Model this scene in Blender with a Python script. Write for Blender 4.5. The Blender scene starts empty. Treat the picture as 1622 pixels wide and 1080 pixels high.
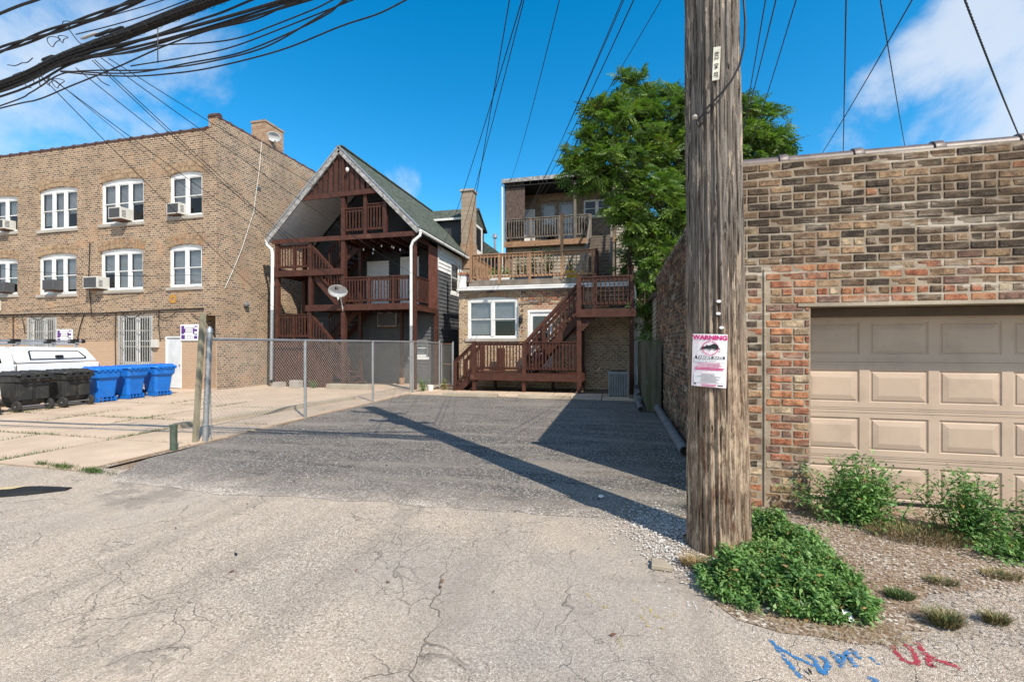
import bpy, bmesh, math, random
import numpy as np
from mathutils import Vector, Matrix
R = math.radians
sc = bpy.context.scene
COL = sc.collection
# ------------------------------------------------------------------ camera, sky, sun
THETA = math.atan(166/700); ST, CT = math.sin(THETA), math.cos(THETA)
FOC, EYE, HOR, CX = 700.0, 1.75, 545.0, 811.0       # focal length in photo pixels, eye height, horizon row
cd = bpy.data.cameras.new('camera'); cam = bpy.data.objects.new('camera', cd); COL.objects.link(cam)
cam.location = (0, 0, EYE); cam.rotation_euler = (R(90), 0, THETA)
cd.sensor_width = 36; cd.lens = FOC/1622*36; cd.shift_y = 5/1622; cd.clip_start = .05; cd.clip_end = 2000
sc.camera = cam
SUN_EL = 47; SX, SY = .735, -.678
sun_dir = Vector((SX*math.cos(R(SUN_EL)), SY*math.cos(R(SUN_EL)), math.sin(R(SUN_EL)))).normalized()
ld = bpy.data.lights.new('sun', 'SUN'); ld.energy = 5.0; ld.angle = R(.5); ld.color = (1, .905, .77)
lo = bpy.data.objects.new('sun', ld); COL.objects.link(lo); lo.rotation_euler = sun_dir.to_track_quat('Z', 'Y').to_euler()
sc.view_settings.view_transform = 'Standard'; sc.view_settings.look = 'None'
sc.view_settings.exposure = .33; sc.view_settings.gamma = 1; sc.view_settings.use_curve_mapping = False
W = bpy.data.worlds.new('World'); sc.world = W; W.use_nodes = True
wn, wl_ = W.node_tree.nodes, W.node_tree.links; wn.clear()
def wnode(t, **k):
    n = wn.new(t)
    for a, b in k.items(): setattr(n, a, b)
    return n
sky = wnode('ShaderNodeTexSky', sky_type='NISHITA', sun_disc=False, sun_elevation=R(SUN_EL), sun_rotation=math.atan2(SX, SY))
sky.air_density = 1.0; sky.dust_density = .2; sky.ozone_density = 3.0
hs = wnode('ShaderNodeHueSaturation'); hs.inputs['Saturation'].default_value = 1.42; hs.inputs['Value'].default_value = 1.20; hs.inputs['Hue'].default_value = .489
wl_.new(sky.outputs[0], hs.inputs['Color'])
tcw = wnode('ShaderNodeTexCoord')
def pixdir(px, py):
    t = (px-CX)/FOC; u = (HOR-py)/FOC
    return Vector((t*CT-ST, t*ST+CT, u)).normalized()
nz = wnode('ShaderNodeTexNoise'); nz.inputs['Scale'].default_value = 4.2; nz.inputs['Detail'].default_value = 11; nz.inputs['Roughness'].default_value = .62
nz.inputs['Distortion'].default_value = .25
wl_.new(tcw.outputs['Generated'], nz.inputs['Vector'])
acc = None
clouds = [((40, 70), 12.5, .74), ((190, 100), 10.5, .70), ((280, 60), 7, .56), ((-200, 40), 16, .8), ((-600, 120), 20, .9), ((310, 130), 5, .5),
          ((632, 292), 3.3, .86), ((600, 300), 2.8, .6), ((1560, 50), 5.0, .80), ((1475, 95), 4.0, .74), ((1395, 145), 3.4, .66), ((1630, 25), 5.5, .84), ((1480, 215), 2.8, .58),
          ((1340, 215), 3.5, .6), ((1570, 205), 3.2, .45), ((1900, 100), 14, 1), ((2600, 260), 16, .9), ((-1500, 300), 18, .9)]
fill_clouds = [(Vector((.2, -.9, .35)), 30, 1), (Vector((-.8, -.6, .5)), 30, 1), (Vector((.9, -.1, .6)), 20, .8), (Vector((-.1, -.4, .9)), 24, .9), (Vector((.6, -.9, .3)), 22, .9), (Vector((-.9, .1, .9)), 18, .8)]  # unseen clouds outside the frame, added to whiten the light in shade
for c, rad, s in [(pixdir(*c), r_, s) for c, r_, s in clouds] + [(v.normalized(), r_, s) for v, r_, s in fill_clouds]:
    dp = wnode('ShaderNodeVectorMath', operation='DOT_PRODUCT'); wl_.new(tcw.outputs['Generated'], dp.inputs[0]); dp.inputs[1].default_value = c
    mr = wnode('ShaderNodeMapRange'); mr.interpolation_type = 'SMOOTHSTEP'
    mr.inputs['From Min'].default_value = math.cos(R(rad*1.35)); mr.inputs['From Max'].default_value = math.cos(R(rad*.25)); mr.inputs['To Max'].default_value = s
    wl_.new(dp.outputs['Value'], mr.inputs['Value'])
    if acc is None: acc = mr.outputs[0]
    else:
        mx = wnode('ShaderNodeMath', operation='MAXIMUM'); wl_.new(acc, mx.inputs[0]); wl_.new(mr.outputs[0], mx.inputs[1]); acc = mx.outputs[0]
ns = wnode('ShaderNodeMath', operation='MULTIPLY_ADD'); wl_.new(nz.outputs[0], ns.inputs[0]); ns.inputs[1].default_value = 1.7; ns.inputs[2].default_value = -.97
ad = wnode('ShaderNodeMath', operation='ADD'); wl_.new(acc, ad.inputs[0]); wl_.new(ns.outputs[0], ad.inputs[1])
cr = wnode('ShaderNodeMapRange'); cr.interpolation_type = 'SMOOTHSTEP'; cr.inputs['From Min'].default_value = .34; cr.inputs['From Max'].default_value = .86; cr.inputs['To Max'].default_value = .72
wl_.new(ad.outputs[0], cr.inputs['Value'])
mixw = wnode('ShaderNodeMixRGB'); wl_.new(cr.outputs[0], mixw.inputs[0]); wl_.new(hs.outputs[0], mixw.inputs[1]); mixw.inputs[2].default_value = (4.7, 4.95, 5.3, 1)
bg = wnode('ShaderNodeBackground'); bg.inputs[1].default_value = .15; wl_.new(mixw.outputs[0], bg.inputs[0])
wo = wnode('ShaderNodeOutputWorld'); wl_.new(bg.outputs[0], wo.inputs[0])

# ------------------------------------------------------------------ helpers
rnd = random.Random(7); nrs = np.random.RandomState(11)
def G(px, py, z=0.0):                        # photo pixel -> point on the ground
    d = FOC*(EYE-z)/(py-HOR); u = (px-CX)/FOC*d
    return Vector((u*CT-d*ST, u*ST+d*CT, z))
def PY(px, py, Y):                           # photo pixel -> point on a wall plane y = Y
    t = (px-CX)/FOC; d = Y/(t*ST+CT); u = t*d
    return Vector((u*CT-d*ST, Y, EYE+(HOR-py)/FOC*d))
def PX(px, py, X):
    t = (px-CX)/FOC; d = X/(t*CT-ST); u = t*d
    return Vector((X, u*ST+d*CT, EYE+(HOR-py)/FOC*d))
WLOC = {}
class MB:
    def __init__(s): s.v = []; s.f = []; s.m = []; s.mi = 0
    def quad(s, *p):
        n = len(s.v); s.v += [tuple(q) for q in p]; s.f.append(tuple(range(n, n+len(p)))); s.m.append(s.mi)
        return s
    def hexa(s, p):                          # 8 points: bottom ring, top ring
        n = len(s.v); s.v += [tuple(q) for q in p]
        for f in ((3,2,1,0),(4,5,6,7),(0,1,5,4),(1,2,6,5),(2,3,7,6),(3,0,4,7)): s.f.append(tuple(n+i for i in f)); s.m.append(s.mi)
        return s
    def box(s, x0, x1, y0, y1, z0, z1):
        return s.hexa([(x0,y0,z0),(x1,y0,z0),(x1,y1,z0),(x0,y1,z0),(x0,y0,z1),(x1,y0,z1),(x1,y1,z1),(x0,y1,z1)])
    def fbox(s, P, a0, a1, z0, z1, d0, d1):
        return s.hexa([P(a0,z0,d0),P(a1,z0,d0),P(a1,z0,d1),P(a0,z0,d1),P(a0,z1,d0),P(a1,z1,d0),P(a1,z1,d1),P(a0,z1,d1)])
    def bar(s, p0, p1, w, h, up=(0,0,1)):
        p0, p1 = Vector(p0), Vector(p1); d = (p1-p0).normalized(); up = Vector(up)
        if abs(d.dot(up)) > .98: up = Vector((0,1,0))
        a = d.cross(up).normalized()*w/2; b = a.cross(d).normalized()*h/2
        return s.hexa([p0-a-b,p0+a-b,p1+a-b,p1-a-b,p0-a+b,p0+a+b,p1+a+b,p1-a+b])
    def prism(s, poly, ext):                 # polygon of 3D points pushed by a vector
        n = len(s.v); k = len(poly); e = Vector(ext)
        s.v += [tuple(p) for p in poly]+[tuple(Vector(p)+e) for p in poly]
        s.f.append(tuple(range(n+k-1, n-1, -1))); s.f.append(tuple(range(n+k, n+2*k))); s.m += [s.mi]*2
        for i in range(k): j = (i+1) % k; s.f.append((n+i, n+j, n+k+j, n+k+i)); s.m.append(s.mi)
        return s
    def tube(s, pts, r, n=8, caps=True):
        pts = [Vector(p) for p in pts]; rs = r if isinstance(r, (list, tuple)) else [r]*len(pts); b0 = len(s.v); ref = None
        for i, p in enumerate(pts):
            d = (pts[min(i+1, len(pts)-1)]-pts[max(i-1, 0)]).normalized()
            if ref is None: ref = Vector((0,0,1)) if abs(d.z) < .9 else Vector((0,1,0))
            a = d.cross(ref)
            if a.length < 1e-4: a = d.cross(Vector((1,.3,0)))
            a.normalize(); b = d.cross(a).normalized(); ref = a.cross(d)
            for k in range(n):
                t = 2*math.pi*k/n; s.v.append(tuple(p+a*math.cos(t)*rs[i]+b*math.sin(t)*rs[i]))
        for i in range(len(pts)-1):
            for k in range(n):
                j = (k+1) % n; s.f.append((b0+i*n+k, b0+i*n+j, b0+(i+1)*n+j, b0+(i+1)*n+k)); s.m.append(s.mi)
        if caps and n > 3:
            s.f.append(tuple(b0+k for k in range(n-1, -1, -1))); s.f.append(tuple(b0+(len(pts)-1)*n+k for k in range(n))); s.m += [s.mi]*2
        return s
    def lathe(s, c, prof, n=16, axis='z'):
        b0 = len(s.v); c = Vector(c)
        for r, h in prof:
            for k in range(n):
                t = 2*math.pi*k/n; a, b = r*math.cos(t), r*math.sin(t)
                s.v.append(tuple(c+Vector((a, b, h) if axis == 'z' else ((h, a, b) if axis == 'x' else (a, h, b)))))
        for i in range(len(prof)-1):
            for k in range(n):
                j = (k+1) % n; s.f.append((b0+i*n+k, b0+i*n+j, b0+(i+1)*n+j, b0+(i+1)*n+k)); s.m.append(s.mi)
        s.f.append(tuple(b0+k for k in range(n))); s.f.append(tuple(b0+(len(prof)-1)*n+k for k in range(n))); s.m += [s.mi]*2
        return s
    def build(s, name, mat, parent=None, smooth=False, stuff=False, fix=True, bevel=0, label=None):
        me = bpy.data.meshes.new(name); off = WLOC.get(parent.name, Vector()) if parent else Vector()
        me.from_pydata([(x-off.x, y-off.y, z-off.z) for x, y, z in s.v], [], s.f)
        for m in (mat if isinstance(mat, (list, tuple)) else [mat]): me.materials.append(m)
        if any(s.m): me.polygons.foreach_set('material_index', s.m)
        if fix:
            bm = bmesh.new(); bm.from_mesh(me); bmesh.ops.recalc_face_normals(bm, faces=bm.faces); bm.to_mesh(me); bm.free()
        if smooth:
            me.polygons.foreach_set('use_smooth', [True]*len(me.polygons)); me.set_sharp_from_angle(angle=R(38))
        o = bpy.data.objects.new(name, me); COL.objects.link(o)
        if parent: o.parent = parent
        WLOC[o.name] = off.copy()
        if stuff: o['kind'] = 'stuff'
        if label: o['label'] = label
        if bevel:
            b = o.modifiers.new('bevel', 'BEVEL'); b.width = bevel; b.segments = 2; b.limit_method = 'ANGLE'
        return o
def tag(o, label, cat, group=None):
    o['label'] = label; o['category'] = cat
    if group: o['group'] = group
    return o
def thing(name, label, cat, loc=(0,0,0), group=None):
    o = bpy.data.objects.new(name, None); COL.objects.link(o); o.location = loc; o.empty_display_size = .2
    WLOC[o.name] = Vector(loc); return tag(o, label, cat, group)
def struct(name, mb, mat, parent=None, **k):
    o = mb.build(name, mat, parent, **k)
    if parent is None: o['kind'] = 'structure'
    return o
def copy_tree(o, loc, rz=0, label=None, parent=None):
    c = o.copy(); COL.objects.link(c)
    if parent is not None: c.parent = parent
    else:
        c.location = loc; c.rotation_euler = (0, 0, rz)
        if label: c['label'] = label
    for ch in [x for x in bpy.data.objects if x.parent == o]: copy_tree(ch, None, parent=c)
    return c
def raw_mesh(name, V, F, mats, parent=None, mi=None, smooth=False, stuff=True):    # numpy mesh, all faces the same size
    k = F.shape[1]; me = bpy.data.meshes.new(name); off = WLOC.get(parent.name, Vector()) if parent else Vector()
    V = V-np.array(off[:])
    me.vertices.add(len(V)); me.vertices.foreach_set('co', V.astype(np.float32).ravel())
    me.loops.add(F.size); me.loops.foreach_set('vertex_index', F.astype(np.int32).ravel())
    me.polygons.add(len(F)); me.polygons.foreach_set('loop_start', np.arange(0, F.size, k, dtype=np.int32))
    for m in mats: me.materials.append(m)
    if mi is not None: me.polygons.foreach_set('material_index', mi.astype(np.int32))
    if smooth: me.polygons.foreach_set('use_smooth', np.ones(len(F), bool))
    me.update(calc_edges=True); me.validate()
    o = bpy.data.objects.new(name, me); COL.objects.link(o); WLOC[o.name] = off.copy()
    if parent: o.parent = parent
    if stuff: o['kind'] = 'stuff'
    return o
def text_part(s, size, mat, parent, P, name='lettering', d=-.003, align='CENTER', bold=0, sx=1):
    cu = bpy.data.curves.new('t', 'FONT'); cu.body = s; cu.size = size; cu.align_x = align; cu.offset = bold; cu.resolution_u = 3
    t = bpy.data.objects.new('t', cu); COL.objects.link(t); dg = bpy.context.evaluated_depsgraph_get(); dg.update()
    me = bpy.data.meshes.new_from_object(t.evaluated_get(dg)); bpy.data.objects.remove(t)
    off = WLOC.get(parent.name, Vector())
    for v in me.vertices: v.co = P(v.co.x*sx, v.co.y, d)-off
    me.materials.clear(); me.materials.append(mat); me.name = name
    o = bpy.data.objects.new(name, me); COL.objects.link(o); o.parent = parent; WLOC[o.name] = off.copy(); return o

# ------------------------------------------------------------------ materials
def c4(c): return (c[0], c[1], c[2], 1)
class NT:
    def __init__(s, name):
        s.m = bpy.data.materials.new(name); s.m.use_nodes = True; s.n = s.m.node_tree.nodes; s.l = s.m.node_tree.links
        s.b = s.n['Principled BSDF']; s.b.inputs['Specular IOR Level'].default_value = .3
        g = s.n.new('ShaderNodeNewGeometry'); s.pos = g.outputs['Position']; s.geo = g
    def new(s, t, **k):
        n = s.n.new(t)
        for a, b in k.items(): setattr(n, a, b)
        return n
    def put(s, sock, v):
        if isinstance(v, bpy.types.NodeSocket): s.l.new(v, sock)
        elif v is not None: sock.default_value = v
    def map(s, scale=(1,1,1), vec=None, rot=(0,0,0)):
        n = s.new('ShaderNodeMapping'); s.put(n.inputs[0], vec or s.pos); n.inputs['Scale'].default_value = scale; n.inputs['Rotation'].default_value = rot; return n.outputs[0]
    def noise(s, scale, detail=4, rough=.55, vec=None, dist=0):
        n = s.new('ShaderNodeTexNoise'); s.put(n.inputs['Vector'], vec or s.pos); n.inputs['Scale'].default_value = scale
        n.inputs['Detail'].default_value = detail; n.inputs['Roughness'].default_value = rough; n.inputs['Distortion'].default_value = dist; return n.outputs[0]
    def vor(s, scale, vec=None, feature='F1', out='Color', rnd_=1):
        n = s.new('ShaderNodeTexVoronoi', feature=feature); s.put(n.inputs['Vector'], vec or s.pos); n.inputs['Scale'].default_value = scale
        n.inputs['Randomness'].default_value = rnd_; return n.outputs[out]
    def ramp(s, v, stops, const=False):
        n = s.new('ShaderNodeValToRGB'); s.put(n.inputs[0], v); e = n.color_ramp
        if const: e.interpolation = 'CONSTANT'
        while len(e.elements) < len(stops): e.elements.new(.5)
        for el, (p, c) in zip(e.elements, stops): el.position = p; el.color = c4(c) if not isinstance(c, (int, float)) else (c, c, c, 1)
        return n.outputs[0]
    def mix(s, f, a, b, mode='MIX'):
        n = s.new('ShaderNodeMixRGB', blend_type=mode); s.put(n.inputs[0], f)
        for i, v in ((1, a), (2, b)): s.put(n.inputs[i], c4(v) if isinstance(v, tuple) and len(v) == 3 else v)
        return n.outputs[0]
    def math(s, op, a, b=None, c=None):
        n = s.new('ShaderNodeMath', operation=op); s.put(n.inputs[0], a); s.put(n.inputs[1], b)
        if c is not None: s.put(n.inputs[2], c)
        return n.outputs[0]
    def sep(s, vec=None):
        n = s.new('ShaderNodeSeparateXYZ'); s.put(n.inputs[0], vec or s.pos); return n.outputs
    def comb(s, x, y, z):
        n = s.new('ShaderNodeCombineXYZ')
        for i, v in enumerate((x, y, z)): s.put(n.inputs[i], v)
        return n.outputs[0]
    def bump(s, h, strength=.5, dist=.01, prev=None):
        n = s.new('ShaderNodeBump'); s.put(n.inputs['Height'], h); n.inputs['Strength'].default_value = strength; n.inputs['Distance'].default_value = dist
        if prev: s.l.new(prev, n.inputs['Normal'])
        return n.outputs[0]
    def done(s, col=None, rough=.8, nrm=None, metal=0, spec=None):
        s.put(s.b.inputs['Base Color'], c4(col) if isinstance(col, tuple) and len(col) == 3 else col); s.put(s.b.inputs['Roughness'], rough)
        s.b.inputs['Metallic'].default_value = metal
        if spec is not None: s.b.inputs['Specular IOR Level'].default_value = spec
        if nrm: s.l.new(nrm, s.b.inputs['Normal'])
        return s.m
def basic(name, c, c2=None, scale=8, rough=.7, stretch=(1,1,1), bump=.15, bd=.004, metal=0, spec=None, dirt=None, dscale=1.5, damt=.45, lo_=.38, hi_=.62, vary=0):
    t = NT(name); v = t.map(stretch); n = t.noise(scale, 6, .6, v)
    c2 = c2 or tuple(x*.78 for x in c); col = t.mix(t.ramp(n, [(lo_, 0), (hi_, 1)]), c2, c)
    if dirt:
        d = t.noise(dscale, 5, .65); col = t.mix(t.ramp(d, [(.48, 0), (.72, damt)]), col, dirt)
    if vary:
        oi = t.new('ShaderNodeObjectInfo'); col = t.mix(t.math('MULTIPLY', oi.outputs['Random'], vary), col, tuple(x*.45 for x in c)); wr = t.noise(2.2, 6, .75); col = t.mix(t.ramp(wr, [(.60, 0), (.70, .5)]), col, tuple(min(1, x*1.6+.05) for x in c))
    nf = t.noise(scale*5, 3, .6, v)
    return t.done(col, rough, t.bump(t.math('ADD', n, nf), bump, bd) if bump else None, metal, spec)
def rot_for(vecfrom, t):                     # horizontal coordinate along a wall, whichever way it faces
    nx = t.new('ShaderNodeSeparateXYZ'); t.l.new(t.geo.outputs['True Normal'], nx.inputs[0]); p = t.sep()
    f = t.math('GREATER_THAN', t.math('ABSOLUTE', nx.outputs[0]), .6)
    h = t.math('ADD', t.math('MULTIPLY', p[1], f), t.math('MULTIPLY', p[0], t.math('SUBTRACT', 1, f)))
    return h, p
def brickmat(name, cols, mortar, course=.084, length=.22, msize=.012, stain=None, paint=None, red=None, mort2=None):
    t = NT(name); h, p = rot_for(None, t); v = t.comb(h, p[2], 0)
    wob = t.new('ShaderNodeVectorMath', operation='MULTIPLY_ADD'); w0 = t.new('ShaderNodeTexNoise'); w0.inputs['Scale'].default_value = 9; t.l.new(t.pos, w0.inputs['Vector'])
    t.l.new(w0.outputs['Color'], wob.inputs[0]); wob.inputs[1].default_value = (.008, .008, 0); t.l.new(v, wob.inputs[2]); v = wob.outputs[0]
    b = t.new('ShaderNodeTexBrick', offset=.5, squash=.5, squash_frequency=6); t.l.new(v, b.inputs['Vector'])
    b.inputs['Color1'].default_value = (0,0,0,1); b.inputs['Color2'].default_value = (1,1,1,1); b.inputs['Mortar'].default_value = (.5,.5,.5,1)
    b.inputs['Scale'].default_value = 1; b.inputs['Brick Width'].default_value = length; b.inputs['Row Height'].default_value = course
    b.inputs['Mortar Size'].default_value = msize; b.inputs['Mortar Smooth'].default_value = .25
    k = len(cols); col = t.ramp(b.outputs['Color'], [(i/k, c) for i, c in enumerate(cols)], True)
    n1 = t.noise(26, 5, .65); col = t.mix(t.ramp(n1, [(.35, 0), (.7, .55)]), col, tuple(x*.6 for x in cols[0]))
    m2 = t.noise(1.1, 5, .6); mc = t.mix(t.ramp(m2, [(.4, 0), (.6, 1)]), mortar, mort2 or tuple(x*.75 for x in mortar))
    col = t.mix(b.outputs['Fac'], col, mc)
    if red:
        col = t.mix(t.ramp(t.noise(.9, 5, .7), [(.56, 0), (.64, .42)]), col, red)
    if stain:
        sv = t.map((1, 1, .35)); sn = t.noise(.8, 6, .7, sv); col = t.mix(t.ramp(sn, [(.52, 0), (.75, .55)]), col, stain)
    if paint:
        pc, z0 = paint; zz = t.math('ADD', p[2], t.math('MULTIPLY', t.noise(3, 2), .25)); col = t.mix(t.math('MULTIPLY', t.math('LESS_THAN', zz, z0+.12), .82), col, pc)
    return t.done(col, .88, t.bump(t.math('ADD', t.math('MULTIPLY', b.outputs['Fac'], -1.2), t.math('MULTIPLY', n1, .5)), .7, .012), spec=.15)
M = {}
M['tanbrick'] = brickmat('tan common brick', [(.13,.085,.06),(.34,.22,.13),(.24,.15,.095),(.40,.27,.165),(.12,.085,.065),(.32,.215,.14),(.22,.145,.10)], (.52,.41,.30), msize=.017,
                         stain=(.16,.12,.085), paint=((.50,.35,.24), 1.85), red=(.50,.29,.155))
M['sidebrick'] = brickmat('side common brick', [(.13,.09,.065),(.33,.215,.135),(.24,.155,.10),(.38,.26,.16),(.12,.09,.07),(.36,.21,.135)], (.52,.42,.31), msize=.017, stain=(.2,.15,.11), red=(.46,.27,.16))
M['yelbrick'] = brickmat('yellow brown brick', [(.30,.18,.10),(.46,.30,.16),(.36,.24,.14),(.52,.36,.2),(.24,.16,.10)], (.62,.53,.40), msize=.016, stain=(.3,.2,.13), red=(.50,.25,.17))
M['upbrick'] = brickmat('upper flat brick', [(.17,.11,.075),(.28,.19,.12),(.22,.15,.1),(.33,.22,.14)], (.33,.27,.21), stain=(.1,.075,.055))
M['chimbrick'] = brickmat('chimney brick', [(.36,.2,.12),(.42,.26,.15),(.30,.17,.11),(.46,.32,.2)], (.48,.38,.28))
M['blockbrick'] = brickmat('pale chimney block', [(.34,.27,.2),(.40,.32,.24),(.37,.3,.22)], (.3,.25,.2), course=.22, length=.42)
def palette_brick(name, c, c2, smear=.42, pit=.8, mc=(.50,.42,.32), stain=True):
    t = NT(name); oi = t.new('ShaderNodeObjectInfo'); n = t.noise(13, 8, .78); n2 = t.noise(60, 5, .8)
    col = t.mix(t.ramp(n, [(.42, 0), (.58, 1)]), c2, tuple(x*1.25 for x in c))
    col = t.mix(t.math('MULTIPLY', oi.outputs['Random'], .35), col, c2)
    col = t.mix(t.ramp(n2, [(.52, 0), (.7, pit)]), col, tuple(x*.35 for x in c2))
    sm = t.noise(5, 6, .75, t.map((1, 1, 2.2))); col = t.mix(t.ramp(sm, [(.52, 0), (.68, smear)]), col, mc)
    st = t.noise(1.0, 6, .68, t.map((.55, 1, 1.5))); p = t.sep(); hb = t.ramp(t.math('MULTIPLY', p[2], .25), [(.60, .0), (.68, 1)]); col = t.mix(t.math('MULTIPLY', hb, t.ramp(st, [(.42, 0), (.60, .72 if stain else 0)])), col, (.060,.045,.034)); lt = t.noise(1.3, 8, .78, t.map((.45, 1, 3.2))); col = t.mix(t.ramp(lt, [(.54, 0), (.62, .55 if stain else 0)]), col, (.47,.40,.31)); return t.done(col, .9, t.bump(t.math('ADD', n, n2), 1, .012), spec=.12)
PB = [palette_brick('brick sooty', (.090,.066,.048), (.042,.034,.028)), palette_brick('brick umber', (.165,.108,.068), (.08,.056,.04)),
      palette_brick('brick brown', (.27,.17,.10), (.13,.085,.055)), palette_brick('brick buff', (.42,.275,.16), (.2,.13,.08), .35),
      palette_brick('brick red', (.42,.165,.09), (.20,.08,.05)), palette_brick('brick orange', (.50,.24,.125), (.28,.12,.065)),
      palette_brick('brick plum', (.24,.135,.10), (.13,.078,.062)), palette_brick('brick cream', (.52,.40,.26), (.24,.17,.11), .35, .6)]
def mortar_mat():
    t = NT('garage mortar'); n = t.noise(3.2, 6, .7); n2 = t.noise(60, 4, .6)
    col = t.mix(t.ramp(n, [(.35, 0), (.62, 1)]), (.22,.175,.13), (.40,.33,.25)); col = t.mix(t.ramp(n2, [(.4, 0), (.7, .4)]), col, (.25,.195,.14)); st = t.noise(1.0, 6, .68, t.map((.55, 1, 1.5))); p = t.sep(); hb = t.ramp(t.math('MULTIPLY', p[2], .25), [(.60, .0), (.68, 1)]); col = t.mix(t.math('MULTIPLY', hb, t.ramp(st, [(.40, 0), (.62, .6)])), col, (.13,.095,.065)); col = t.mix(t.ramp(t.noise(1.3, 8, .78, t.map((.45, 1, 3.2))), [(.54, 0), (.60, .7)]), col, (.56,.50,.42))
    return t.done(col, .95, t.bump(n2, .6, .006), spec=.1)
M['mortar'] = mortar_mat(); AB = [palette_brick('arch brick buff', (.36,.25,.16), (.22,.15,.095), stain=False), palette_brick('arch brick tan', (.42,.30,.19), (.28,.19,.12), stain=False), palette_brick('arch brick orange', (.45,.25,.13), (.30,.17,.09), stain=False)]
def alley_mat():
    t = NT('exposed aggregate pavement'); p = t.sep()
    flat = t.comb(p[0], p[1], 0)
    v = t.vor(110, flat); ch = t.new('ShaderNodeSeparateColor'); t.l.new(v, ch.inputs[0])
    col = t.ramp(ch.outputs[0], [(0, (.15,.125,.10)), (.15, (.33,.27,.215)), (.45, (.47,.39,.31)), (.7, (.56,.47,.38)), (.88, (.66,.57,.48)), (1, (.80,.73,.64))])
    ed = t.vor(110, flat, 'DISTANCE_TO_EDGE', 'Distance'); col = t.mix(t.ramp(ed, [(0, .4), (.08, 0)]), col, (.2,.165,.135))
    big = t.noise(.45, 6, .62, flat); col = t.mix(t.ramp(big, [(.40, .0), (.62, .5)]), col, (.66,.54,.415)); gy = t.noise(.33, 6, .6, t.map((1, 1, 1), flat, (0, 0, 1))); col = t.mix(t.ramp(gy, [(.46, 0), (.62, .5)]), col, (.33,.305,.28))
    mid = t.noise(2.3, 7, .68, flat); col = t.mix(t.ramp(mid, [(.52, 0), (.74, .5)]), col, (.27,.235,.2))
    tr = t.noise(1, 4, .6, t.map((2.6, .13, 1), flat, (0, 0, R(-32)))); col = t.mix(t.ramp(tr, [(.5, 0), (.66, .3)]), col, (.27,.23,.19)); pt = t.noise(.42, 7, .7, t.map((1, 1, 1), flat)); col = t.mix(t.ramp(pt, [(.60, 0), (.63, .55)]), col, (.25,.215,.185)); oil = t.noise(5, 3, .5, flat); col = t.mix(t.ramp(oil, [(.72, 0), (.78, .7)]), col, (.12,.10,.085))
    near = t.ramp(t.math('ADD', p[1], t.math('MULTIPLY', mid, 1.2)), [(0, 0), (1, 1)])
    # cracks
    wv = t.new('ShaderNodeVectorMath', operation='MULTIPLY_ADD'); wn_ = t.new('ShaderNodeTexNoise'); wn_.inputs['Scale'].default_value = 2.6; wn_.inputs['Detail'].default_value = 6
    t.l.new(flat, wn_.inputs['Vector']); t.l.new(wn_.outputs['Color'], wv.inputs[0]); wv.inputs[1].default_value = (.5, .5, 0); t.l.new(flat, wv.inputs[2])
    ce = t.vor(.62, wv.outputs[0], 'DISTANCE_TO_EDGE', 'Distance'); ce2 = t.vor(1.9, wv.outputs[0], 'DISTANCE_TO_EDGE', 'Distance')
    m1 = t.math('MULTIPLY', t.ramp(ce, [(0, 1), (.0035, 0)]), t.ramp(t.noise(1.3, 3, .5, flat), [(.48, .1), (.58, 1)]))
    m2 = t.math('MULTIPLY', t.ramp(ce2, [(0, 1), (.006, 0)]), t.ramp(t.noise(.8, 3, .5, flat), [(.53, 0), (.6, .9)]))
    ce3 = t.vor(3.6, wv.outputs[0], 'DISTANCE_TO_EDGE', 'Distance'); m3 = t.math('MULTIPLY', t.ramp(ce3, [(0, .6), (.012, 0)]), t.ramp(t.noise(.7, 4, .6, flat), [(.46, 0), (.54, 1)])); ck = t.math('MAXIMUM', t.math('MAXIMUM', m1, m2), m3); col = t.mix(t.math('MULTIPLY', ck, .7), col, (.07,.06,.05))
    h = t.math('SUBTRACT', t.math('ADD', t.math('MULTIPLY', t.math('MINIMUM', ed, .25), 2.2), t.math('MULTIPLY', ch.outputs[1], .5)), t.math('MULTIPLY', ck, 2))
    return t.done(col, .9, t.bump(h, .85, .006), spec=.2)
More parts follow.
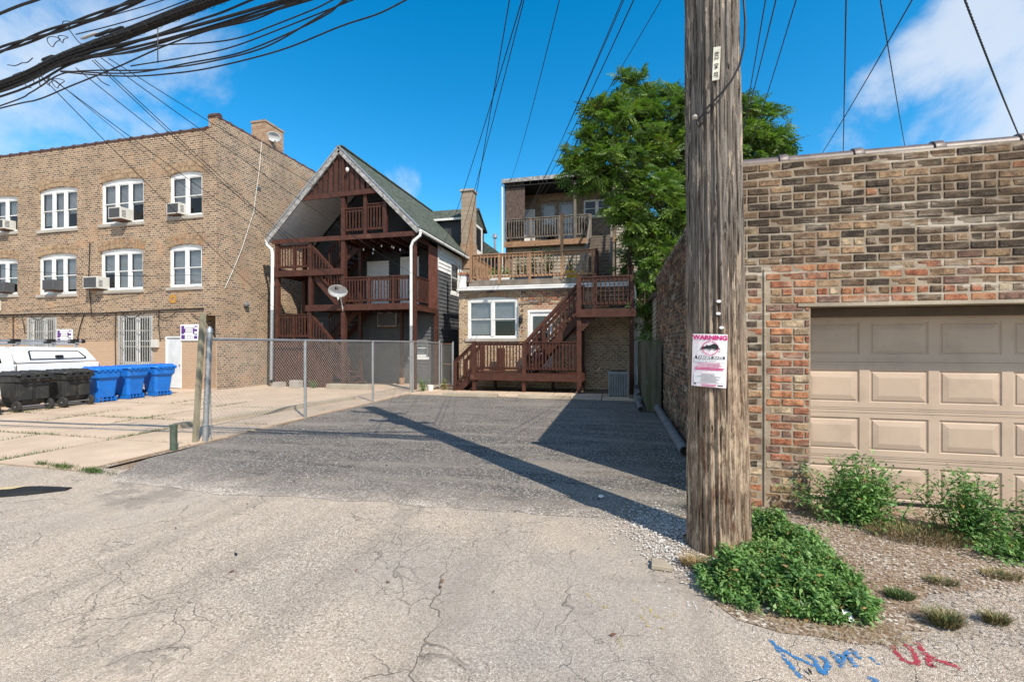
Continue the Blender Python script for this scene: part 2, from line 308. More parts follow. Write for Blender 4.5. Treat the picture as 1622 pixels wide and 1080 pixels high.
def asphalt_mat():
    t = NT('asphalt'); p = t.sep(); flat = t.comb(p[0], p[1], 0)
    v = t.vor(70, flat); ch = t.new('ShaderNodeSeparateColor'); t.l.new(v, ch.inputs[0])
    col = t.ramp(ch.outputs[0], [(0, (.042,.038,.034)), (.34, (.092,.083,.074)), (.64, (.155,.141,.126)), (.85, (.25,.228,.205)), (1, (.55,.51,.47))])
    big = t.noise(.6, 6, .62, flat); col = t.mix(t.ramp(big, [(.44, 0), (.66, .5)]), col, (.22,.195,.17))
    st = t.noise(1, 5, .6, t.map((.35, 2.2, 1), flat, (0, 0, R(14)))); col = t.mix(t.ramp(st, [(.5, 0), (.64, .6)]), col, (.28,.25,.215)); st2 = t.noise(1, 6, .7, t.map((.9, 4, 1), flat, (0, 0, R(-20)))); col = t.mix(t.ramp(st2, [(.56, 0), (.66, .6)]), col, (.035,.033,.032))
    yy = t.math('ADD', p[1], t.math('MULTIPLY', t.noise(1.1, 5, .6, flat), 2.0))
    col = t.mix(t.ramp(t.math('MULTIPLY', yy, .1), [(.5, .6), (.64, 0)]), col, (.40,.34,.28)); eg = t.math('ADD', t.math('ADD', p[1], t.math('MULTIPLY', ch.outputs[2], .55)), t.math('MULTIPLY', t.noise(2.2, 5, .7, flat), 1.3)); col = t.mix(t.math('MULTIPLY', t.ramp(t.math('MULTIPLY', eg, .1), [(.535, 1), (.548, 0)]), t.ramp(t.noise(.9, 5, .6, flat), [(.42, .25), (.56, 1)])), col, t.ramp(ch.outputs[1], [(0, (.2,.17,.14)), (.4, (.44,.37,.30)), (1, (.72,.65,.57))]))
    gm = t.math('MULTIPLY', t.ramp(t.math('MULTIPLY', t.math('ADD', p[0], 8), .1), [(.78, 0), (.9, 1)]), t.ramp(t.noise(1.7, 4, .6, flat), [(.45, 0), (.62, .55)]))
    col = t.mix(gm, col, (.085,.10,.05))
    ed = t.vor(70, flat, 'DISTANCE_TO_EDGE', 'Distance')
    return t.done(col, .88, t.bump(t.math('ADD', t.math('MULTIPLY', t.math('MINIMUM', ed, .25), 2.5), ch.outputs[1]), .7, .005), spec=.25)
def dirt_mat():
    t = NT('gravelly dirt'); p = t.sep(); flat = t.comb(p[0], p[1], 0); v = t.vor(60, flat); ch = t.new('ShaderNodeSeparateColor'); t.l.new(v, ch.inputs[0])
    col = t.ramp(ch.outputs[0], [(0, (.12,.085,.06)), (.4, (.24,.18,.13)), (.7, (.36,.29,.22)), (.92, (.50,.44,.36)), (1, (.68,.64,.58))])
    col = t.mix(t.ramp(t.noise(2.0, 6, .65, flat), [(.42, 0), (.66, .8)]), col, (.20,.125,.072))
    return t.done(col, .95, t.bump(t.math('ADD', ch.outputs[1], t.noise(20, 5, .7)), .8, .012), spec=.1)
def concrete_mat(name, c, c2, c3):
    t = NT(name); n = t.noise(1.2, 6, .62); n2 = t.noise(45, 4, .6); col = t.mix(t.ramp(n, [(.4, 0), (.62, 1)]), c2, c)
    col = t.mix(t.ramp(n2, [(.42, 0), (.72, .4)]), col, c3); col = t.mix(t.ramp(t.noise(.5, 5, .7), [(.5, 0), (.66, .4)]), col, tuple(x*1.1 for x in c3))
    return t.done(col, .92, t.bump(t.math('ADD', n, n2), .35, .006), spec=.15)
M['alley'] = alley_mat(); M['asphalt'] = asphalt_mat(); M['dirt'] = dirt_mat()
M['slab'] = concrete_mat('old concrete slab', (.58,.455,.34), (.48,.37,.275), (.35,.27,.2))
M['stone'] = concrete_mat('limestone', (.46,.43,.38), (.36,.33,.29), (.25,.22,.19))
M['curb'] = concrete_mat('weathered concrete', (.44,.38,.29), (.34,.29,.22), (.2,.17,.12))
def pole_mat():
    t = NT('weathered pole timber'); p = t.sep(); g = t.noise(1, 9, .72, t.map((30, 30, 2.2))); f = t.noise(1, 5, .65, t.map((75, 75, 1.6)), .3); b = t.noise(1, 4, .6, t.map((5, 5, .7)))
    zz = t.math('ADD', p[2], t.math('MULTIPLY', b, 2.2))
    up = t.mix(t.ramp(g, [(.35, 0), (.62, 1)]), (.085,.068,.055), (.27,.24,.21))
    dn = t.mix(t.ramp(g, [(.35, 0), (.62, 1)]), (.075,.045,.03), (.35,.26,.185))
    col = t.mix(t.ramp(t.math('MULTIPLY', zz, .25), [(.62, 0), (.95, 1)]), dn, up)
    col = t.mix(t.ramp(f, [(.40, 1), (.47, 0)]), col, (.035,.025,.02)); pk = t.noise(1, 5, .7, t.map((30, 30, 11))); col = t.mix(t.ramp(pk, [(.30, .9), (.37, 0)]), col, (.03,.022,.018))
    col = t.mix(t.ramp(t.noise(1, 5, .7, t.map((16, 16, 2.5))), [(.58, 0), (.64, .8)]), col, (.52,.41,.30)); lo2 = t.ramp(t.math('MULTIPLY', p[2], .25), [(.38, 1), (.5, 0)]); col = t.mix(t.math('MULTIPLY', lo2, t.ramp(t.noise(1, 6, .7, t.map((7, 7, 2.4))), [(.5, 0), (.58, .65)])), col, (.56,.43,.31)); col = t.mix(t.math('MULTIPLY', lo2, t.ramp(t.noise(1, 6, .72, t.map((6, 6, 1.6)), .5), [(.55, 0), (.62, .7)])), col, (.11,.05,.028))
    return t.done(col, .92, t.bump(t.math('ADD', g, t.math('MULTIPLY', f, .8)), 1, .012), spec=.1)
M['pole'] = pole_mat()
M['deckbrown'] = basic('red brown stained timber', (.092,.034,.021), (.055,.021,.014), 5, .6, (1,1,1), .2, dirt=(.05,.022,.016), dscale=4, damt=.5, vary=.5)
M['newwood'] = basic('bare cedar', (.42,.25,.14), (.29,.165,.095), 6, .75, (1,1,1), .25, dirt=(.20,.13,.085), dscale=3, vary=.5)
M['greywood'] = basic('grey weathered timber', (.25,.215,.18), (.15,.125,.10), 5, .9, (1,1,.4), .4, dirt=(.09,.08,.06), dscale=3, vary=.5)
M['fencewood'] = basic('mossy fence board', (.17,.15,.11), (.10,.09,.065), 4, .92, (3,3,.3), .5, dirt=(.07,.10,.035), dscale=1.6, damt=.8, vary=.6)
M['white'] = basic('white paint', (.80,.80,.78), (.70,.70,.68), 6, .5, bump=.05, dirt=(.48,.46,.42), dscale=3, damt=.3)
M['whitesiding'] = basic('white siding', (.78,.78,.76), (.66,.66,.64), 2, .55, bump=.05)
M['greysiding'] = basic('grey siding', (.105,.11,.117), (.085,.089,.095), 2, .6, bump=.08)
M['darksiding'] = basic('charcoal siding', (.055,.058,.065), (.04,.042,.046), 2, .6, bump=.08)
M['beigesiding'] = basic('beige siding', (.38,.34,.28), (.28,.25,.2), 2, .65, bump=.1)
M['soffit'] = basic('pale vinyl soffit', (.62,.62,.63), (.55,.55,.56), 3, .6, bump=.05)
M['weathertrim'] = basic('peeling grey trim', (.42,.42,.42), (.20,.19,.18), 9, .8, bump=.3, dirt=(.12,.11,.1), dscale=6, damt=.7)
M['galv'] = basic('galvanised steel', (.46,.47,.48), (.36,.37,.38), 14, .42, bump=.06, metal=.65)
M['wire'] = basic('galvanised wire', (.62,.60,.56), (.50,.47,.42), 14, .5, bump=0, metal=.1)
M['pvc'] = basic('grey plastic pipe', (.21,.215,.22), (.14,.145,.15), 5, .5, bump=.1, dirt=(.12,.11,.09), dscale=3)
M['black'] = basic('black rubber', (.018,.018,.018), (.012,.012,.012), 10, .6, bump=.1)
M['cable'] = basic('black cable', (.016,.016,.018), (.03,.03,.032), 20, .55, bump=0)
M['binblack'] = basic('black bin plastic', (.022,.023,.024), (.030,.031,.032), 5, .5, bump=.08, dirt=(.095,.088,.075), dscale=5, damt=.7)
M['binblue'] = basic('blue bin plastic', (.012,.17,.62), (.009,.14,.54), 5, .42, bump=.04, dirt=(.05,.16,.36), dscale=6, damt=.5, vary=.18)
M['tyre'] = basic('tyre', (.03,.03,.03), (.05,.048,.045), 9, .85)
M['carwhite'] = basic('white car paint', (.82,.82,.82), (.80,.80,.80), 2, .22, bump=0, spec=.6)
M['carglass'] = basic('dark car glass', (.02,.022,.025), (.02,.022,.025), 2, .06, bump=0, spec=.8)
M['doorwhite'] = basic('white door paint', (.76,.76,.75), (.70,.70,.69), 4, .45, bump=.04)
M['doordirty'] = basic('scuffed pale steel door', (.66,.68,.70), (.54,.56,.58), 2.5, .5, bump=.05, dirt=(.4,.4,.4), damt=.4)
M['garagedoor'] = basic('tan garage door paint', (.50,.385,.295), (.46,.35,.268), 1.2, .5, bump=.04, dirt=(.33,.25,.19), dscale=3.2, damt=.5)
M['coping'] = basic('glazed clay coping', (.12,.088,.08), (.07,.052,.048), 9, .45, bump=.2, spec=.4, dirt=(.20,.17,.15), dscale=6, damt=.5)
M['redcoping'] = basic('dark red clay coping', (.10,.055,.045), (.06,.035,.03), 9, .5, bump=.2)
M['terracotta'] = basic('terracotta', (.42,.17,.09), (.3,.12,.07), 9, .7)
M['dark'] = basic('dark interior', (.02,.019,.018), (.014,.013,.013), 4, .9, bump=0)
M['blind'] = basic('grey window blind', (.66,.66,.66), (.6,.6,.6), 3, .7, bump=0)
M['curtain'] = basic('pale curtain', (.42,.43,.44), (.33,.34,.35), 5, .8, (6,6,.5), .3)
M['acwhite'] = basic('cream appliance case', (.60,.59,.54), (.52,.51,.47), 6, .5, bump=.04, dirt=(.3,.27,.22), dscale=6)
M['acgrille'] = basic('dark appliance grille', (.10,.105,.11), (.06,.06,.065), 30, .6)
M['condenser'] = basic('grey condenser steel', (.25,.255,.25), (.2,.205,.2), 6, .5, bump=.05)
M['iron'] = basic('pale painted security bar', (.42,.42,.40), (.3,.3,.29), 12, .6, bump=.05)
M['rust'] = basic('rusty steel', (.20,.09,.045), (.10,.06,.045), 14, .8)
M['signwhite'] = basic('sign enamel white', (.78,.77,.78), (.74,.72,.74), 3, .4, bump=0)
M['purple'] = basic('purple print', (.11,.035,.22), (.09,.03,.18), 9, .5, bump=0)
M['pink'] = basic('pink print', (.66,.02,.20), (.56,.02,.17), 9, .5, bump=0)
M['ink'] = basic('black print', (.02,.02,.02), (.03,.03,.03), 9, .5, bump=0)
M['greyprint'] = basic('grey print', (.30,.27,.28), (.3,.27,.28), 9, .5, bump=0)
M['pinkprint'] = basic('faded pink print', (.60,.22,.35), (.6,.2,.33), 9, .5, bump=0)
M['dish'] = basic('pale grey dish', (.50,.51,.52), (.46,.47,.48), 4, .45, bump=0)
M['greenpvc'] = basic('green painted steel', (.075,.11,.08), (.05,.075,.055), 8, .6, bump=.2, dirt=(.15,.13,.1), dscale=5)
M['postwood'] = basic('pale treated post', (.30,.27,.19), (.20,.175,.125), 5, .85, (2,2,.5), .3)
M['yellowpaint'] = basic('faded yellow paint', (.60,.48,.24), (.42,.34,.2), 20, .7)
M['yellow'] = basic('yellow plastic', (.80,.52,.01), (.74,.46,.01), 5, .4, bump=0)
M['bark_riser_shade'] = basic('grey brown bark', (.15,.115,.09), (.08,.06,.048), 9, .95, (2,2,.4), .6, .02)  # for trees and rafters; also the shade painted onto the grey stair risers
M['panelbrown'] = basic('brown painted plywood', (.16,.06,.042), (.115,.042,.03), 3, .6, bump=.15)
M['shake'] = basic('brown shingle panel', (.14,.098,.08), (.07,.05,.042), 10, .9, (2,2,.6), .6)
def shingle_mat(name, a, b, c):
    t = NT(name); p = t.sep(); v = t.comb(p[1], t.math('MULTIPLY', p[2], 1.0), 0)
    nx = t.new('ShaderNodeSeparateXYZ'); t.l.new(t.geo.outputs['True Normal'], nx.inputs[0]); f = t.math('GREATER_THAN', t.math('ABSOLUTE', nx.outputs[0]), .5)
    h = t.math('ADD', t.math('MULTIPLY', p[1], f), t.math('MULTIPLY', p[0], t.math('SUBTRACT', 1, f)))
    bt = t.new('ShaderNodeTexBrick', offset=.43, squash=1); t.l.new(t.comb(h, p[2], 0), bt.inputs['Vector'])
    bt.inputs['Color1'].default_value = (0,0,0,1); bt.inputs['Color2'].default_value = (1,1,1,1); bt.inputs['Mortar'].default_value = (.1,.1,.1,1); bt.inputs['Scale'].default_value = 1
    bt.inputs['Brick Width'].default_value = .17; bt.inputs['Row Height'].default_value = .105; bt.inputs['Mortar Size'].default_value = .006
    col = t.ramp(bt.outputs['Color'], [(0, a), (.35, b), (.7, c)], True); n = t.noise(40, 4, .7); col = t.mix(t.ramp(n, [(.35, 0), (.7, .5)]), col, tuple(x*.6 for x in a))
    return t.done(col, .95, t.bump(t.math('ADD', t.math('MULTIPLY', bt.outputs['Fac'], -1), n), .6, .01), spec=.1)
M['shingle'] = shingle_mat('green asphalt shingle', (.07,.083,.066), (.095,.112,.09), (.12,.137,.112))
def glass_mat():
    t = NT('window glass'); o = t.n['Material Output']; tr = t.new('ShaderNodeBsdfTransparent'); gl = t.new('ShaderNodeBsdfGlossy'); gl.inputs['Roughness'].default_value = .03
    gl.inputs['Color'].default_value = (.9,.95,1,1); tr.inputs['Color'].default_value = (.90,.92,.92,1); fr = t.new('ShaderNodeFresnel'); fr.inputs['IOR'].default_value = 1.45
    mx = t.new('ShaderNodeMixShader'); t.l.new(t.math('ADD', t.math('MULTIPLY', fr.outputs[0], .8), .01), mx.inputs[0]); t.l.new(tr.outputs[0], mx.inputs[1]); t.l.new(gl.outputs[0], mx.inputs[2])
    t.l.new(mx.outputs[0], o.inputs['Surface']); return t.m
M['glass'] = glass_mat()
def leafmat(name, c, c2, trans=.3):
    t = NT(name); n = t.noise(3.5, 3); col = t.mix(t.ramp(n, [(.35, 0), (.65, 1)]), c2, c); o = t.n['Material Output']; t.done(col, .5, spec=.35)
    tb = t.new('ShaderNodeBsdfTranslucent'); t.l.new(t.mix(1.0, col, (1.0, 1.25, .55), 'MULTIPLY'), tb.inputs[0]); mx = t.new('ShaderNodeMixShader'); mx.inputs[0].default_value = trans
    t.l.new(t.b.outputs[0], mx.inputs[1]); t.l.new(tb.outputs[0], mx.inputs[2]); t.l.new(mx.outputs[0], o.inputs['Surface']); return t.m
LEAF = [leafmat('tree leaf', (.13,.22,.035), (.095,.165,.03)), leafmat('tree leaf bright', (.19,.27,.05), (.14,.22,.045)), leafmat('tree leaf deep', (.07,.125,.027), (.055,.10,.025)),
        leafmat('reddish seed cluster', (.40,.17,.05), (.30,.16,.04), .15)]
WEED = [leafmat('weed leaf', (.13,.27,.07), (.10,.21,.055), .25), leafmat('weed leaf light', (.23,.38,.11), (.17,.30,.085), .25), leafmat('weed leaf deep', (.065,.15,.04), (.05,.12,.035), .2),
        leafmat('dry weed', (.34,.21,.08), (.24,.15,.06), .15)]
# ------------------------------------------------------------------ the ground
def sheet(name, pts, z, mat, **k):
    mb = MB(); mb.quad(*[(x, y, z) for x, y in pts]); return struct(name, mb, mat, fix=False, **k)
sheet('ground', [(-400,-300),(400,-300),(400,500),(-400,500)], -.03, M['dirt'])
sheet('alley_pavement', [(-120,-14),(120,-14),(120,4.4),(1.6,4.75),(-7.2,4.75),(-60,4.9),(-120,4.9)], 0, M['alley'])
def ragged(pts, amp, step=.18, seed=3, close=True):
    r = random.Random(seed); out = []
    for i in range(len(pts)):
        a, b = Vector(pts[i]), Vector(pts[(i+1) % len(pts)]); n = max(1, int((b-a).length/step)); ph = r.random()*9
        nrm = Vector((-(b-a).y, (b-a).x)).normalized()
        for k in range(n):
            t = k/n; out.append(tuple(a.lerp(b, t)+nrm*amp*(math.sin(ph+t*n*.55)*.6+r.uniform(-.6, .6))*(1 if 0 < k else 0)))
    return out
lot = ragged([(-7.02,6.2),(-6.9,5.1),(-6.37,4.33),(-4.6,4.22),(-2.84,4.38),(-1.0,4.5),(.55,4.5),(1.1,4.9),(1.14,5.3),(1.14,13.9),(.2,14.05),(-7.05,14.05),(-7.08,10)], .045)
sheet('asphalt_parking_lot', lot, .004, M['asphalt'])
verge = ragged([(.60,4.75),(.50,4.15),(.56,3.75),(.60,3.35),(.74,3.06),(.98,2.98),(1.35,2.97),(1.62,3.02),(1.86,3.2),(2.15,3.7),(2.9,4.0),(4.2,4.1),(7.5,4.1),(9,4.1),(9,5.6),(1.3,5.6),(1.14,5.0)], .07, .15, 8)
sheet('gravel_verge', verge, .005, M['dirt'])
# concrete yard: a bed with separate slabs, joints between them
bed = sheet('concrete_yard', [(-60,4.75),(-7.05,4.75),(-7.05,17.4),(1.16,17.4),(1.16,14.0),(1.7,14.0),(1.7,40),(-60,40)], .002, M['dirt'])
xs = [-45,-41,-37.2,-33.5,-30,-27,-24,-21.3,-18.7,-16.6,-14.6,-12.6,-10.7,-8.9,-7.12]; ys = [4.55,6.15,8.0,10.1,12.3,14.4,16.2,17.8,20,22.6]
slab_rnd = random.Random(5)
for i in range(len(xs)-1):
    for j in range(len(ys)-1):
        x0, x1, y0, y1 = xs[i]+.012, xs[i+1]-.012, ys[j]+.012, ys[j+1]-.012
        if j == 0 and i == len(xs)-2: x1 = -7.2
        r = lambda: slab_rnd.uniform(-.02, .02)
        z = .012+slab_rnd.uniform(0, .008)
        MB().prism([(x0+r(), y0+r(), z-.01), (x1+r()*.3, y0+r(), z-.01), (x1+r()*.3, y1, z-.01), (x0+r(), y1, z-.01)], (slab_rnd.uniform(-.002, .002), 0, .02)).build('concrete_slab', M['slab'], bed)
for k in range(5):
    MB().box(-7.05+k*1.65, -5.42+k*1.65-.01, 14.07+rnd.uniform(0,.05), 15.6, .004, .03+rnd.uniform(0,.012)).build('concrete_slab', M['slab'], bed)
# ------------------------------------------------------------------ walls, windows
def plane_y(Y, s=1):     # wall facing -Y; d runs into the wall
    return lambda a, z, d: Vector((a, Y+d*s, z))
def plane_x(X, s=-1):    # wall facing +X
    return lambda a, z, d: Vector((X+d*s, a, z))
def wall(mb, P, a0, a1, z0, z1, holes=(), depth=.12):
    A = sorted({a0, a1, *[h[0] for h in holes], *[h[1] for h in holes]}); Z = sorted({z0, z1, *[h[2] for h in holes], *[h[3] for h in holes]})
    for i in range(len(A)-1):
        for j in range(len(Z)-1):
            ca, cz = (A[i]+A[i+1])/2, (Z[j]+Z[j+1])/2
            if any(h[0] < ca < h[1] and h[2] < cz < h[3] for h in holes): continue
            mb.quad(P(A[i],Z[j],0), P(A[i+1],Z[j],0), P(A[i+1],Z[j+1],0), P(A[i],Z[j+1],0))
    for h in holes:
        b0, b1, c0, c1 = h[:4]; rise = h[4] if len(h) > 4 else 0; n = 8 if rise else 1
        arc = [(b0+(b1-b0)*k/n, c1-rise*(2*k/n-1)**2) for k in range(n+1)]
        mb.quad(P(b0,c0,0), P(b1,c0,0), P(b1,c0,depth), P(b0,c0,depth))
        mb.quad(P(b0,c0,0), P(b0,arc[0][1],0), P(b0,arc[0][1],depth), P(b0,c0,depth)); mb.quad(P(b1,c0,0), P(b1,arc[-1][1],0), P(b1,arc[-1][1],depth), P(b1,c0,depth))
        for k in range(n):
            (p, q), (r, s) = arc[k], arc[k+1]; mb.quad(P(p,q,0), P(r,s,0), P(r,s,depth), P(p,q,depth))
            if rise: mb.quad(P(p,q,0), P(r,s,0), P(r,c1,0), P(p,c1,0))
def arch_bricks(parent, P, a0, a1, z1, rise, mats, hgt=.2, rows=2):
    mb = MB(); w = a1-a0; n = int(w/.075)
    f = lambda t: (a0+w*t, z1-rise*(2*t-1)**2)
    for rrow in range(rows):
        for k in range(n):
            mb.mi = rnd.randrange(len(mats)); t0, t1 = (k+.07)/n, (k+.93)/n; (p, q), (r, s) = f(t0), f(t1); h0 = rrow*(hgt/rows)+.012; h1 = (rrow+1)*(hgt/rows)-.004
            sl0 = -(2*t0-1)*.10; sl1 = -(2*t1-1)*.10
            g = [P(p-sl0*h0*2,q+h0,-.008), P(r-sl1*h0*2,s+h0,-.008), P(r-sl1*h0*2,s+h0,.03), P(p-sl0*h0*2,q+h0,.03), P(p-sl0*h1*2,q+h1,-.008), P(r-sl1*h1*2,s+h1,-.008), P(r-sl1*h1*2,s+h1,.03), P(p-sl0*h1*2,q+h1,.03)]
            mb.hexa(g)
    return mb.build('brick_arch', mats, parent, stuff=True)
def window(parent, P, a0, a1, z0, z1, rise=0, lites=2, d=.07, frame=.07, split=.5, blind=(1, .6), sill=True, mat='white', tall_mid=False, solid=False, sillmat='stone'):
    """sash window set in a hole; d = set-back from the wall face"""
    f = MB(); zt = z1-rise; D = d+.07
    f.fbox(P, a0, a0+frame, z0, zt, d, D); f.fbox(P, a1-frame, a1, z0, zt, d, D); f.fbox(P, a0+frame, a1-frame, z0, z0+frame*.8, d, D); f.fbox(P, a0+frame, a1-frame, zt-frame, zt, d, D)
    if rise:
        n = 10; poly = [P(a0+(a1-a0)*k/n, z1-rise*(2*k/n-1)**2, d-.01) for k in range(n+1)]; poly = [P(a0, zt-.004, d-.01)]+poly[1:-1]+[P(a1, zt-.004, d-.01)]
        f.prism(poly, P(0,0,.06)-P(0,0,0))
    w = (a1-a0-2*frame)/lites; mull = .13 if lites > 1 else 0; holes = []
    for k in range(lites):
        x0 = a0+frame+w*k+(mull/2 if k else 0); x1 = a0+frame+w*(k+1)-(mull/2 if k < lites-1 else 0); holes.append((x0, x1))
        if k: f.fbox(P, a0+frame+w*k-mull/2+.002, a0+frame+w*k+mull/2-.002, z0+frame*.8, zt-frame, d-.015, D)
    win = f.build('window', M[mat], parent, bevel=.004)
    for k, (x0, x1) in enumerate(holes):
        zb, zz = z0+frame*.8, zt-frame; zm = zb+(zz-zb)*split; s = .032
        sa = MB()
        for (q0, q1, dd) in ((zb, zm+.02, d+.035), (zm-.02, zz, d+.015)):
            sa.fbox(P, x0, x0+s, q0, q1, dd, dd+.028); sa.fbox(P, x1-s, x1, q0, q1, dd, dd+.028); sa.fbox(P, x0+s, x1-s, q0, q0+s, dd, dd+.028); sa.fbox(P, x0+s, x1-s, q1-s, q1, dd, dd+.028)
        sa.build('sash', M[mat], win)
        for (q0, q1, dd) in ((zb+s, zm, d+.05), (zm, zz-s, d+.03)):
            MB().quad(P(x0+s*.5,q0,dd), P(x1-s*.5,q0,dd), P(x1-s*.5,q1,dd), P(x0+s*.5,q1,dd)).build('pane', M['glass'], win, fix=False)
        bl = blind[k % len(blind)]
        if bl > 0:
            bm_ = MB(); nb = max(3, int((zz-zb)*bl/.045)); hz = (zz-zb)*bl
            for q in range(nb):
                t0 = zz-hz*(q+1)/nb; t1 = zz-hz*q/nb-.006; bm_.quad(P(x0,t0,d+.105), P(x1,t0,d+.105), P(x1,t1,d+.12), P(x0,t1,d+.12))
            bm_.build('blind', M['blind'], win, fix=False)
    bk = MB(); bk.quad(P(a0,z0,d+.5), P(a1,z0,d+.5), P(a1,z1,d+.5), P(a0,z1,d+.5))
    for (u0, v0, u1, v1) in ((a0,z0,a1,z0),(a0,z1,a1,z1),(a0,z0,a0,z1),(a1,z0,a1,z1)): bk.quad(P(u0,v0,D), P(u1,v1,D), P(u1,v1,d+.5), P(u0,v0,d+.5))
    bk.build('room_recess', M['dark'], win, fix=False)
    if sill: MB().fbox(P, a0-.09, a1+.07, z0-.12, z0-.002, -.05, d+.06).build('sill', M[sillmat], win, bevel=.006)
    return win
def panel_door(parent, P, a0, a1, z0, z1, mat='doorwhite', d=.03, panels=True, frame=.07, name='door', knob='r', framemat='white', proud=True):
    fr = MB(); fr.fbox(P, a0-frame, a0, z0, z1+frame, d-.06, d+.04); fr.fbox(P, a1, a1+frame, z0, z1+frame, d-.06, d+.04); fr.fbox(P, a0, a1, z1, z1+frame, d-.06, d+.04)
    dr = MB(); dr.fbox(P, a0+.005, a1-.005, z0+.01, z1-.005, d-.02, d+.03); o = dr.build(name, M[mat], parent, bevel=.003); fr.build('door_frame', M[framemat], o)
    w, h = a1-a0, z1-z0
    if panels:
        for (u0, u1, v0, v1) in ((.14,.46,.08,.34),(.54,.86,.08,.34),(.14,.46,.4,.72),(.54,.86,.4,.72),(.14,.46,.78,.93),(.54,.86,.78,.93)):
            q = MB(); A0, A1, Z0, Z1 = a0+w*u0, a0+w*u1, z0+h*v0, z0+h*v1; e = .025
            o_ = [P(A0,Z0,d-.021), P(A1,Z0,d-.021), P(A1,Z1,d-.021), P(A0,Z1,d-.021)]; i_ = [P(A0+e,Z0+e,d-.034), P(A1-e,Z0+e,d-.034), P(A1-e,Z1-e,d-.034), P(A0+e,Z1-e,d-.034)]
            q.hexa(o_+i_); q.build('door_panel', M[mat], o)
    kx = a1-.08 if knob == 'r' else a0+.08; MB().lathe(P(kx, z0+h*.46, d-.06), [(.012,0),(.03,.005),(.03,.03),(.015,.045)], 10, 'y').build('handle', M['galv'], o, smooth=True)
    return o
def ac_unit(label, P, a0, z0, w=.62, h=.4, proud=.32, case='acwhite', louvers=True):
    o = thing('air_conditioner', label, 'air conditioner', P(a0+w/2, z0, 0), 'window air conditioners')
    MB().fbox(P, a0, a0+w, z0, z0+h, -proud, .12).build('case', M[case], o, bevel=.01)
    g = MB(); n = 9
    for k in range(n): g.fbox(P, a0+.05, a0+w-.05, z0+.05+(h-.1)*k/n, z0+.05+(h-.1)*(k+.45)/n, -proud-.008, -proud+.004)
    g.fbox(P, a0+.04, a0+w-.04, z0+.04, z0+h-.04, -proud-.003, -proud+.002); g.build('grille', M['acgrille'], o)
    s = MB()
    for k in range(5): s.quad(P(a0+w+.002, z0+.08+k*.055, -proud+.06), P(a0+w+.002, z0+.08+k*.055, -proud+.2), P(a0+w+.002, z0+.11+k*.055, -proud+.2), P(a0+w+.002, z0+.11+k*.055, -proud+.06))
    s.build('side_vent', M['acgrille'], o, fix=False)
    MB().fbox(P, a0+.06, a0+w-.06, z0-.04, z0-.004, -proud*.8, .02).build('support_bracket', M['rust'], o)
    return o
# ------------------------------------------------------------------ three storey brick building on the left
LY, LX = 13.65, -14.66
lb = thing('brick_apartment_building', 'three storey tan brick walk-up with white arched windows behind the row of bins', 'building', (-26, LY, 0))
P = plane_y(LY); PS = plane_x(LX)
W3 = [(-27.4,-25.2,6.62,8.22),(-23.93,-21.75,6.56,8.34),(-20.46,-18.22,6.6,8.40),(-16.95,-15.35,6.68,8.40)]
W2 = [(-27.4,-25.2,3.9,5.5),(-23.96,-21.78,3.84,5.56),(-20.5,-18.25,3.92,5.6),(-16.97,-15.37,3.95,5.6)]
more = [(-31.2,-29,6.6,8.3),(-34.9,-32.7,6.6,8.3),(-31.2,-29,3.9,5.6),(-34.9,-32.7,3.9,5.6)]
holes = [w+(.11,) for w in W3+W2+more]
B1 = (-24.5,-22.92,.95,2.9); B2 = (-19.44,-17.79,.95,2.9); DR = (-17.13,-16.33,.02,2.07); RC = (-15.32,-14.95,.02,2.85)
holes += [B1, B2, DR, (-30.5,-28.8,.95,2.9)]
mb = MB(); wall(mb, P, -38, -15.36, 0, 9.9, holes, .13); wall(mb, P, -15.36, -14.66, 2.84, 9.9)
wall(mb, P, -15.05, LX, 9.9, 10.36)
mb.quad((-38,LY,0),(-38,19.3,0),(-38,19.3,9.9),(-38,LY,9.9)); mb.quad((-38,19.3,0),(LX,19.3,0),(LX,19.3,10.3),(-38,19.3,9.9))
mb.quad((-38,LY,9.7),(LX,LY,9.7),(LX,19.3,9.7),(-38,19.3,9.7))
# entrance passage at the corner
mb.quad((-15.36,LY,0),(-15.36,LY+1.5,0),(-15.36,LY+1.5,2.84),(-15.36,LY,2.84)); mb.quad((-15.36,LY+1.5,0),(LX-.08,LY+1.5,0),(LX-.08,LY+1.5,2.84),(-15.36,LY+1.5,2.84)); mb.quad((-15.36,LY,2.84),(LX,LY,2.84),(LX,LY+1.5,2.84),(-15.36,LY+1.5,2.84))
mb.quad((LX-.08,LY,0),(LX-.08,LY+1.5,0),(LX-.08,LY+1.5,2.84),(LX-.08,LY,2.84)); mb.quad((LX-.08,LY,0),(LX,LY,0),(LX,LY,2.84),(LX-.08,LY,2.84))
mb.build('front_wall', M['tanbrick'], lb, fix=False)
mb = MB(); wall(mb, PS, LY, 19.3, 0, 10.3); mb.quad((-15.05,LY,9.9),(-15.05,19.3,9.9),(-15.05,19.3,10.3),(-15.05,LY,10.3)); mb.build('side_wall', M['sidebrick'], lb, fix=False)
n = 0
for i, w in enumerate(W3+W2+more):
    lt = 2 if (i in (3, 7)) else 3
    window(lb, P, *w, rise=.11, lites=lt, frame=.1, blind=[(.55,.9,.5),(.9,1,.6),(.6,1,.55),(1,.55),(.5,1,.7),(1,.6,.9),(.55,1,1),(1,1),(.6,.8,1)][i % 9])
    arch_bricks(lb, P, w[0]-.08, w[1]+.08, w[3]+.01, .13, [AB[0], AB[1], AB[0], AB[2] if i in (6, 7) else AB[1]], .36, 2)
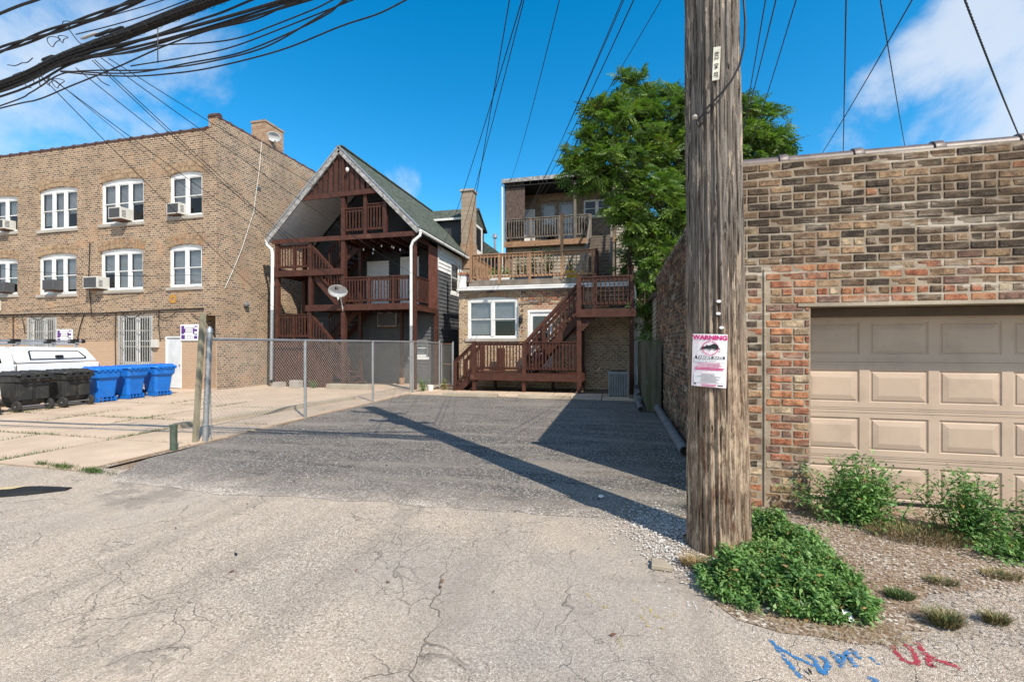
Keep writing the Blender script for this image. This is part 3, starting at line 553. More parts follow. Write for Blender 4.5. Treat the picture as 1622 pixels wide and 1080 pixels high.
def security_bars(parent, P, a0, a1, z0, z1, npk=14, mat='iron'):
    f = MB(); f.fbox(P, a0-.05, a0+.03, z0, z1, -.04, .02); f.fbox(P, a1-.03, a1+.05, z0, z1, -.04, .02)
    for z in (z0+.05, z0+(z1-z0)*.35, z0+(z1-z0)*.68, z1-.06): f.fbox(P, a0+.032, a1-.032, z, z+.035, -.035, -.005)
    g = f.build('security_grille', M[mat], parent)
    for k in range(npk):
        x = a0+.06+(a1-a0-.12)*k/(npk-1); MB().fbox(P, x-.010, x+.010, z0-.02, z1, -.06, -.037).build('bar', M[mat], g)
for b in (B1, B2):
    window(lb, P, b[0], b[1], b[2], b[3], lites=2, frame=.09, blind=(0, 0), split=.48, sill=True); security_bars(lb, P, b[0], b[1], b[2]+.02, b[3]-.02)
panel_door(lb, P, DR[0]+.06, DR[1]-.06, .04, 2.0, 'doordirty', d=.06, panels=False, frame=.055)
x = -37.9
while x < -15.15:                                                  # clay coping tiles along the parapet
    t = MB(); t.lathe((x, LY+.08, 9.93), [(.10,0),(.10,.52),(.125,.53),(.125,.60)], 8, 'x'); t.build('coping_tile', M['redcoping'], lb); x += .615
t = MB(); t.lathe((-15.1, LY+.1, 10.38), [(.12,0),(.14,.2),(.12,.46)], 8, 'x'); t.build('coping_tile', M['redcoping'], lb)
y = LY+.1
while y < 19.2:
    t = MB(); t.lathe((LX-.14, y, 10.33), [(.11,0),(.11,.5),(.135,.51),(.135,.59)], 8, 'y'); t.build('coping_tile', M['redcoping'], lb); y += .6
mb = MB(); mb.box(-15.95,-15.22,16.6,17.7,9.7,11.65); ch = mb.build('chimney', M['chimbrick'], lb); MB().box(-15.98,-15.19,16.57,17.73,11.65,11.73).build('chimney_cap', M['chimbrick'], ch)
for vx in (-27.0,-26.75): 
    mb = MB(); mb.lathe((vx, LY+1.2, 9.7), [(.05,0),(.05,.75),(.09,.76),(.09,.95),(.06,1.0)], 10); mb.build('roof_vent', M['white'], lb, smooth=True)
# pipes and conduits fixed on the facade
cps = [(-38,3.02),(-30,2.98),(-24,3.03),(-20.4,2.99),(-18,3.06),(-15.25,3.1)]
mb = MB(); mb.tube([P(a, z, -.05) for a, z in cps], .03, 6); mb.build('conduit', M['black'], lb)
mb = MB()
for (a, z, b, w_) in ((-25.4,3.0,-25.45,.4),(-24.9,3.0,-24.7,2.2),(-21.3,3.0,-21.7,1.9),(-19.6,3.0,-19.62,.9),(-20.9,3.0,-21.0,5.9),(-17.4,3.05,-17.35,1.9)):
    mb.tube([P(a,z,-.04), P((a+b)/2+rnd.uniform(-.1,.1),(z+w_)/2,-.04), P(b,w_,-.03)], .016, 5)
for k in range(7):
    a = -26+k*1.7; mb.tube([P(a+.9*q, 2.97-.18*math.sin(q*math.pi)-.05*k/7, -.06) for q in (0,.25,.5,.75,1)], .014, 5)
mb.build('hanging_wires', M['black'], lb, stuff=True)
mb = MB(); mb.tube([PS(15.75,10.3,-.04), PS(15.6,9.0,-.05), PS(15.3,7.2,-.06), PS(14.75,5.6,-.04), PS(14.3,4.6,-.04), PS(13.95,3.9,-.04)], .009, 5); mb.build('white_cable', M['white'], lb)
MB().fbox(P, -17.72, -17.42, 1.62, 1.93, -.12, 0).build('meter_box', M['acwhite'], lb, bevel=.01)
MB().lathe(PS(14.9,3.35,-.1), [(.03,-.1),(.09,-.06),(.1,.08),(.05,.12)], 10, 'y').build('wall_lamp', M['pvc'], lb, smooth=True)
mb = MB(); mb.box(LX-.002, LX+.01, 15.5, 15.75, 8.2, 8.36); mb.build('vent_grille', M['acgrille'], lb)
# rosette plate (orange anchor) over the door
mb = MB()
for s in (0, 45): 
    c = P(-16.75, 3.5, -.02)
    for q in range(4):
        t = R(q*90+s); mb.fbox(P, -16.75+.12*math.cos(t)-.05, -16.75+.12*math.cos(t)+.05, 3.5+.12*math.sin(t)-.05, 3.5+.12*math.sin(t)+.05, -.02-.002*s/45, 0)
mb.build('anchor_plate', basic('ochre iron plate', (.5,.25,.05), rough=.7), lb)
for (a, z, w_, h_, lb_, case, pr) in ((-20.0+.5,6.68,.62,.45,'white window unit in the top floor window next to the corner one','acwhite',.38), (-16.83,6.74,.6,.42,'cream window unit low in the two lite top floor corner window','acwhite',.2),
        (-26.1,6.7,.6,.4,'white window unit in the top floor window cut by the left edge','acwhite',.3), (-23.25,4.0,.62,.42,'dark faced window unit in the middle floor window above the short grille','acgrille',.28),
        (-20.9,3.98,.75,.48,'large white unit sticking out left of the second floor middle window','acwhite',.34), (-26.2,4.0,.62,.42,'dark unit in the second floor window cut by the left edge','acgrille',.25), (-27.0,3.2,.8,.5,'cream unit through the wall below the sill at the left edge','acwhite',.35)):
    ac_unit(lb_, P, a, z, w_, h_, pr, case)
def tow_sign(label, P, a0, a1, z0, z1):
    o = thing('wall_sign', label, 'sign', P((a0+a1)/2, z0, 0), 'purple parking signs'); w, h = a1-a0, z1-z0; d = -.035
    MB().fbox(P, a0, a1, z0, z1, d, -.005).build('board', M['signwhite'], o, bevel=.004)
    pr = None
    def blk(u0, u1, v0, v1, m='purple'): MB().quad(P(a0+w*u0,z0+h*v0,d-.003), P(a0+w*u1,z0+h*v0,d-.003), P(a0+w*u1,z0+h*v1,d-.003), P(a0+w*u0,z0+h*v1,d-.003)).build('purple_print' if m == 'purple' else 'grey_print', M[m], o, fix=False)
    for b in ((.06,.22,.42,.92),(.06,.26,.1,.36),(.22,.29,.5,.75),(.70,.78,.42,.8),(.78,.94,.58,.72),(.76,.94,.12,.3),(.8,.86,.82,.93),(.9,.95,.82,.93),(.78,.94,.36,.42)): blk(*b)
    for b in ((.26,.74,.78,.81),(.3,.72,.66,.69),(.32,.68,.53,.57),(.34,.68,.3,.33),(.4,.44,.18,.25),(.55,.6,.18,.25),(.66,.7,.18,.25),(.3,.7,.1,.12)): blk(*b, 'greyprint')
tow_sign('white sign with purple print right of the pale steel door', P, -16.36, -15.50, 1.88, 2.5)
tow_sign('white sign with purple print left of the tall barred window, above the truck', P, -22.85, -21.96, 1.76, 2.37)
# ------------------------------------------------------------------ brick garage on the right
GX, GY, GH = 1.16, 5.25, 3.70; DX0, DX1, DZ = 1.985, 6.85, 2.15
gar = thing('brick_garage', 'one storey old brick garage with a wide tan panelled door, right of the utility pole', 'garage', (4, GY, 0))
mb = MB(); Pm = plane_y(GY+.004); wall(mb, Pm, GX+.012, 9, -.02, GH, [(DX0, DX1, 0, DZ)], .40)
mb.build('mortar_front', M['mortar'], gar, fix=False)
mb = MB(); mb.quad((GX+.012,GY+.012,-.02),(GX+.012,13.9,-.02),(GX+.012,13.9,GH),(GX+.012,GY+.012,GH)); mb.quad((GX+.012,13.9,0),(9,13.9,0),(9,13.9,GH),(GX+.012,13.9,GH)); mb.quad((9,GY,0),(9,13.9,0),(9,13.9,GH),(9,GY,GH))
mb.quad((GX+.012,GY+.012,GH-.06),(9,GY+.012,GH-.06),(9,13.9,GH-.06),(GX+.012,13.9,GH-.06)); mb.build('mortar_side', M['mortar'], gar, fix=False)
def brick_mb(L, H, D, r, mb=None, ox=0, oy=0, oz=0, axis='y'):
    mb = mb or MB(); j = lambda a=.0025: r.uniform(-a, a); c = .008; pts = []
    for (dd, ins) in ((D, 0), (.010, 0), (0, c)):
        for (x, z) in ((ins, ins), (L-ins, ins), (L-ins, H-ins), (ins, H-ins)): pts.append((x+j(), dd+(j(.002) if dd < .02 else 0), z+j()))
    # break a corner now and then
    k = r.randrange(4); q = r.uniform(.0, .012); e = pts[8+k]; pts[8+k] = (e[0]+(q if k in (0, 3) else -q), e[1]+q*.8, e[2]+(q if k < 2 else -q)*.5)
    n = len(mb.v); mb.v += [((ox+x, oy+d, oz+z) if axis == 'y' else (ox+d, oy+x, oz+z)) for x, d, z in pts]
    for f in ((8,9,10,11),(4,5,9,8),(5,6,10,9),(6,7,11,10),(7,4,8,11),(0,1,5,4),(1,2,6,5),(2,3,7,6),(3,0,4,7)): mb.f.append(tuple(n+i for i in f)); mb.m.append(mb.mi)
    return mb
CH, BL = .0838, .2215
rb = random.Random(21); BM = {}
for s in range(5):
    for L_, nm in ((.2075, 's'), (.097, 'h')):
        for mi in range(len(PB)):
            mbb = brick_mb(L_, CH-.016, .055, random.Random(s*7+(nm == 'h')), None); me = bpy.data.meshes.new('brick'); me.from_pydata(mbb.v, [], mbb.f); me.materials.append(PB[mi]); BM[(s, nm, mi)] = me
def tone(x, z, r):
    seam = 1.545; redzone = (x > seam and z < 2.56)
    if redzone: w = [.05,.3,1.1,.9,5,3.2,2,.8] if z < 2.2 or x < 1.98 else [.7,1.6,2.5,2.2,3.6,1.2,2,.7]
    elif z > 2.5: dk = 2.6 if 2.7 < z < 3.3 else 1.5; w = [dk*1.3,dk*1.6,3.6,1.5,.03,.10,.35,.22]
    else: w = [1.5,2.3,2.4,2.0,.5,.5,.6,1.4]
    if z < .42: w = [.1, .5, 2.5, 4, .1, .1, .6, 3]
    return r.choices(range(8), w)[0]
cnt = 0; rest = MB(); rows = int(GH/CH)
for r_ in range(rows):
    z = r_*CH; head = (r_ % 6 == 3); L = BL/2 if head else BL; x = GX - (0 if head else (BL/2 if r_ % 2 else 0))
    while x < 8.9:
        x0, x1 = max(x, GX), min(x+L, 9); x += L
        parts = [(x0, x1)]
        if z < DZ-.02: parts = [(a, min(b, DX0)) for a, b in parts if a < DX0-.03]+[(max(a, DX1), b) for a, b in [(x0, x1)] if b > DX1+.03]
        for a, b in parts:
            # control joint at x = 1.545 below the upper courses
            if z < 2.56 and a < 1.545 < b:
                pcs = [(a, 1.535), (1.56, b)]
            else: pcs = [(a, b)]
            for a2, b2 in pcs:
                if b2-a2 < .045: continue
                mi = tone((a2+b2)/2, z, rb); nm = 's' if b2-a2 > .15 else 'h'; s = rb.randrange(5); base = .2075 if nm == 's' else .097; ln = b2-a2-.014+(.0 if a2 > GX+.01 else 0)
                pass
                vis = a2 > 1.33 and a2 < 3.85 and z > .0
                if vis and cnt < 298:
                    o = bpy.data.objects.new('brick', BM[(s, nm, mi)]); COL.objects.link(o); o.parent = gar
                    o.location = Vector((a2, GY-rb.uniform(0, .008), z+.006))-Vector((4, GY, 0)); o.scale = (ln/base, 1, 1); o.rotation_euler = (0, rb.uniform(-.008, .008), rb.uniform(-.006, .006)); cnt += 1
                else:
                    rest.mi = mi; brick_mb(ln, CH-.0135, .06, rb, rest, a2, GY-rb.uniform(0, .008), z+.006)
rest.build('brick_courses', PB, gar, stuff=True, fix=False)
side = MB()
for r_ in range(rows):
    z = r_*CH; head = (r_ % 6 == 3); L = BL/2 if head else BL; y = GY+.065-(0 if head else (BL/2 if r_ % 2 else 0))
    while y < 13.85:
        y0, y1 = max(y, GY+.065), min(y+L, 13.9); y += L
        if y1-y0 < .05: continue
        side.mi = rb.choices(range(8), [3,4,3,.8,.5,.3,1.2,.3])[0]; brick_mb(y1-y0-.014, CH-.0135, .05, rb, side, GX-rb.uniform(0, .007), y0, z+.006, 'x')
side.build('side_brick_courses', PB, gar, stuff=True, fix=False)
MB().tube([(1.547, GY+.002, 0), (1.549, GY+.0, 1.3), (1.546, GY+.002, 2.55)], .014, 6).build('mortar_seam', M['mortar'], gar)
x = GX-.06; k = 0
while x < 9:                                                       # glazed clay coping pipes
    t = MB(); t.lathe((x, GY+.12, GH+.005), [(.085,0),(.085,.60),(.102,.605),(.106,.68),(.092,.70)], 14, 'x'); t.build('coping_tile', M['coping'], gar, smooth=True); x += .70
y = GY+.3
while y < 13.9:
    t = MB(); t.lathe((GX+.08, y, GH+.005), [(.085,0),(.085,.60),(.105,.605),(.105,.67)], 10, 'y'); t.build('coping_tile', M['coping'], gar, smooth=True); y += .67
MB().box(DX0-.12, DX1+.12, GY-.012, GY+.14, DZ-.004, DZ+.03).build('steel_lintel', M['curb'], gar)
MB().box(DX0+.002, DX1-.002, GY+.3, GY+.41, DZ-.10, DZ-.004).build('door_header', basic('brown header trim', (.10,.07,.045), rough=.6), gar, bevel=.005)
MB().box(DX0+.002, DX0+.03, GY+.33, GY+.42, .0, DZ-.1).build('door_stop', M['garagedoor'], gar)
PD = plane_y(GY+.42); SH = .53; ztop = DZ-.07
def raised(a0, a1, z0, z1):
    q = MB(); rings = [(0, 0), (.014, .012), (.026, .012), (.034, .004), (.085, -.006)]; prev = None
    for ins, d in rings:
        cur = [P_(a0+ins, z0+ins, d) for P_ in [PD]]+[PD(a1-ins, z0+ins, d), PD(a1-ins, z1-ins, d), PD(a0+ins, z1-ins, d)]
        if prev:
            for i in range(4): q.quad(prev[i], prev[(i+1) % 4], cur[(i+1) % 4], cur[i])
        prev = cur
    q.quad(*prev); return q
for r_ in range(4):
    z1 = ztop-r_*SH; z0 = z1-SH+.004; xs_ = [2.075+.645*k for k in range(8)]; hl = [(a, min(a+.55, DX1-.03), z0+.075, z1-.085) for a in xs_ if a+.3 < DX1]
    s = MB(); A = sorted({DX0, DX1, *[h[0] for h in hl], *[h[1] for h in hl]}); Zs = [z0, z0+.085, z1-.085, z1]
    for i in range(len(A)-1):
        for j in range(3):
            ca, cz = (A[i]+A[i+1])/2, (Zs[j]+Zs[j+1])/2
            if any(h[0] < ca < h[1] and h[2] < cz < h[3] for h in hl): continue
            s.quad(PD(A[i],Zs[j],0), PD(A[i+1],Zs[j],0), PD(A[i+1],Zs[j+1],0), PD(A[i],Zs[j+1],0))
    for (q0, q1, d0, d1) in ((z0-.004, z0, .012, 0), (z1-.03, z1-.022, -.004, -.004), (z0+.022, z0+.03, -.004, -.004)):
        s.quad(PD(DX0,q0,d0), PD(DX1,q0,d0), PD(DX1,q1,d1), PD(DX0,q1,d1))
    sec = s.build('door_section', M['garagedoor'], gar, fix=False)
    for h in hl: raised(*h).build('raised_panel', M['garagedoor'], sec, fix=False)
MB().quad(PD(DX0,-.02,.03), PD(DX1,-.02,.03), PD(DX1,DZ,.03), PD(DX0,DZ,.03)).build('door_backing', M['dark'], gar, fix=False)
MB().box(DX0, DX1, GY+.38, GY+.46, -.02, .03).build('bottom_seal', M['black'], gar)
# ------------------------------------------------------------------ railings and stairs
def railing(parent, p0, p1, zb, zt, mat, sp=.125, posts=(), pw=.1, cap=(.12,.04), bal=.035, ends=(0,0), skip_top=False, face=None):
    """level or sloping railing; p0,p1 = (x,y,z of the walking line)"""
    p0, p1 = Vector(p0), Vector(p1); up = Vector((0,0,1)); m = M[mat]
    MB().bar(p0+up*zt, p1+up*zt, cap[0], cap[1]).build('top_rail', m, parent)
    MB().bar(p0+up*(zt-.085), p1+up*(zt-.085), .04, .09).build('upper_rail', m, parent)
    MB().bar(p0+up*zb, p1+up*zb, .04, .09).build('bottom_rail', m, parent)
    d = p1-p0; n = int(Vector((d.x, d.y)).length/sp); side = Vector((d.y, -d.x, 0)).normalized()*.035
    for k in range(n):
        c = p0+d*((k+.5)/n)+side; j = rnd.uniform(-.004, .004)
        MB().box(c.x-bal/2+j, c.x+bal/2+j, c.y-bal/2, c.y+bal/2, c.z+zb-.04, c.z+zt-.05).build('baluster', m, parent)
    for t in posts:
        c = p0+d*t; MB().box(c.x-pw/2, c.x+pw/2, c.y-pw/2+.002, c.y+pw/2, c.z-.15, c.z+zt+.03).build('railing_post', m, parent)
def stairs(parent, axis, a0, z0, a1, z1, b0, b1, n, mat, tread=.28, risers=False, rails=True):
    m = M[mat]; pt = (lambda a, b, z: (a, b, z)) if axis == 'x' else (lambda a, b, z: (b, a, z))
    for b in (b0+.02, b1-.02):
        s = MB(); e = .0; s.bar(pt(a0, b, z0-.13), pt(a1, b, z1-.13), .04, .24); s.build('stringer', m, parent)
    for k in range(n):
        t = (k+.5)/n; a = a0+(a1-a0)*t; z = z0+(z1-z0)*(k+1)/n if z1 > z0 else z0+(z1-z0)*k/n
        z = z0+(z1-z0)*(k+.5)/n+abs(z1-z0)/n/2
        s = MB(); lo_, hi_ = a-tread/2, a+tread/2; q = [pt(lo_, b0+.045, z-.04), pt(hi_, b0+.045, z-.04), pt(hi_, b1-.045, z-.04), pt(lo_, b1-.045, z-.04)]
        s.hexa(q+[(x, y, zz+.04) for x, y, zz in q]); s.build('tread', m, parent)
        if risers:
            ar = lo_ if (a1 > a0) == (z1 > z0) else hi_; s = MB(); q = [pt(ar-.01, b0+.045, z-.04-abs(z1-z0)/n+.045), pt(ar+.01, b0+.045, z-.04-abs(z1-z0)/n+.045), pt(ar+.01, b1-.045, z-.04-abs(z1-z0)/n+.045), pt(ar-.01, b1-.045, z-.04-abs(z1-z0)/n+.045)]
            s.hexa(q+[(x, y, z-.042) for x, y, _ in q]); s.build('riser', M['bark_riser_shade'] if mat == 'greywood' else m, parent)  # grey stairs: darker riser colour paints in the shadow lines between treads
def siding(parent, P, a0, a1, z0, z1, mat, exp=.115, holes=(), name='siding', top=None, stuffed=True):
    mb = MB(); n = int(math.ceil((z1-z0)/exp))
    for k in range(n):
        q0, q1 = z0+k*exp, min(z0+(k+1)*exp, z1); segs = [(a0, a1)]
        if top:
            s_ = top((q0+q1)/2)
            if s_ is None: continue
            segs = [s_]
        for h in holes:
            if h[2] < (q0+q1)/2 < h[3]:
                ns_ = []
                for s0, s1 in segs:
                    if s1 <= h[0] or s0 >= h[1]: ns_.append((s0, s1)); continue
                    if s0 < h[0]: ns_.append((s0, h[0]))
                    if s1 > h[1]: ns_.append((h[1], s1))
                segs = ns_
        for s0, s1 in segs:
            mb.quad(P(s0,q0,-.032), P(s1,q0,-.032), P(s1,q1,-.003), P(s0,q1,-.003)); mb.quad(P(s0,q0,-.032), P(s1,q0,-.032), P(s1,q0,0), P(s0,q0,0))
    return mb.build(name, M[mat], parent, fix=False, stuff=stuffed)
# ------------------------------------------------------------------ gabled house with red brown back porches
HX0, HX1, HY, HB = -13.62, -7.5, 15.45, 17.75; RX, RZ, EZ = -10.6, 9.42, 6.02
hs_ = thing('gabled_porch_house', 'gabled house with green roof and red brown open back porches on three levels', 'house', (-10.6, HB, 0))
PBk = plane_y(HB); PSd = plane_x(HX1)
D1 = (-10.86,-9.8,3.34,5.42); D2 = (-9.25,-8.35,3.34,5.72); WG = (-8.75,-7.95,1.2,1.98); WS = (19.3,20.45,4.15,5.65); AT = (-9.9,-9.0,6.1,7.7)
mb = MB(); wall(mb, PBk, HX0, HX1, 0, EZ, [D1, D2, WG], .1); mb.quad((HX0,HB,EZ),(HX1,HB,EZ),(RX,HB,RZ-.25)); wall(mb, PSd, HB, 30, 0, EZ, [WS], .1)
mb.quad((HX0,HB,0),(HX0,30,0),(HX0,30,EZ),(HX0,HB,EZ)); mb.quad((HX0,30,0),(HX1,30,0),(HX1,30,EZ),(HX0,30,EZ)); mb.build('wall', M['darksiding'], hs_, fix=False)
siding(hs_, PBk, HX0, HX1, 0, 3.05, 'greysiding', .15, [WG]); siding(hs_, PBk, HX0, HX1, 3.05, EZ, 'darksiding', .15, [D1, D2])
slope = (RZ-EZ)/(HX1+.15-RX)
siding(hs_, PBk, HX0, HX1, EZ, RZ-.3, 'darksiding', .15, [AT], top=lambda z: (RX-(RZ-.2-z)/slope, RX+(RZ-.2-z)/slope))
siding(hs_, PSd, HB, 30, 0, 4.95, 'greysiding', .17, [WS]); siding(hs_, PSd, HB, 30, 4.95, EZ, 'whitesiding', .17, [WS], name='upper_siding')
for zz, m_ in ((0, 'greysiding'), (4.95, 'whitesiding')): MB().box(HX1-.04, HX1+.045, HB-.045, HB+.06, zz+.002, 4.948 if zz == 0 else EZ).build('corner_trim', M[m_], hs_)
panel_door(hs_, PBk, *[D1[0]+.06, D1[1]-.06, 3.36, 5.36], d=.04); panel_door(hs_, PBk, D2[0]+.12, D2[1]-.12, 3.36, 5.45, d=.04, frame=.11)
window(hs_, PBk, *WG, lites=1, blind=(1,), sillmat='white'); window(hs_, PSd, *WS, lites=1, frame=.11, blind=(.6,), d=.0, sillmat='white')
# roof: two slopes, shingles, boards, fascia
def roof_slope(sgn, x_e, z_e, y0=15.32, y1=30.3, th=.10):
    q = MB(); ez = z_e; n = Vector((sgn*(RZ-ez), 0, abs(x_e-RX))).normalized()*th; a, b = Vector((RX, y0, RZ)), Vector((x_e, y0, ez))
    q.prism([a, b, b+n, a+n*1.0], (0, y1-y0, 0)); return q.build('roof', M['shingle'], hs_)
rR = roof_slope(1, HX1+.28, EZ+.02); rL = roof_slope(-1, HX0-.3, EZ+.02)
for sgn, xe, o in ((1, HX1+.28, rR), (-1, HX0-.3, rL)):
    a, b = Vector((RX, 15.29, RZ-.06)), Vector((xe, 15.29, EZ-.045)); MB().bar(a, b, .05, .19).build('barge_board', M['weathertrim'], o)
    ap, bp = Vector((RX, 15.255, RZ+.09)), Vector((xe+.03*sgn, 15.255, EZ+.12)); MB().bar(ap, bp, .03, .045).build('roof_edge_strip', M['galv'], o)
ridge = MB().bar((RX, 15.3, RZ+.10), (RX, 30.3, RZ+.10), .28, .05).build('ridge_cap', M['shingle'], hs_)
for sgn, xe in ((1, HX1+.28), (-1, HX0-.3)):                      # soffit boards under each slope
    d = Vector((xe-RX, 0, EZ-RZ)); L_ = d.length; d.normalize(); nb = 22; m_ = 'soffit' if sgn < 0 else 'darksiding'; q = MB()
    for k in range(nb):
        a = Vector((RX, 15.36, RZ-.05))+d*(L_*k/nb+.004)+Vector((0,0,-.06)); b = Vector((RX, 15.36, RZ-.05))+d*(L_*(k+1)/nb-.006)+Vector((0,0,-.06)); q.prism([a, b, b+Vector((0,0,.02)), a+Vector((0,0,.02))], (0, 2.36, 0))
    q.build('soffit_boards', M[m_], hs_, stuff=True)
q = MB(); q.lathe((HX1+.34, 15.28, EZ-.02), [(.06,0),(.06,15)], 8, 'y'); q.build('gutter', M['white'], hs_); q = MB(); q.lathe((HX0-.36, 15.28, EZ-.02), [(.06,0),(.06,15)], 8, 'y'); q.build('gutter', M['white'], hs_)
q = MB(); q.tube([(HX1+.34,15.35,EZ-.05),(HX1+.32,15.33,EZ-.2),(HX1+.05,15.3,EZ-.42),(HX1-.03,15.3,EZ-.6),(HX1-.03,15.3,2.4)], .055, 10); q.build('downspout', M['white'], hs_, smooth=True)
MB().tube([(HX1-.03,15.3,2.45),(HX1-.03,15.3,.05)], .06, 10).build('downspout', M['galv'], hs_, smooth=True)
q = MB(); q.tube([(HX0-.36,15.35,EZ-.02),(HX0-.34,15.33,EZ-.22),(HX0-.1,15.3,EZ-.4),(HX0-.06,15.3,EZ-.62),(HX0-.08,15.3,3.1)], .062, 10); q.build('downspout', M['white'], hs_, smooth=True)
MB().tube([(HX0-.08,15.3,3.15),(HX0-.1,15.28,.3)], .068, 10).build('downspout', M['galv'], hs_, smooth=True)
# posts and beams
DB = 'deckbrown'; F_ = HY
def post(x, y, z0, z1, w=.15): return MB().box(x-w/2, x+w/2, y-w/2, y+w/2, z0, z1).build('porch_post', M[DB], hs_)
post(-13.55, F_, 0, EZ-.12); post(-11.98, F_, 0, 5.84, .14); post(-10.48, F_, 0, 7.62, .17); post(-7.46, F_, 0, EZ-.1, .14)
post(-9.52, F_, 5.98, 7.66, .13); post(-8.67, F_, 5.98, 7.25, .13); post(-13.5, 17.0, 0, 6); post(-10.48, 16.6, 0, 6.0, .13); post(-7.5, 17.6, 0, 3.1); post(-9.0, 17.4, 0, 3.1, .12)
MB().box(-13.72, -7.38, F_-.125, F_-.08, 5.83, 6.01).build('beam', M[DB], hs_); MB().bar((-12.25, F_-.11, 7.60), (-8.95, F_-.11, 7.66), .05, .19).build('beam', M[DB], hs_)
def floor_(x0, x1, y0, y1, z, name='porch_floor'):
    q = MB(); n = max(2, int((y1-y0)/.14))
    for k in range(n): q.box(x0, x1, y0+(y1-y0)*k/n, y0+(y1-y0)*(k+.95)/n, z-.035, z)
    o = q.build(name, M[DB], hs_, stuff=True)
    for k in range(int((x1-x0)/.42)+1):
        xx = x0+.03+(x1-x0-.06)*k/max(1, int((x1-x0)/.42)); MB().box(xx-.02, xx+.02, y0+.05, y1-.02, z-.22, z-.037).build('joist', M[DB], o)
    return o
floor_(-10.6, -7.5, F_-.05, HB, 5.98); floor_(-12.0, -7.5, F_-.05, HB, 3.31); floor_(-13.6, -11.98, F_-.05, HB-.1, 4.72, 'landing_floor'); floor_(-13.6, -11.98, F_-.05, HB-.1, 1.93, 'landing_floor')
MB().box(-12.16, -7.54, F_-.13, F_-.08, 3.07, 3.31).build('fascia', M[DB], hs_); MB().box(-13.66, -10.4, F_-.13, F_-.08, 4.49, 4.73).build('fascia', M[DB], hs_); MB().box(-13.7, -11.9, F_-.13, F_-.08, 1.60, 1.93).build('fascia', M[DB], hs_)
MB().box(HX1+.0, HX1+.045, F_-.1, HB-.03, 3.05, 3.25).build('fascia', M[DB], hs_)
railing(hs_, (-13.5,F_,4.72), (-12.03,F_,4.72), .17, 1.04, DB, posts=(.5,)); railing(hs_, (-13.5,F_,1.93), (-12.03,F_,1.93), .15, 1.02, DB, posts=(.5,))
railing(hs_, (-10.4,F_,3.31), (-7.52,F_,3.31), .14, 1.05, DB, posts=(.36,.72)); railing(hs_, (-10.4,F_,5.98), (-9.58,F_,5.98), .25, 1.08, DB); railing(hs_, (-9.46,F_,5.98), (-8.7,F_,5.98), .25, 1.2, DB)
railing(hs_, (HX1+.02,F_+.1,3.31), (HX1+.02,16.75,3.31), .12, 1.03, DB); MB().box(HX1-.02, HX1+.03, 16.85, HB-.03, 3.25, EZ-.02).build('side_panel', M['panelbrown'], hs_)
MB().box(HX1-.02, HX1+.03, 15.6, HB-.03, EZ-.17, EZ-.03).build('beam', M[DB], hs_)
# stairs: two switchback flights
stairs(hs_, 'x', -11.98, 4.72, -10.62, 3.31, 15.5, 16.45, 7, DB); stairs(hs_, 'x', -12.0, 4.72, -10.6, 5.98, 16.6, 17.5, 7, DB)
stairs(hs_, 'x', -11.98, 1.93, -10.1, .02, 15.5, 16.45, 9, DB); stairs(hs_, 'x', -12.0, 1.93, -10.62, 3.31, 16.6, 17.5, 7, DB)
railing(hs_, (-11.9,F_,4.68), (-10.55,F_,3.3), .15, 1.0, DB, cap=(.09,.07)); railing(hs_, (-11.9,F_,1.88), (-10.2,F_,.1), .15, 1.0, DB, cap=(.09,.07))
railing(hs_, (-12.0,16.58,4.72), (-10.6,16.58,5.98), .15, 1.0, DB); railing(hs_, (-12.0,16.58,1.93), (-10.62,16.58,3.31), .15, 1.0, DB)
# skirt boards below the landing
x = -13.62
while x < -11.0:
    w_ = .135; zt = 1.60 if x < -11.95 else 1.60-(x+11.98)*1.0; zt = max(.2, zt)
    MB().box(x, x+w_, F_-.06, F_-.035, .03, zt-.003).build('skirt_board', M[DB], hs_, label=None); x += .15
MB().box(-13.6, -11.0, F_-.03, F_+.01, .15, .24).build('skirt_rail', M[DB], hs_)
# gable boards: cut to the slope
x = -12.28
while x < -8.95:
    w_ = .155; zr = lambda xx: RZ-.14-abs(xx-RX)*slope; a, b = x, x+w_; bot = 7.55
    if min(zr(a), zr(b)) > bot+.08:
        MB().prism([(a,F_-.07,bot),(b,F_-.07,bot),(b,F_-.07,zr(b)),(a,F_-.07,zr(a))], (0,.03,0)).build('gable_board', M[DB], hs_)
    x += .235
MB().bar((-10.45,F_-.10,7.6),(-10.45,F_-.10,9.0), .1, .05).build('gable_post', M[DB], hs_)
q = MB(); q.lathe((-10.2, F_-.2, 8.55), [(.03,-.1),(.06,-.06),(.07,.02),(.03,.06)], 10); q.build('flood_lamp', M['white'], hs_, smooth=True)
MB().box(-13.5, -13.1, 15.1, 15.4, .0, .22).build('concrete_block', M['stone'], hs_)
q = MB()                                                           # bulbs strung under the porch ceiling
for k in range(9): q.lathe((-9.9+k*.28, 15.9+.25*math.sin(k*2), 5.55-.12*math.sin(k*1.3)), [(.01,-.05),(.035,0),(.01,.05)], 6)
q.build('bulb_string', M['signwhite'], hs_, stuff=True)
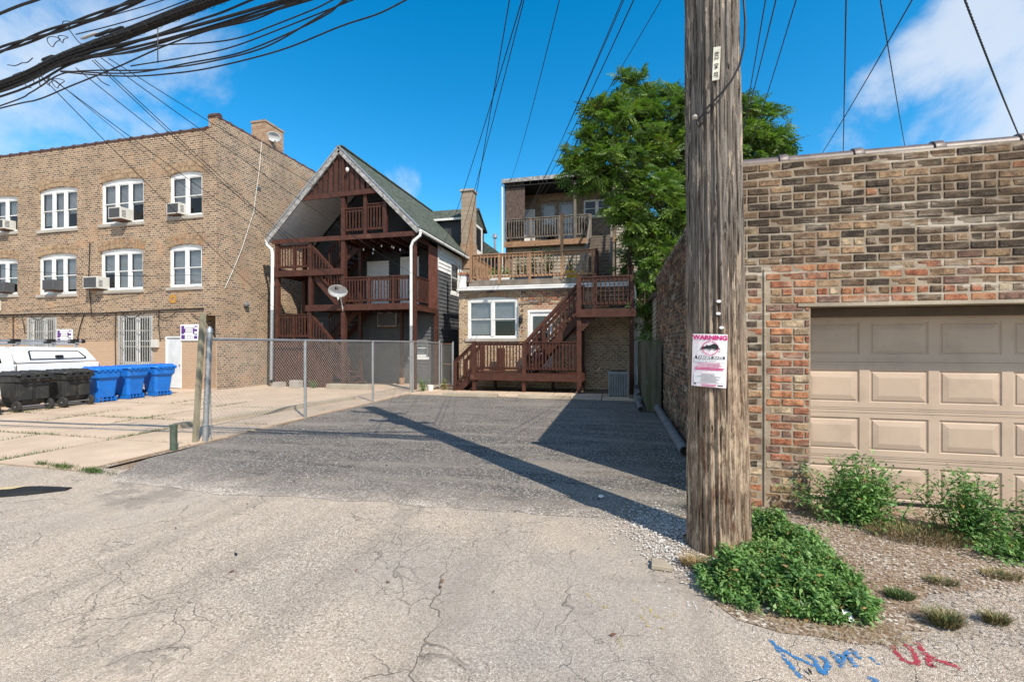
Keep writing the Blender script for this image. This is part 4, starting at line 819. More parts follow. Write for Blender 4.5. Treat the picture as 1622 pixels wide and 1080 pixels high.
# chimney and dormer
q = MB(); q.box(-7.55,-6.95,20.85,21.45,5.2,9.35); chm = q.build('chimney', M['blockbrick'], hs_); MB().box(-7.6,-6.9,20.8,21.5,9.35,9.45).build('chimney_cap', M['stone'], chm)
MB().box(-7.58,-6.92,20.82,21.48,5.5,6.75).build('chimney_base', M['chimbrick'], chm)
dz, dr, dy = 8.25, 9.05, 23.0
q = MB(); q.quad((-10.4,dy-1.4,dz),(-7.45,dy-1.4,dz),(-7.45,dy-1.4,6.0),(-10.4,dy-1.4,6.0)); q.quad((-7.45,dy-1.4,6.0),(-7.45,dy+1.4,6.0),(-7.45,dy+1.4,dz),(-7.45,dy-1.4,dz)); dm = q.build('dormer', M['darksiding'], hs_, fix=False)
q = MB(); q.prism([(-10.6,dy,dr),(-10.6,dy-1.6,dz-.1),(-10.6,dy-1.6,dz-.0),(-10.6,dy,dr+.12)], (3.3,0,0)); q.prism([(-10.6,dy,dr),(-10.6,dy+1.6,dz-.1),(-10.6,dy+1.6,dz-.0),(-10.6,dy,dr+.12)], (3.3,0,0)); q.build('dormer_roof', M['shingle'], dm)
q = MB(); q.prism([(-7.42,dy-1.4,dz),(-7.42,dy+1.4,dz),(-7.42,dy,dr-.02)], (.05,0,0)); q.build('dormer_gable', M['shingle'], dm)
q = MB(); q.bar((-10.6,dy-1.6,dz-.07),(-7.3,dy-1.6,dz-.07),.05,.11); q.build('dormer_fascia', M['white'], dm)
PW = plane_x(-7.43); q = MB(); q.fbox(PW, dy-.9, dy+.9, 6.6, dz, -.05, -.0); q.build('dormer_trim', M['white'], dm); q = MB(); q.fbox(PW, dy-.6, dy+.6, 6.9, 8.1, -.06, -.051); q.build('pane', M['carglass'], dm)
ac_unit('weathered unit hanging from the dark wall under the second floor porch of the gabled house', PBk, -10.2, 2.52, .92, .62, .3, 'weathertrim')
# lit bits in the yard
o = thing('satellite_dish', 'grey oval satellite dish with black logo on the post of the red brown porch', 'satellite dish', (-10.7, 15.2, 3.2), 'satellite dishes')
def dish(o, c, r, tilt, yaw, mats=('dish', 'acwhite'), logo=True, foot=None):
    Rm = Matrix.Rotation(yaw, 3, 'Z') @ Matrix.Rotation(tilt, 3, 'X'); q = MB(); n = 24; rings = 6; b0 = 0
    for i in range(rings+1):
        for k in range(n):
            t = 2*math.pi*k/n; rr = r*i/rings; q.v.append(tuple(Vector(c)+Rm @ Vector((rr*math.cos(t)*1.12, -(rr*rr)*.45/r*.6+.0, rr*math.sin(t)*.80))))
    for i in range(rings):
        for k in range(n): j = (k+1) % n; q.f.append((i*n+k, i*n+j, (i+1)*n+j, (i+1)*n+k)); q.m.append(0)
    ob = q.build('reflector', M[mats[0]], o, smooth=True, fix=False); s = ob.modifiers.new('solid', 'SOLIDIFY'); s.thickness = .012
    T = lambda x, y, z: Vector(c)+Rm @ Vector((x, y, z))
    MB().tube([T(0,.0,-r*.9), T(.0,-r*.8,-r*.95), T(r*.2,-r*1.15,-r*.55)], .014, 6).build('feed_arm', M[mats[1]], o); q = MB(); q.tube([T(r*.2,-r*1.25,-r*.6), T(r*.2,-r*1.05,-r*.4)], .035, 8); q.build('feed_horn', M[mats[1]], o, smooth=True)
    if foot: MB().tube([T(0,.03,0), T(0,.1,-r*.6), foot], .022, 8).build('mast', M[mats[1]], o, smooth=True)
    if logo:
        q = MB(); 
        for (x, z, s_) in ((-.10, .10, .07),):
            q.quad(*[T(x+s_*math.cos(a), -.052, z+s_*math.sin(a)) for a in [R(t) for t in range(-90, 91, 22)]])
            q.quad(*[T(x+.05+s_*1.1*math.cos(a), -.052, z+s_*1.1*math.sin(a)) for a in [R(t) for t in (-80, -40, 0, 40, 75)]], T(x+.115, -.05, z+.01))
        q.build('logo', M['ink'], ob, fix=False)
dish(o, PY(536, 460, 15.0), .33, R(28), R(18), foot=(-10.45, 15.35, 3.05))
o = thing('satellite_dish', 'small white satellite dish fixed to the orange brick chimney of the apartment building', 'satellite dish', (-15.5, 16.8, 10.6), 'satellite dishes')
dish(o, (-15.08, 16.95, 11.1), .27, R(20), R(40), logo=False, foot=(-15.22, 17.1, 10.8))
# ------------------------------------------------------------------ brick bungalow with a roof terrace
BX0, BX1, BY = -6.36, .60, 17.3
bw = thing('brick_rear_house', 'low yellow brick rear wing with a double window, white door and roof terrace', 'house', (-3, BY, 0))
PB_ = plane_y(BY); WB = (-5.98, -3.86, 1.98, 3.66, .09); DB_ = (-3.46, -2.46, .72, 3.12)
mb = MB(); wall(mb, PB_, BX0, BX1, 0, 4.02, [WB, DB_], .12); mb.quad((BX1,BY,0),(BX1,24.6,0),(BX1,24.6,4.02),(BX1,BY,4.02)); mb.quad((BX0,BY,0),(BX0,24.6,0),(BX0,24.6,4.02),(BX0,BY,4.02)); mb.quad((BX0,BY,4.0),(BX1,BY,4.0),(BX1,24.6,4.0),(BX0,24.6,4.0))
mb.build('wall', M['yelbrick'], bw, fix=False)
window(bw, PB_, WB[0], WB[1], WB[2], WB[3], rise=.09, lites=2, frame=.1, blind=(.95, .55), d=.03)
arch_bricks(bw, PB_, WB[0]-.05, WB[1]+.05, 3.67, .10, [AB[0], AB[1], AB[2]], .20, 1)
rp = MB(); z = 2.12; k = 0
while z < 3.82:                                                    # pink replacement bricks right of the window
    x = -3.74-(.11 if k % 2 else 0)
    while x < -1.4:
        a, b = max(x, -3.74), min(x+.22, -1.4); x += .222
        if b-a < .05 or (a < DB_[1]+.09 and b > DB_[0]-.09 and z < 3.22): continue
        if rnd.random() < .75: rp.mi = rnd.choice([0,0,1,2,3]); rp.box(a, b-.013, BY-.008, BY+.02, z, z+.068)
    z += .084; k += 1
rp.build('patch_bricks', [PB[4], PB[6], PB[3], PB[5]], bw, stuff=True)
dr = panel_door(bw, PB_, -3.36, -2.56, .74, 3.02, d=.06, panels=False, frame=.10)
MB().fbox(PB_, -3.24, -2.68, 1.75, 2.86, .02, .035).build('pane', M['carglass'], dr); MB().fbox(PB_, -3.26, -2.66, 2.2, 2.26, .0, .034).build('storm_rail', M['white'], dr)
q = MB(); q.lathe((-3.0, 17.13, 3.96), [(.05,-3.38),(.05,3.62)], 10, 'x'); q.v = [(x-.0, y, z) for x, y, z in q.v]; q.build('gutter', M['white'], bw)
MB().box(BX0-.06, BX1+.06, BY-.06, BY+.02, 3.86, 3.9).build('gutter_strip', M['weathertrim'], bw); MB().box(BX0-.02, BX1+.02, 17.14, 17.32, 4.035, 4.09).build('fascia_board', M['whitesiding'], bw)
MB().tube([(.62,17.12,3.95),(.66,17.2,3.7),(.66,17.2,.05)], .045, 8).build('downspout', M['white'], bw, smooth=True)
MB().tube([(-3.83,17.26,2.0),(-3.83,17.26,3.35),(-3.78,17.24,3.42),(-3.25,17.24,3.44),(-3.0,17.24,3.43)], .018, 6).build('conduit', M['galv'], bw)
MB().lathe((-3.72,17.18,2.6), [(.03,-.02),(.075,.02),(.08,.2),(.05,.27),(.01,.30)], 8).build('wall_lantern', M['black'], bw)
q = MB(); q.tube([(-4.98,17.26,3.92),(-4.98,17.14,3.9)], .05, 8); q.tube([(-4.98,17.16,3.9),(-5.08,17.02,3.84)], .035, 8); q.tube([(-4.98,17.16,3.9),(-4.88,17.02,3.84)], .035, 8); q.build('flood_lamp', M['black'], bw)
for x0 in (-6.36, .42):
    q = MB(); q.box(x0, x0+.26 if x0 < 0 else x0+.18, 17.35, 17.75, 4.09, 4.62); o = q.build('parapet_pier', M['whitesiding' if x0 < 0 else 'yelbrick'], bw); MB().box(x0-.04, x0+.30 if x0 < 0 else x0+.22, 17.31, 17.79, 4.62, 4.70).build('cap_tile', M['terracotta'], o)
# terrace: fascia, floor, railing of bare cedar
TZ = 4.36; q = MB(); q.box(-5.95, .4, 17.36, 17.42, 4.10, TZ); q.build('terrace_fascia', M['greywood'], bw)
q = MB()
for k in range(48): q.box(-6.2, .45, 17.43+k*.148, 17.43+k*.148+.138, TZ-.035, TZ)
q.build('terrace_boards', M['greywood'], bw, stuff=True)
rl = thing('terrace_railing', 'bare cedar railing along the roof terrace above the white gutter', 'railing', (-3.3, 17.4, TZ))
railing(rl, (-5.82,17.4,TZ), (-.86,17.4,TZ), .14, 1.06, 'newwood', sp=.15, posts=(.235,.49,1.0), pw=.1, bal=.038)
for x_, zt in ((-5.86, 6.85), (-2.1, 6.9)): MB().box(x_-.055, x_+.055, 17.33, 17.44, TZ-.05, zt).build('tall_post', M['newwood'], rl)
railing(rl, (-5.88,17.5,TZ), (-5.88,23.8,TZ), .14, 1.06, 'newwood', sp=.17, posts=(.33,.66))
# ------------------------------------------------------------------ tall flat behind, with its own porch
UX0, UX1, UY = -6.28, .75, 24.7
ub = thing('brick_flat_building', 'three storey brown brick flats with a covered grey porch behind the roof terrace', 'building', (-3, 26.2, 0))
PU = plane_y(26.2); PL = plane_y(24.9); UD1 = (-4.42,-3.5,7.62,10.2); UD2 = (-3.36,-2.44,7.62,10.2); UW = (-1.9,-.35,9.2,10.2)
mb = MB(); wall(mb, PU, UX0, 1.4, 7.5, 11.0, [UD1, UD2, UW], .1); wall(mb, PL, UX0, 1.4, 0, 7.4); mb.quad((UX0,24.9,0),(UX0,40,0),(UX0,40,7.5),(UX0,24.9,7.5)); mb.quad((UX0,26.2,7.4),(UX0,40,7.4),(UX0,40,11),(UX0,26.2,11)); mb.quad((1.4,24.9,0),(1.4,40,0),(1.4,40,11),(1.4,24.9,11))
mb.build('wall', M['upbrick'], ub, fix=False)
siding(ub, PL, -5.9, 1.2, 4.4, 7.25, 'beigesiding', .2, name='lower_siding')
for b, bl in ((UD1, .55), (UD2, 1)): window(ub, PU, *b, lites=1, frame=.1, blind=(bl,), mat='weathertrim', sill=False)
window(ub, PU, *UW, lites=2, frame=.07, blind=(0,), mat='white')
arch_bricks(ub, PU, -4.5, -2.4, 10.35, .12, [AB[0]], .2, 1)
panel_door(ub, PU, -5.35, -4.85, 7.62, 9.75, d=-.1, panels=False)
MB().box(UX0-.1, 1.5, 24.45, 40, 11.02, 11.12).build('roof', M['coping'], ub); MB().box(UX0-.12, 1.5, 24.4, 24.46, 10.93, 11.15).build('roof_fascia', M['weathertrim'], ub)
q = MB(); 
for k in range(16): q.box(UX0+.1+k*.47, UX0+.15+k*.47, 24.5, 26.18, 10.8, 11.0)
q.build('rafters', M['bark_riser_shade'], ub, stuff=True); MB().box(UX0, 1.4, 24.5, 26.19, 10.72, 10.78).build('porch_ceiling', M['dark'], ub)
MB().box(UX0, -5.1, 24.62, 24.7, 8.7, 11.0).build('shingle_panel', M['shake'], ub); MB().box(UX0-.02, UX0+.04, 24.7, 26.2, 7.7, 11.0).build('side_panel', M['shake'], ub)
MB().tube([(UX0-.12,24.55,11),(UX0-.12,24.55,4.4)], .05, 8).build('downspout', M['white'], ub)
q = MB()
for k in range(10): q.box(UX0, 1.3, 24.6+k*.16, 24.75+k*.16, 7.55, 7.6)
q.build('porch_floor', M['greywood'], ub, stuff=True); MB().box(UX0-.02, 1.3, 24.52, 24.58, 7.28, 7.58).build('porch_fascia', M['newwood'], ub)
railing(ub, (UX0+.05,24.62,7.6), (-1.5,24.62,7.6), .22, 1.28, 'greywood', sp=.145, posts=(0,.32,.66,1), bal=.04)
for x_ in (-2.25, -.15, 1.2): MB().box(x_-.07, x_+.07, 24.55, 24.69, 4.4 if x_ > -1 else 7.6, 10.75).build('porch_post', M['greywood'], ub)
stairs(ub, 'y', 19.9, TZ, 24.6, 7.6, -1.38, -.30, 15, 'greywood', tread=.30, risers=True)
for bx in (-1.42, -.26):
    MB().bar((bx,19.9,TZ+.95), (bx,24.6,8.55), .09, .12).build('stair_rail', M['greywood'], ub); MB().box(bx-.06, bx+.06, 19.8, 19.92, TZ, TZ+1.1).build('newel_post', M['greywood'], ub); MB().box(bx-.08, bx+.08, 24.45, 24.58, 7.5, 8.85).build('newel_post', M['greywood'], ub)
siding(ub, plane_y(24.5), -.02, 1.1, 4.4, 8.4, 'beigesiding', .16, name='screen_siding')
MB().tube([(.75,24.4,9.2),(.75,24.4,6.2),(.6,20.6,5.2)], .05, 8).build('drain_pipe', M['pvc'], ub)
# things standing on the terrace and the upper porch
def plant_pot(label, c, r, h, pot, ph, n, seed, leaf=None, spread=.3):
    o = thing('potted_plant', label, 'plant', c); q = MB(); q.lathe(c, [(r*.72,0),(r,h),(r*.93,h+.004),(r*.85,h-.04)], 14); q.build('pot', M[pot], o, smooth=True)
    leaf_cloud('foliage', Vector(c)+Vector((0,0,h)), ph, spread, n, seed, o, leaf or WEED); return o
def leaf_cloud(name, c, h, sp, n, seed, parent, mats, size=.09, stems=7):
    rs = np.random.RandomState(seed); tip = rs.normal(0, sp*.55, (stems, 2)); hh = rs.uniform(.6, 1, stems)*h; V = []; F = []; mi = []
    q = MB()
    for s in range(stems): q.tube([c, c+Vector((tip[s,0]*.4, tip[s,1]*.4, hh[s]*.5)), c+Vector((tip[s,0], tip[s,1], hh[s]))], [.012,.008,.003], 5, caps=False)
    q.build('stem', WEED[2], parent, fix=False)
    t = rs.uniform(.1, 1, n); si = rs.randint(0, stems, n); base = np.stack([tip[si,0]*t**1.5, tip[si,1]*t**1.5, hh[si]*t], 1)+np.array(c[:])+rs.normal(0, sp*.22, (n, 3))*np.array([1,1,.4])
    base[:, 2] = np.maximum(base[:, 2], c.z+.02); leaves(name, base, rs, size, parent, mats)
def leaves(name, base, rs, size, parent, mats, ratio=.42, flat=.6, probs=None):
    n = len(base); az = rs.uniform(0, 2*np.pi, n); el = rs.uniform(-.7, .9, n); s = size*rs.uniform(.6, 1.25, n)
    d = np.stack([np.cos(az)*np.cos(el), np.sin(az)*np.cos(el), np.sin(el)], 1); up = np.stack([rs.normal(0, .5, n), rs.normal(0, .5, n), np.ones(n)], 1)
    w = np.cross(d, up); w /= np.linalg.norm(w, axis=1)[:, None]; nn = np.cross(w, d)
    p0 = base; p1 = base+d*(s*.45)[:, None]+w*(s*ratio*.5)[:, None]+nn*(s*.08)[:, None]; p3 = base+d*(s*.45)[:, None]-w*(s*ratio*.5)[:, None]+nn*(s*.08)[:, None]; p2 = base+d*s[:, None]-nn*(s*.06)[:, None]
    V = np.stack([p0, p1, p2, p3], 1).reshape(-1, 3); F = np.arange(4*n).reshape(n, 4); mi = rs.choice(len(mats), n, p=probs or ([.5,.3,.17,.03] if len(mats) == 4 else None))
    return raw_mesh(name, V, F, mats, parent, mi)
plant_pot('leafy plant in a yellow pot behind the terrace railing, right of the middle tall post', (-1.85, 18.2, TZ), .2, .38, 'yellow', .55, 220, 3, spread=.35)
plant_pot('bushy plant in a grey pot left of the yellow pot on the terrace', (-2.75, 18.3, TZ), .19, .36, 'pvc', .6, 260, 4, spread=.4)
o = thing('yellow_watering_can', 'yellow plastic watering can on the terrace floor beside the yellow pot', 'watering can', (-1.62, 17.75, TZ))
q = MB(); q.lathe((-1.62,17.75,TZ), [(.12,0),(.14,.05),(.13,.22),(.08,.28)], 14); q.build('body', M['yellow'], o, smooth=True); MB().tube([(-1.5,17.75,TZ+.08),(-1.36,17.73,TZ+.25),(-1.3,17.72,TZ+.3)], .02, 8).build('spout', M['yellow'], o); MB().tube([(-1.72,17.75,TZ+.25),(-1.82,17.75,TZ+.2),(-1.8,17.75,TZ+.08),(-1.74,17.75,TZ+.05)], .015, 6).build('handle', M['yellow'], o)
for i, (x_, lab, hh, nl) in enumerate(((-5.0,'long grey planter with low greens at the left end of the terrace',.35,320), (-3.9,'long grey planter with trailing plants in the middle of the terrace',.7,420), (-3.15,'grey planter with the tallest leafy vegetable plants near the tall post',1.3,420))):
    o = thing('planter_box', lab, 'planter', (x_, 18.9, TZ), 'planters on the roof terrace'); MB().box(x_-.45, x_+.45, 18.7, 19.1, TZ, TZ+.42).build('box', M['whitesiding' if i == 0 else 'pvc'], o, bevel=.01)
    rs = np.random.RandomState(40+i); n = nl; b = np.stack([rs.uniform(x_-.45, x_+.45, n), rs.normal(18.9, .12, n), TZ+.45+rs.beta(1.2, 2, n)*hh], 1); b[:, 0] = x_+np.round((b[:, 0]-x_)*3.2)/3.2+rs.normal(0, .06, n); leaves('foliage', b, rs, .13, o, [WEED[0], WEED[1], LEAF[1], WEED[2]])
for i, (x_, lab) in enumerate(((-3.9,'dark slatted chair on the upper porch left of the two pale doors'), (-1.7,'small black grill on the upper porch by the stair head'))):
    o = thing('porch_chair' if i == 0 else 'barbecue_grill', lab, 'chair' if i == 0 else 'grill', (x_, 25.2, 7.6))
    if i == 0:
        MB().box(x_-.28,x_+.28,25.0,25.5,8.0,8.06).build('seat', M['black'], o); MB().box(x_-.28,x_+.28,25.48,25.54,8.06,8.6).build('backrest', M['black'], o)
        for a in (-.25,.22):
            for b in (25.02,25.47): MB().box(x_+a,x_+a+.03,b,b+.03,7.6,8.0).build('leg', M['black'], o)
    else:
        q = MB(); q.lathe((x_,25.2,8.2), [(.08,0),(.3,.12),(.33,.22),(.28,.36),(.1,.44)], 14); q.build('bowl_and_lid', M['black'], o, smooth=True)
        for a in range(3): MB().tube([(x_+.15*math.cos(a*2.1),25.2+.15*math.sin(a*2.1),8.25),(x_+.3*math.cos(a*2.1),25.2+.3*math.sin(a*2.1),7.6)], .015, 6).build('leg', M['black'], o)
q = MB(); o = thing('folded_stroller', 'black folded stroller leaning on the brick wall at the head of the grey stairs', 'stroller', (-.6, 25.6, 7.6))
MB().tube([(-.95,25.3,7.75),(-.5,25.6,8.5),(-.25,25.7,8.75)], .03, 6).build('frame', M['black'], o); MB().prism([(-1.0,25.5,7.9),(-.4,25.5,7.8),(-.2,25.5,8.5),(-.5,25.5,8.65)], (0,.15,0)).build('seat_fabric', M['black'], o)
for x_ in (-1.05,-.45): q = MB(); q.lathe((x_,25.35,7.75), [(.14,-.02),(.15,0),(.14,.02)], 12, 'y'); q.build('wheel', M['tyre'], o)
# ------------------------------------------------------------------ red brown deck with its stairs
dk = thing('timber_deck', 'red brown timber deck with stairs up to the roof terrace, against the yellow brick wing', 'deck', (-3.2, 15.5, 0))
def dbox(*a, name='post'): return MB().box(*a).build(name, M[DB], dk)
q = MB()
for k in range(12): q.box(-5.2, -1.2, 15.52+k*.145, 15.52+k*.145+.137, .665, .70)
q.build('deck_boards', M[DB], dk, stuff=True)
dbox(-5.25, -1.17, 15.44, 15.49, .44, .71, name='fascia'); dbox(-5.25,-5.2,15.5,17.2,.44,.66, name='fascia'); dbox(-1.19,-1.15,15.5,17.2,.44,.66, name='fascia')
for x_ in (-5.12, -3.25, -1.27): dbox(x_-.06, x_+.06, 15.5, 15.62, 0, .66)
for x_ in (-4.7, -2.4): dbox(x_-.05, x_+.05, 16.9, 17.0, 0, .66)
railing(dk, (-5.12,15.5,.70), (-1.3,15.5,.70), .18, 1.13, DB, sp=.118, posts=(0,.495), pw=.13, bal=.042)
stairs(dk, 'x', -5.95, .0, -5.2, .70, 15.55, 16.6, 4, DB, tread=.24)
railing(dk, (-5.85,15.5,.08), (-5.15,15.5,.72), .16, 1.05, DB, posts=(0,), pw=.11); railing(dk, (-5.85,16.62,.08), (-5.15,16.62,.72), .16, 1.05, DB, posts=(0,1), pw=.11)
dbox(-4.62,-4.3,16.9,16.95,.7,1.6, name='privacy_board')
LZ = 2.94
dbox(-1.35, -1.20, 15.43, 15.58, 0, 4.12); dbox(.44, .57, 15.44, 15.57, 0, 4.10); dbox(-1.3, -1.2, 17.0, 17.1, 0, 4.0); dbox(.46, .56, 17.0, 17.1, 0, 2.9)
q = MB()
for k in range(12): q.box(-1.3, .6, 15.42+k*.145, 15.42+k*.145+.137, LZ-.035, LZ)
q.build('landing_boards', M[DB], dk, stuff=True)
dbox(-1.36, .62, 15.36, 15.41, 2.68, LZ+.01, name='fascia'); dbox(.57,.61,15.42,17.2,2.7,2.9, name='fascia')
MB().bar((-1.25,15.6,2.2),(-.75,15.6,2.85),.05,.16).build('brace', M[DB], dk); MB().bar((-1.28,15.5,2.3),(-.7,15.55,2.9),.04,.3).build('brace', M[DB], dk)
railing(dk, (-1.2,15.5,LZ), (.44,15.5,LZ), .22, 1.13, DB, sp=.14, pw=.11); railing(dk, (.52,15.6,LZ), (.52,17.0,LZ), .22, 1.13, DB, sp=.16)
stairs(dk, 'x', -1.22, LZ-.0, -3.25, .72, 15.85, 16.85, 11, DB, tread=.24)
railing(dk, (-1.28,15.80,LZ), (-3.35,15.80,.70), .22, 1.0, DB, sp=.145, posts=(.62,), pw=.12, bal=.042, cap=(.11,.10)); railing(dk, (-1.28,16.9,LZ), (-3.35,16.9,.70), .22, 1.0, DB, sp=.145, posts=(1,), pw=.12)
stairs(dk, 'y', 16.4, LZ, 18.2, TZ, -.72, .42, 7, DB, tread=.22)
for x_ in (-.78, .48):
    dbox(x_-.055, x_+.055, 16.35, 16.46, LZ, LZ+1.15); dbox(x_-.055, x_+.055, 17.55, 17.66, 4.0, 5.5); dbox(x_-.055, x_+.055, 18.6, 18.7, TZ, 5.6)
    MB().bar((x_,16.4,LZ+1.1),(x_,17.6,4.0+1.35),.10,.09).build('handrail', M[DB], dk); MB().bar((x_,17.6,5.4),(x_,18.65,5.55),.10,.09).build('handrail', M[DB], dk)
    for k in range(8): dbox(x_-.02, x_+.02, 16.55+k*.14, 16.59+k*.14, 3.15+k*.11, 3.95+k*.13, name='baluster')
# ------------------------------------------------------------------ yard objects
for i, (x0, x1, lab) in enumerate(((-5.72,-3.80,'left concrete wheel stop in front of the deck stairs'), (-3.13,-1.42,'right concrete wheel stop, lying in front of the deck posts'))):
    q = MB(); q.prism([(x0,13.86,.01),(x0,14.04,.01),(x0+.03,14.01,.13),(x0+.03,13.89,.13)], (x1-x0-.0,rnd.uniform(-.01,.03),0)); tag(q.build('wheel_stop', M['curb'], bevel=.012), lab, 'wheel stop', 'wheel stops at the end of the lot')
c = (0.05, 14.75); o = thing('air_conditioning_condenser', 'grey square air conditioning condenser standing right of the deck', 'condenser', (c[0], c[1], .03))
MB().box(c[0]-.34,c[0]+.34,14.4,15.08,.03,.08).build('pad', M['curb'], o); MB().box(c[0]-.27,c[0]+.27,14.47,15.01,.08,.84).build('coil', M['black'], o)
for s in (-1, 1):
    for t in (-1, 1): MB().box(c[0]+s*.29-.022,c[0]+s*.29+.022,14.74+t*.29-.022,14.74+t*.29+.022,.08,.86).build('corner_post', M['condenser'], o)
for k in range(10):
    xx = c[0]-.25+k*.052; MB().box(xx,xx+.034,14.435,14.45,.10,.82).build('louver', M['condenser'], o); MB().box(c[0]-.305,c[0]-.29,14.49+k*.052,14.49+k*.052+.034,.10,.82).build('louver', M['condenser'], o)
MB().box(c[0]-.315,c[0]+.315,14.425,14.45,.80,.88).build('top_band', M['condenser'], o); q = MB(); q.box(c[0]-.315,c[0]+.315,14.452,15.055,.845,.87); tp = q.build('top_panel', M['condenser'], o)
q = MB(); q.lathe((c[0],14.75,.872), [(.26,0),(.26,.02),(.23,.021),(.23,.0)], 20); q.build('fan_ring', M['black'], tp)
def lying_pipe(label, pts, r, mat='pvc'):
    o = thing('downspout_pipe', label, 'pipe', pts[0], 'grey drain pipes by the garage'); MB().tube(pts, r, 12).build('pipe', M[mat], o, smooth=True)
    for t in (.25, .6):
        a = Vector(pts[0]).lerp(Vector(pts[-1]), t); b = Vector(pts[0]).lerp(Vector(pts[-1]), t+.012); MB().tube([a, b], r*1.12, 12).build('coupling', M[mat], o)
    q = MB(); q.tube([pts[-1], Vector(pts[-1])+(Vector(pts[-1])-Vector(pts[-2])).normalized()*.004], r*.86, 12); q.build('open_end', M['dark'], o)
lying_pipe('grey corrugated pipe lying along the foot of the wood fence', [(.62,15.3,.35),(.58,14.2,.12),(.60,11.75,.09)], .075)
lying_pipe('long grey pipe lying along the foot of the garage side wall', [(1.0,13.3,.14),(1.02,10.2,.10),(1.03,7.3,.085)], .085)
o = thing('wooden_fence', 'weathered mossy board fence beside the garage side wall', 'fence', (.8, 12, 0)); k = 0; y = 11.95
while y < 16.6: MB().prism([(.74,y,.02),(.76,y,.02),(.76,y,1.84+rnd.uniform(-.02,.02)),(.74,y,1.84+rnd.uniform(-.02,.02))], (rnd.uniform(-.005,.005),.14,0)).build('board', M['fencewood'], o); y += .148
x = .72
while x < 1.10: MB().box(x, x+.125, 11.86, 11.88, .02, 1.86+rnd.uniform(-.02,.02)).build('board', M['fencewood'], o); x += .131
MB().box(.76,.85,11.9,11.99,0,1.8).build('post', M['fencewood'], o); MB().box(.765,.8,12,16.5,1.5,1.59).build('rail', M['fencewood'], o); MB().box(.765,.8,12,16.5,.4,.49).build('rail', M['fencewood'], o)
# neighbour beyond the garage, leaning panel
o = thing('siding_shed', 'narrow shed with beige lap siding beyond the end of the brick garage', 'shed', (1.6, 14.2, 0)); siding(o, plane_x(1.18, 1), 14.0, 18.0, 0, 3.2, 'beigesiding', .14)
MB().box(1.2, 5, 14.0, 18, 0, 3.2).build('wall', M['beigesiding'], o); MB().box(1.05, 5.1, 13.92, 18.1, 3.2, 3.3).build('roof', M['coping'], o)
o = thing('leaning_panel', 'pale corrugated panel leaning behind the board fence under the tree', 'panel', (.9, 17.5, 0)); q = MB()
for k in range(6): q.box(.66+k*.09, .735+k*.09, 17.2, 17.23, .2, 3.0-k*.12)
q.build('sheet', M['whitesiding'], o)
o = thing('brown_rear_porch', 'dark red brown timber porch half hidden by the tree behind the garage', 'porch', (3.4, 26, 0))
for k in range(22): MB().box(1.5+k*.3, 1.56+k*.3, 26, 26.04, 4.2, 5.3).build('baluster', M['panelbrown'], o)
MB().box(1.45,8.2,25.95,26.05,5.3,5.4).build('top_rail', M['panelbrown'], o); MB().box(1.45,8.2,25.95,26.1,3.9,4.2).build('beam', M['panelbrown'], o); MB().box(1.45,8.2,25.95,26.1,7.0,7.3).build('beam', M['panelbrown'], o)
for x_ in (1.5, 4.8, 8.1): MB().box(x_,x_+.15,25.9,26.05,0,9).build('post', M['panelbrown'], o)
MB().box(1.45,8.4,27.6,40,0,9.2).build('wall', M['upbrick'], o)
o = thing('distant_house', 'green shingled house roof far behind, between the white chimney and the flats', 'house', (-9.5, 34, 0)); MB().box(-14,-9.2,34,46,0,8.6).build('wall', M['darksiding'], o)
q = MB(); q.prism([(-14.4,33.6,8.6),(-8.8,33.6,8.8),(-10.8,33.6,10.3),(-12.4,33.6,10.3)], (0,12,0)); q.build('roof', M['shingle'], o); q = MB(); q.lathe((-9.6,34.5,9.0), [(.1,0),(.1,1.3),(.2,1.32),(.2,1.6),(.08,1.7)], 12); q.build('flue_pipe', M['galv'], o, smooth=True)
# loose things near the chain link fence
def pot(label, c, r, h, mat): q = MB(); q.lathe(c, [(r*.75,0),(r,h),(r*.9,h),(r*.8,h*.5)], 14); return tag(q.build('plant_pot', M[mat], smooth=True), label, 'pot')
pot('white bucket standing by the downspout post behind the fence end', (-6.75,15.3,.02), .13, .2, 'white'); pot('yellow bucket against the grey siding of the gabled house', (-9.0,17.4,.02), .14, .3, 'newwood')
q = MB(); q.box(-12.6,-12.15,14.95,15.2,.02,.32); tag(q.build('concrete_block', M['stone'], bevel=.02), 'pale square block at the foot of the brown skirt boards', 'block')
q = MB(); q.box(-10.9,-9.1,14.9,15.2,.02,.22); tag(q.build('timber_step', M['curb'], bevel=.02), 'low pale step below the porch stairs of the gabled house', 'step')
q = MB(); q.prism([(-8.85,7.2,.01),(-8.68,7.2,.01),(-8.68,7.2,.13),(-8.85,7.2,.13)], (.75,5.1,0)); tag(q.build('concrete_curb', M['curb'], bevel=.015), 'long low concrete curb behind the chain link fence', 'curb')
for i, (c, lab, h) in enumerate((((-6.9,15.0,.02),'weed growing at the last fence post before the gate',.5), ((-11.6,15.1,.02),'small green weed between the pale block and the step',.35), ((-6.3,15.6,.02),'dry weed by the foot of the deck stairs',.45))):
    o = thing('weed', lab, 'weed', c); leaf_cloud('foliage', Vector(c), h, .22, 150, 60+i, o, WEED if i < 2 else [WEED[3], WEED[1], WEED[3], WEED[0]], size=.08)
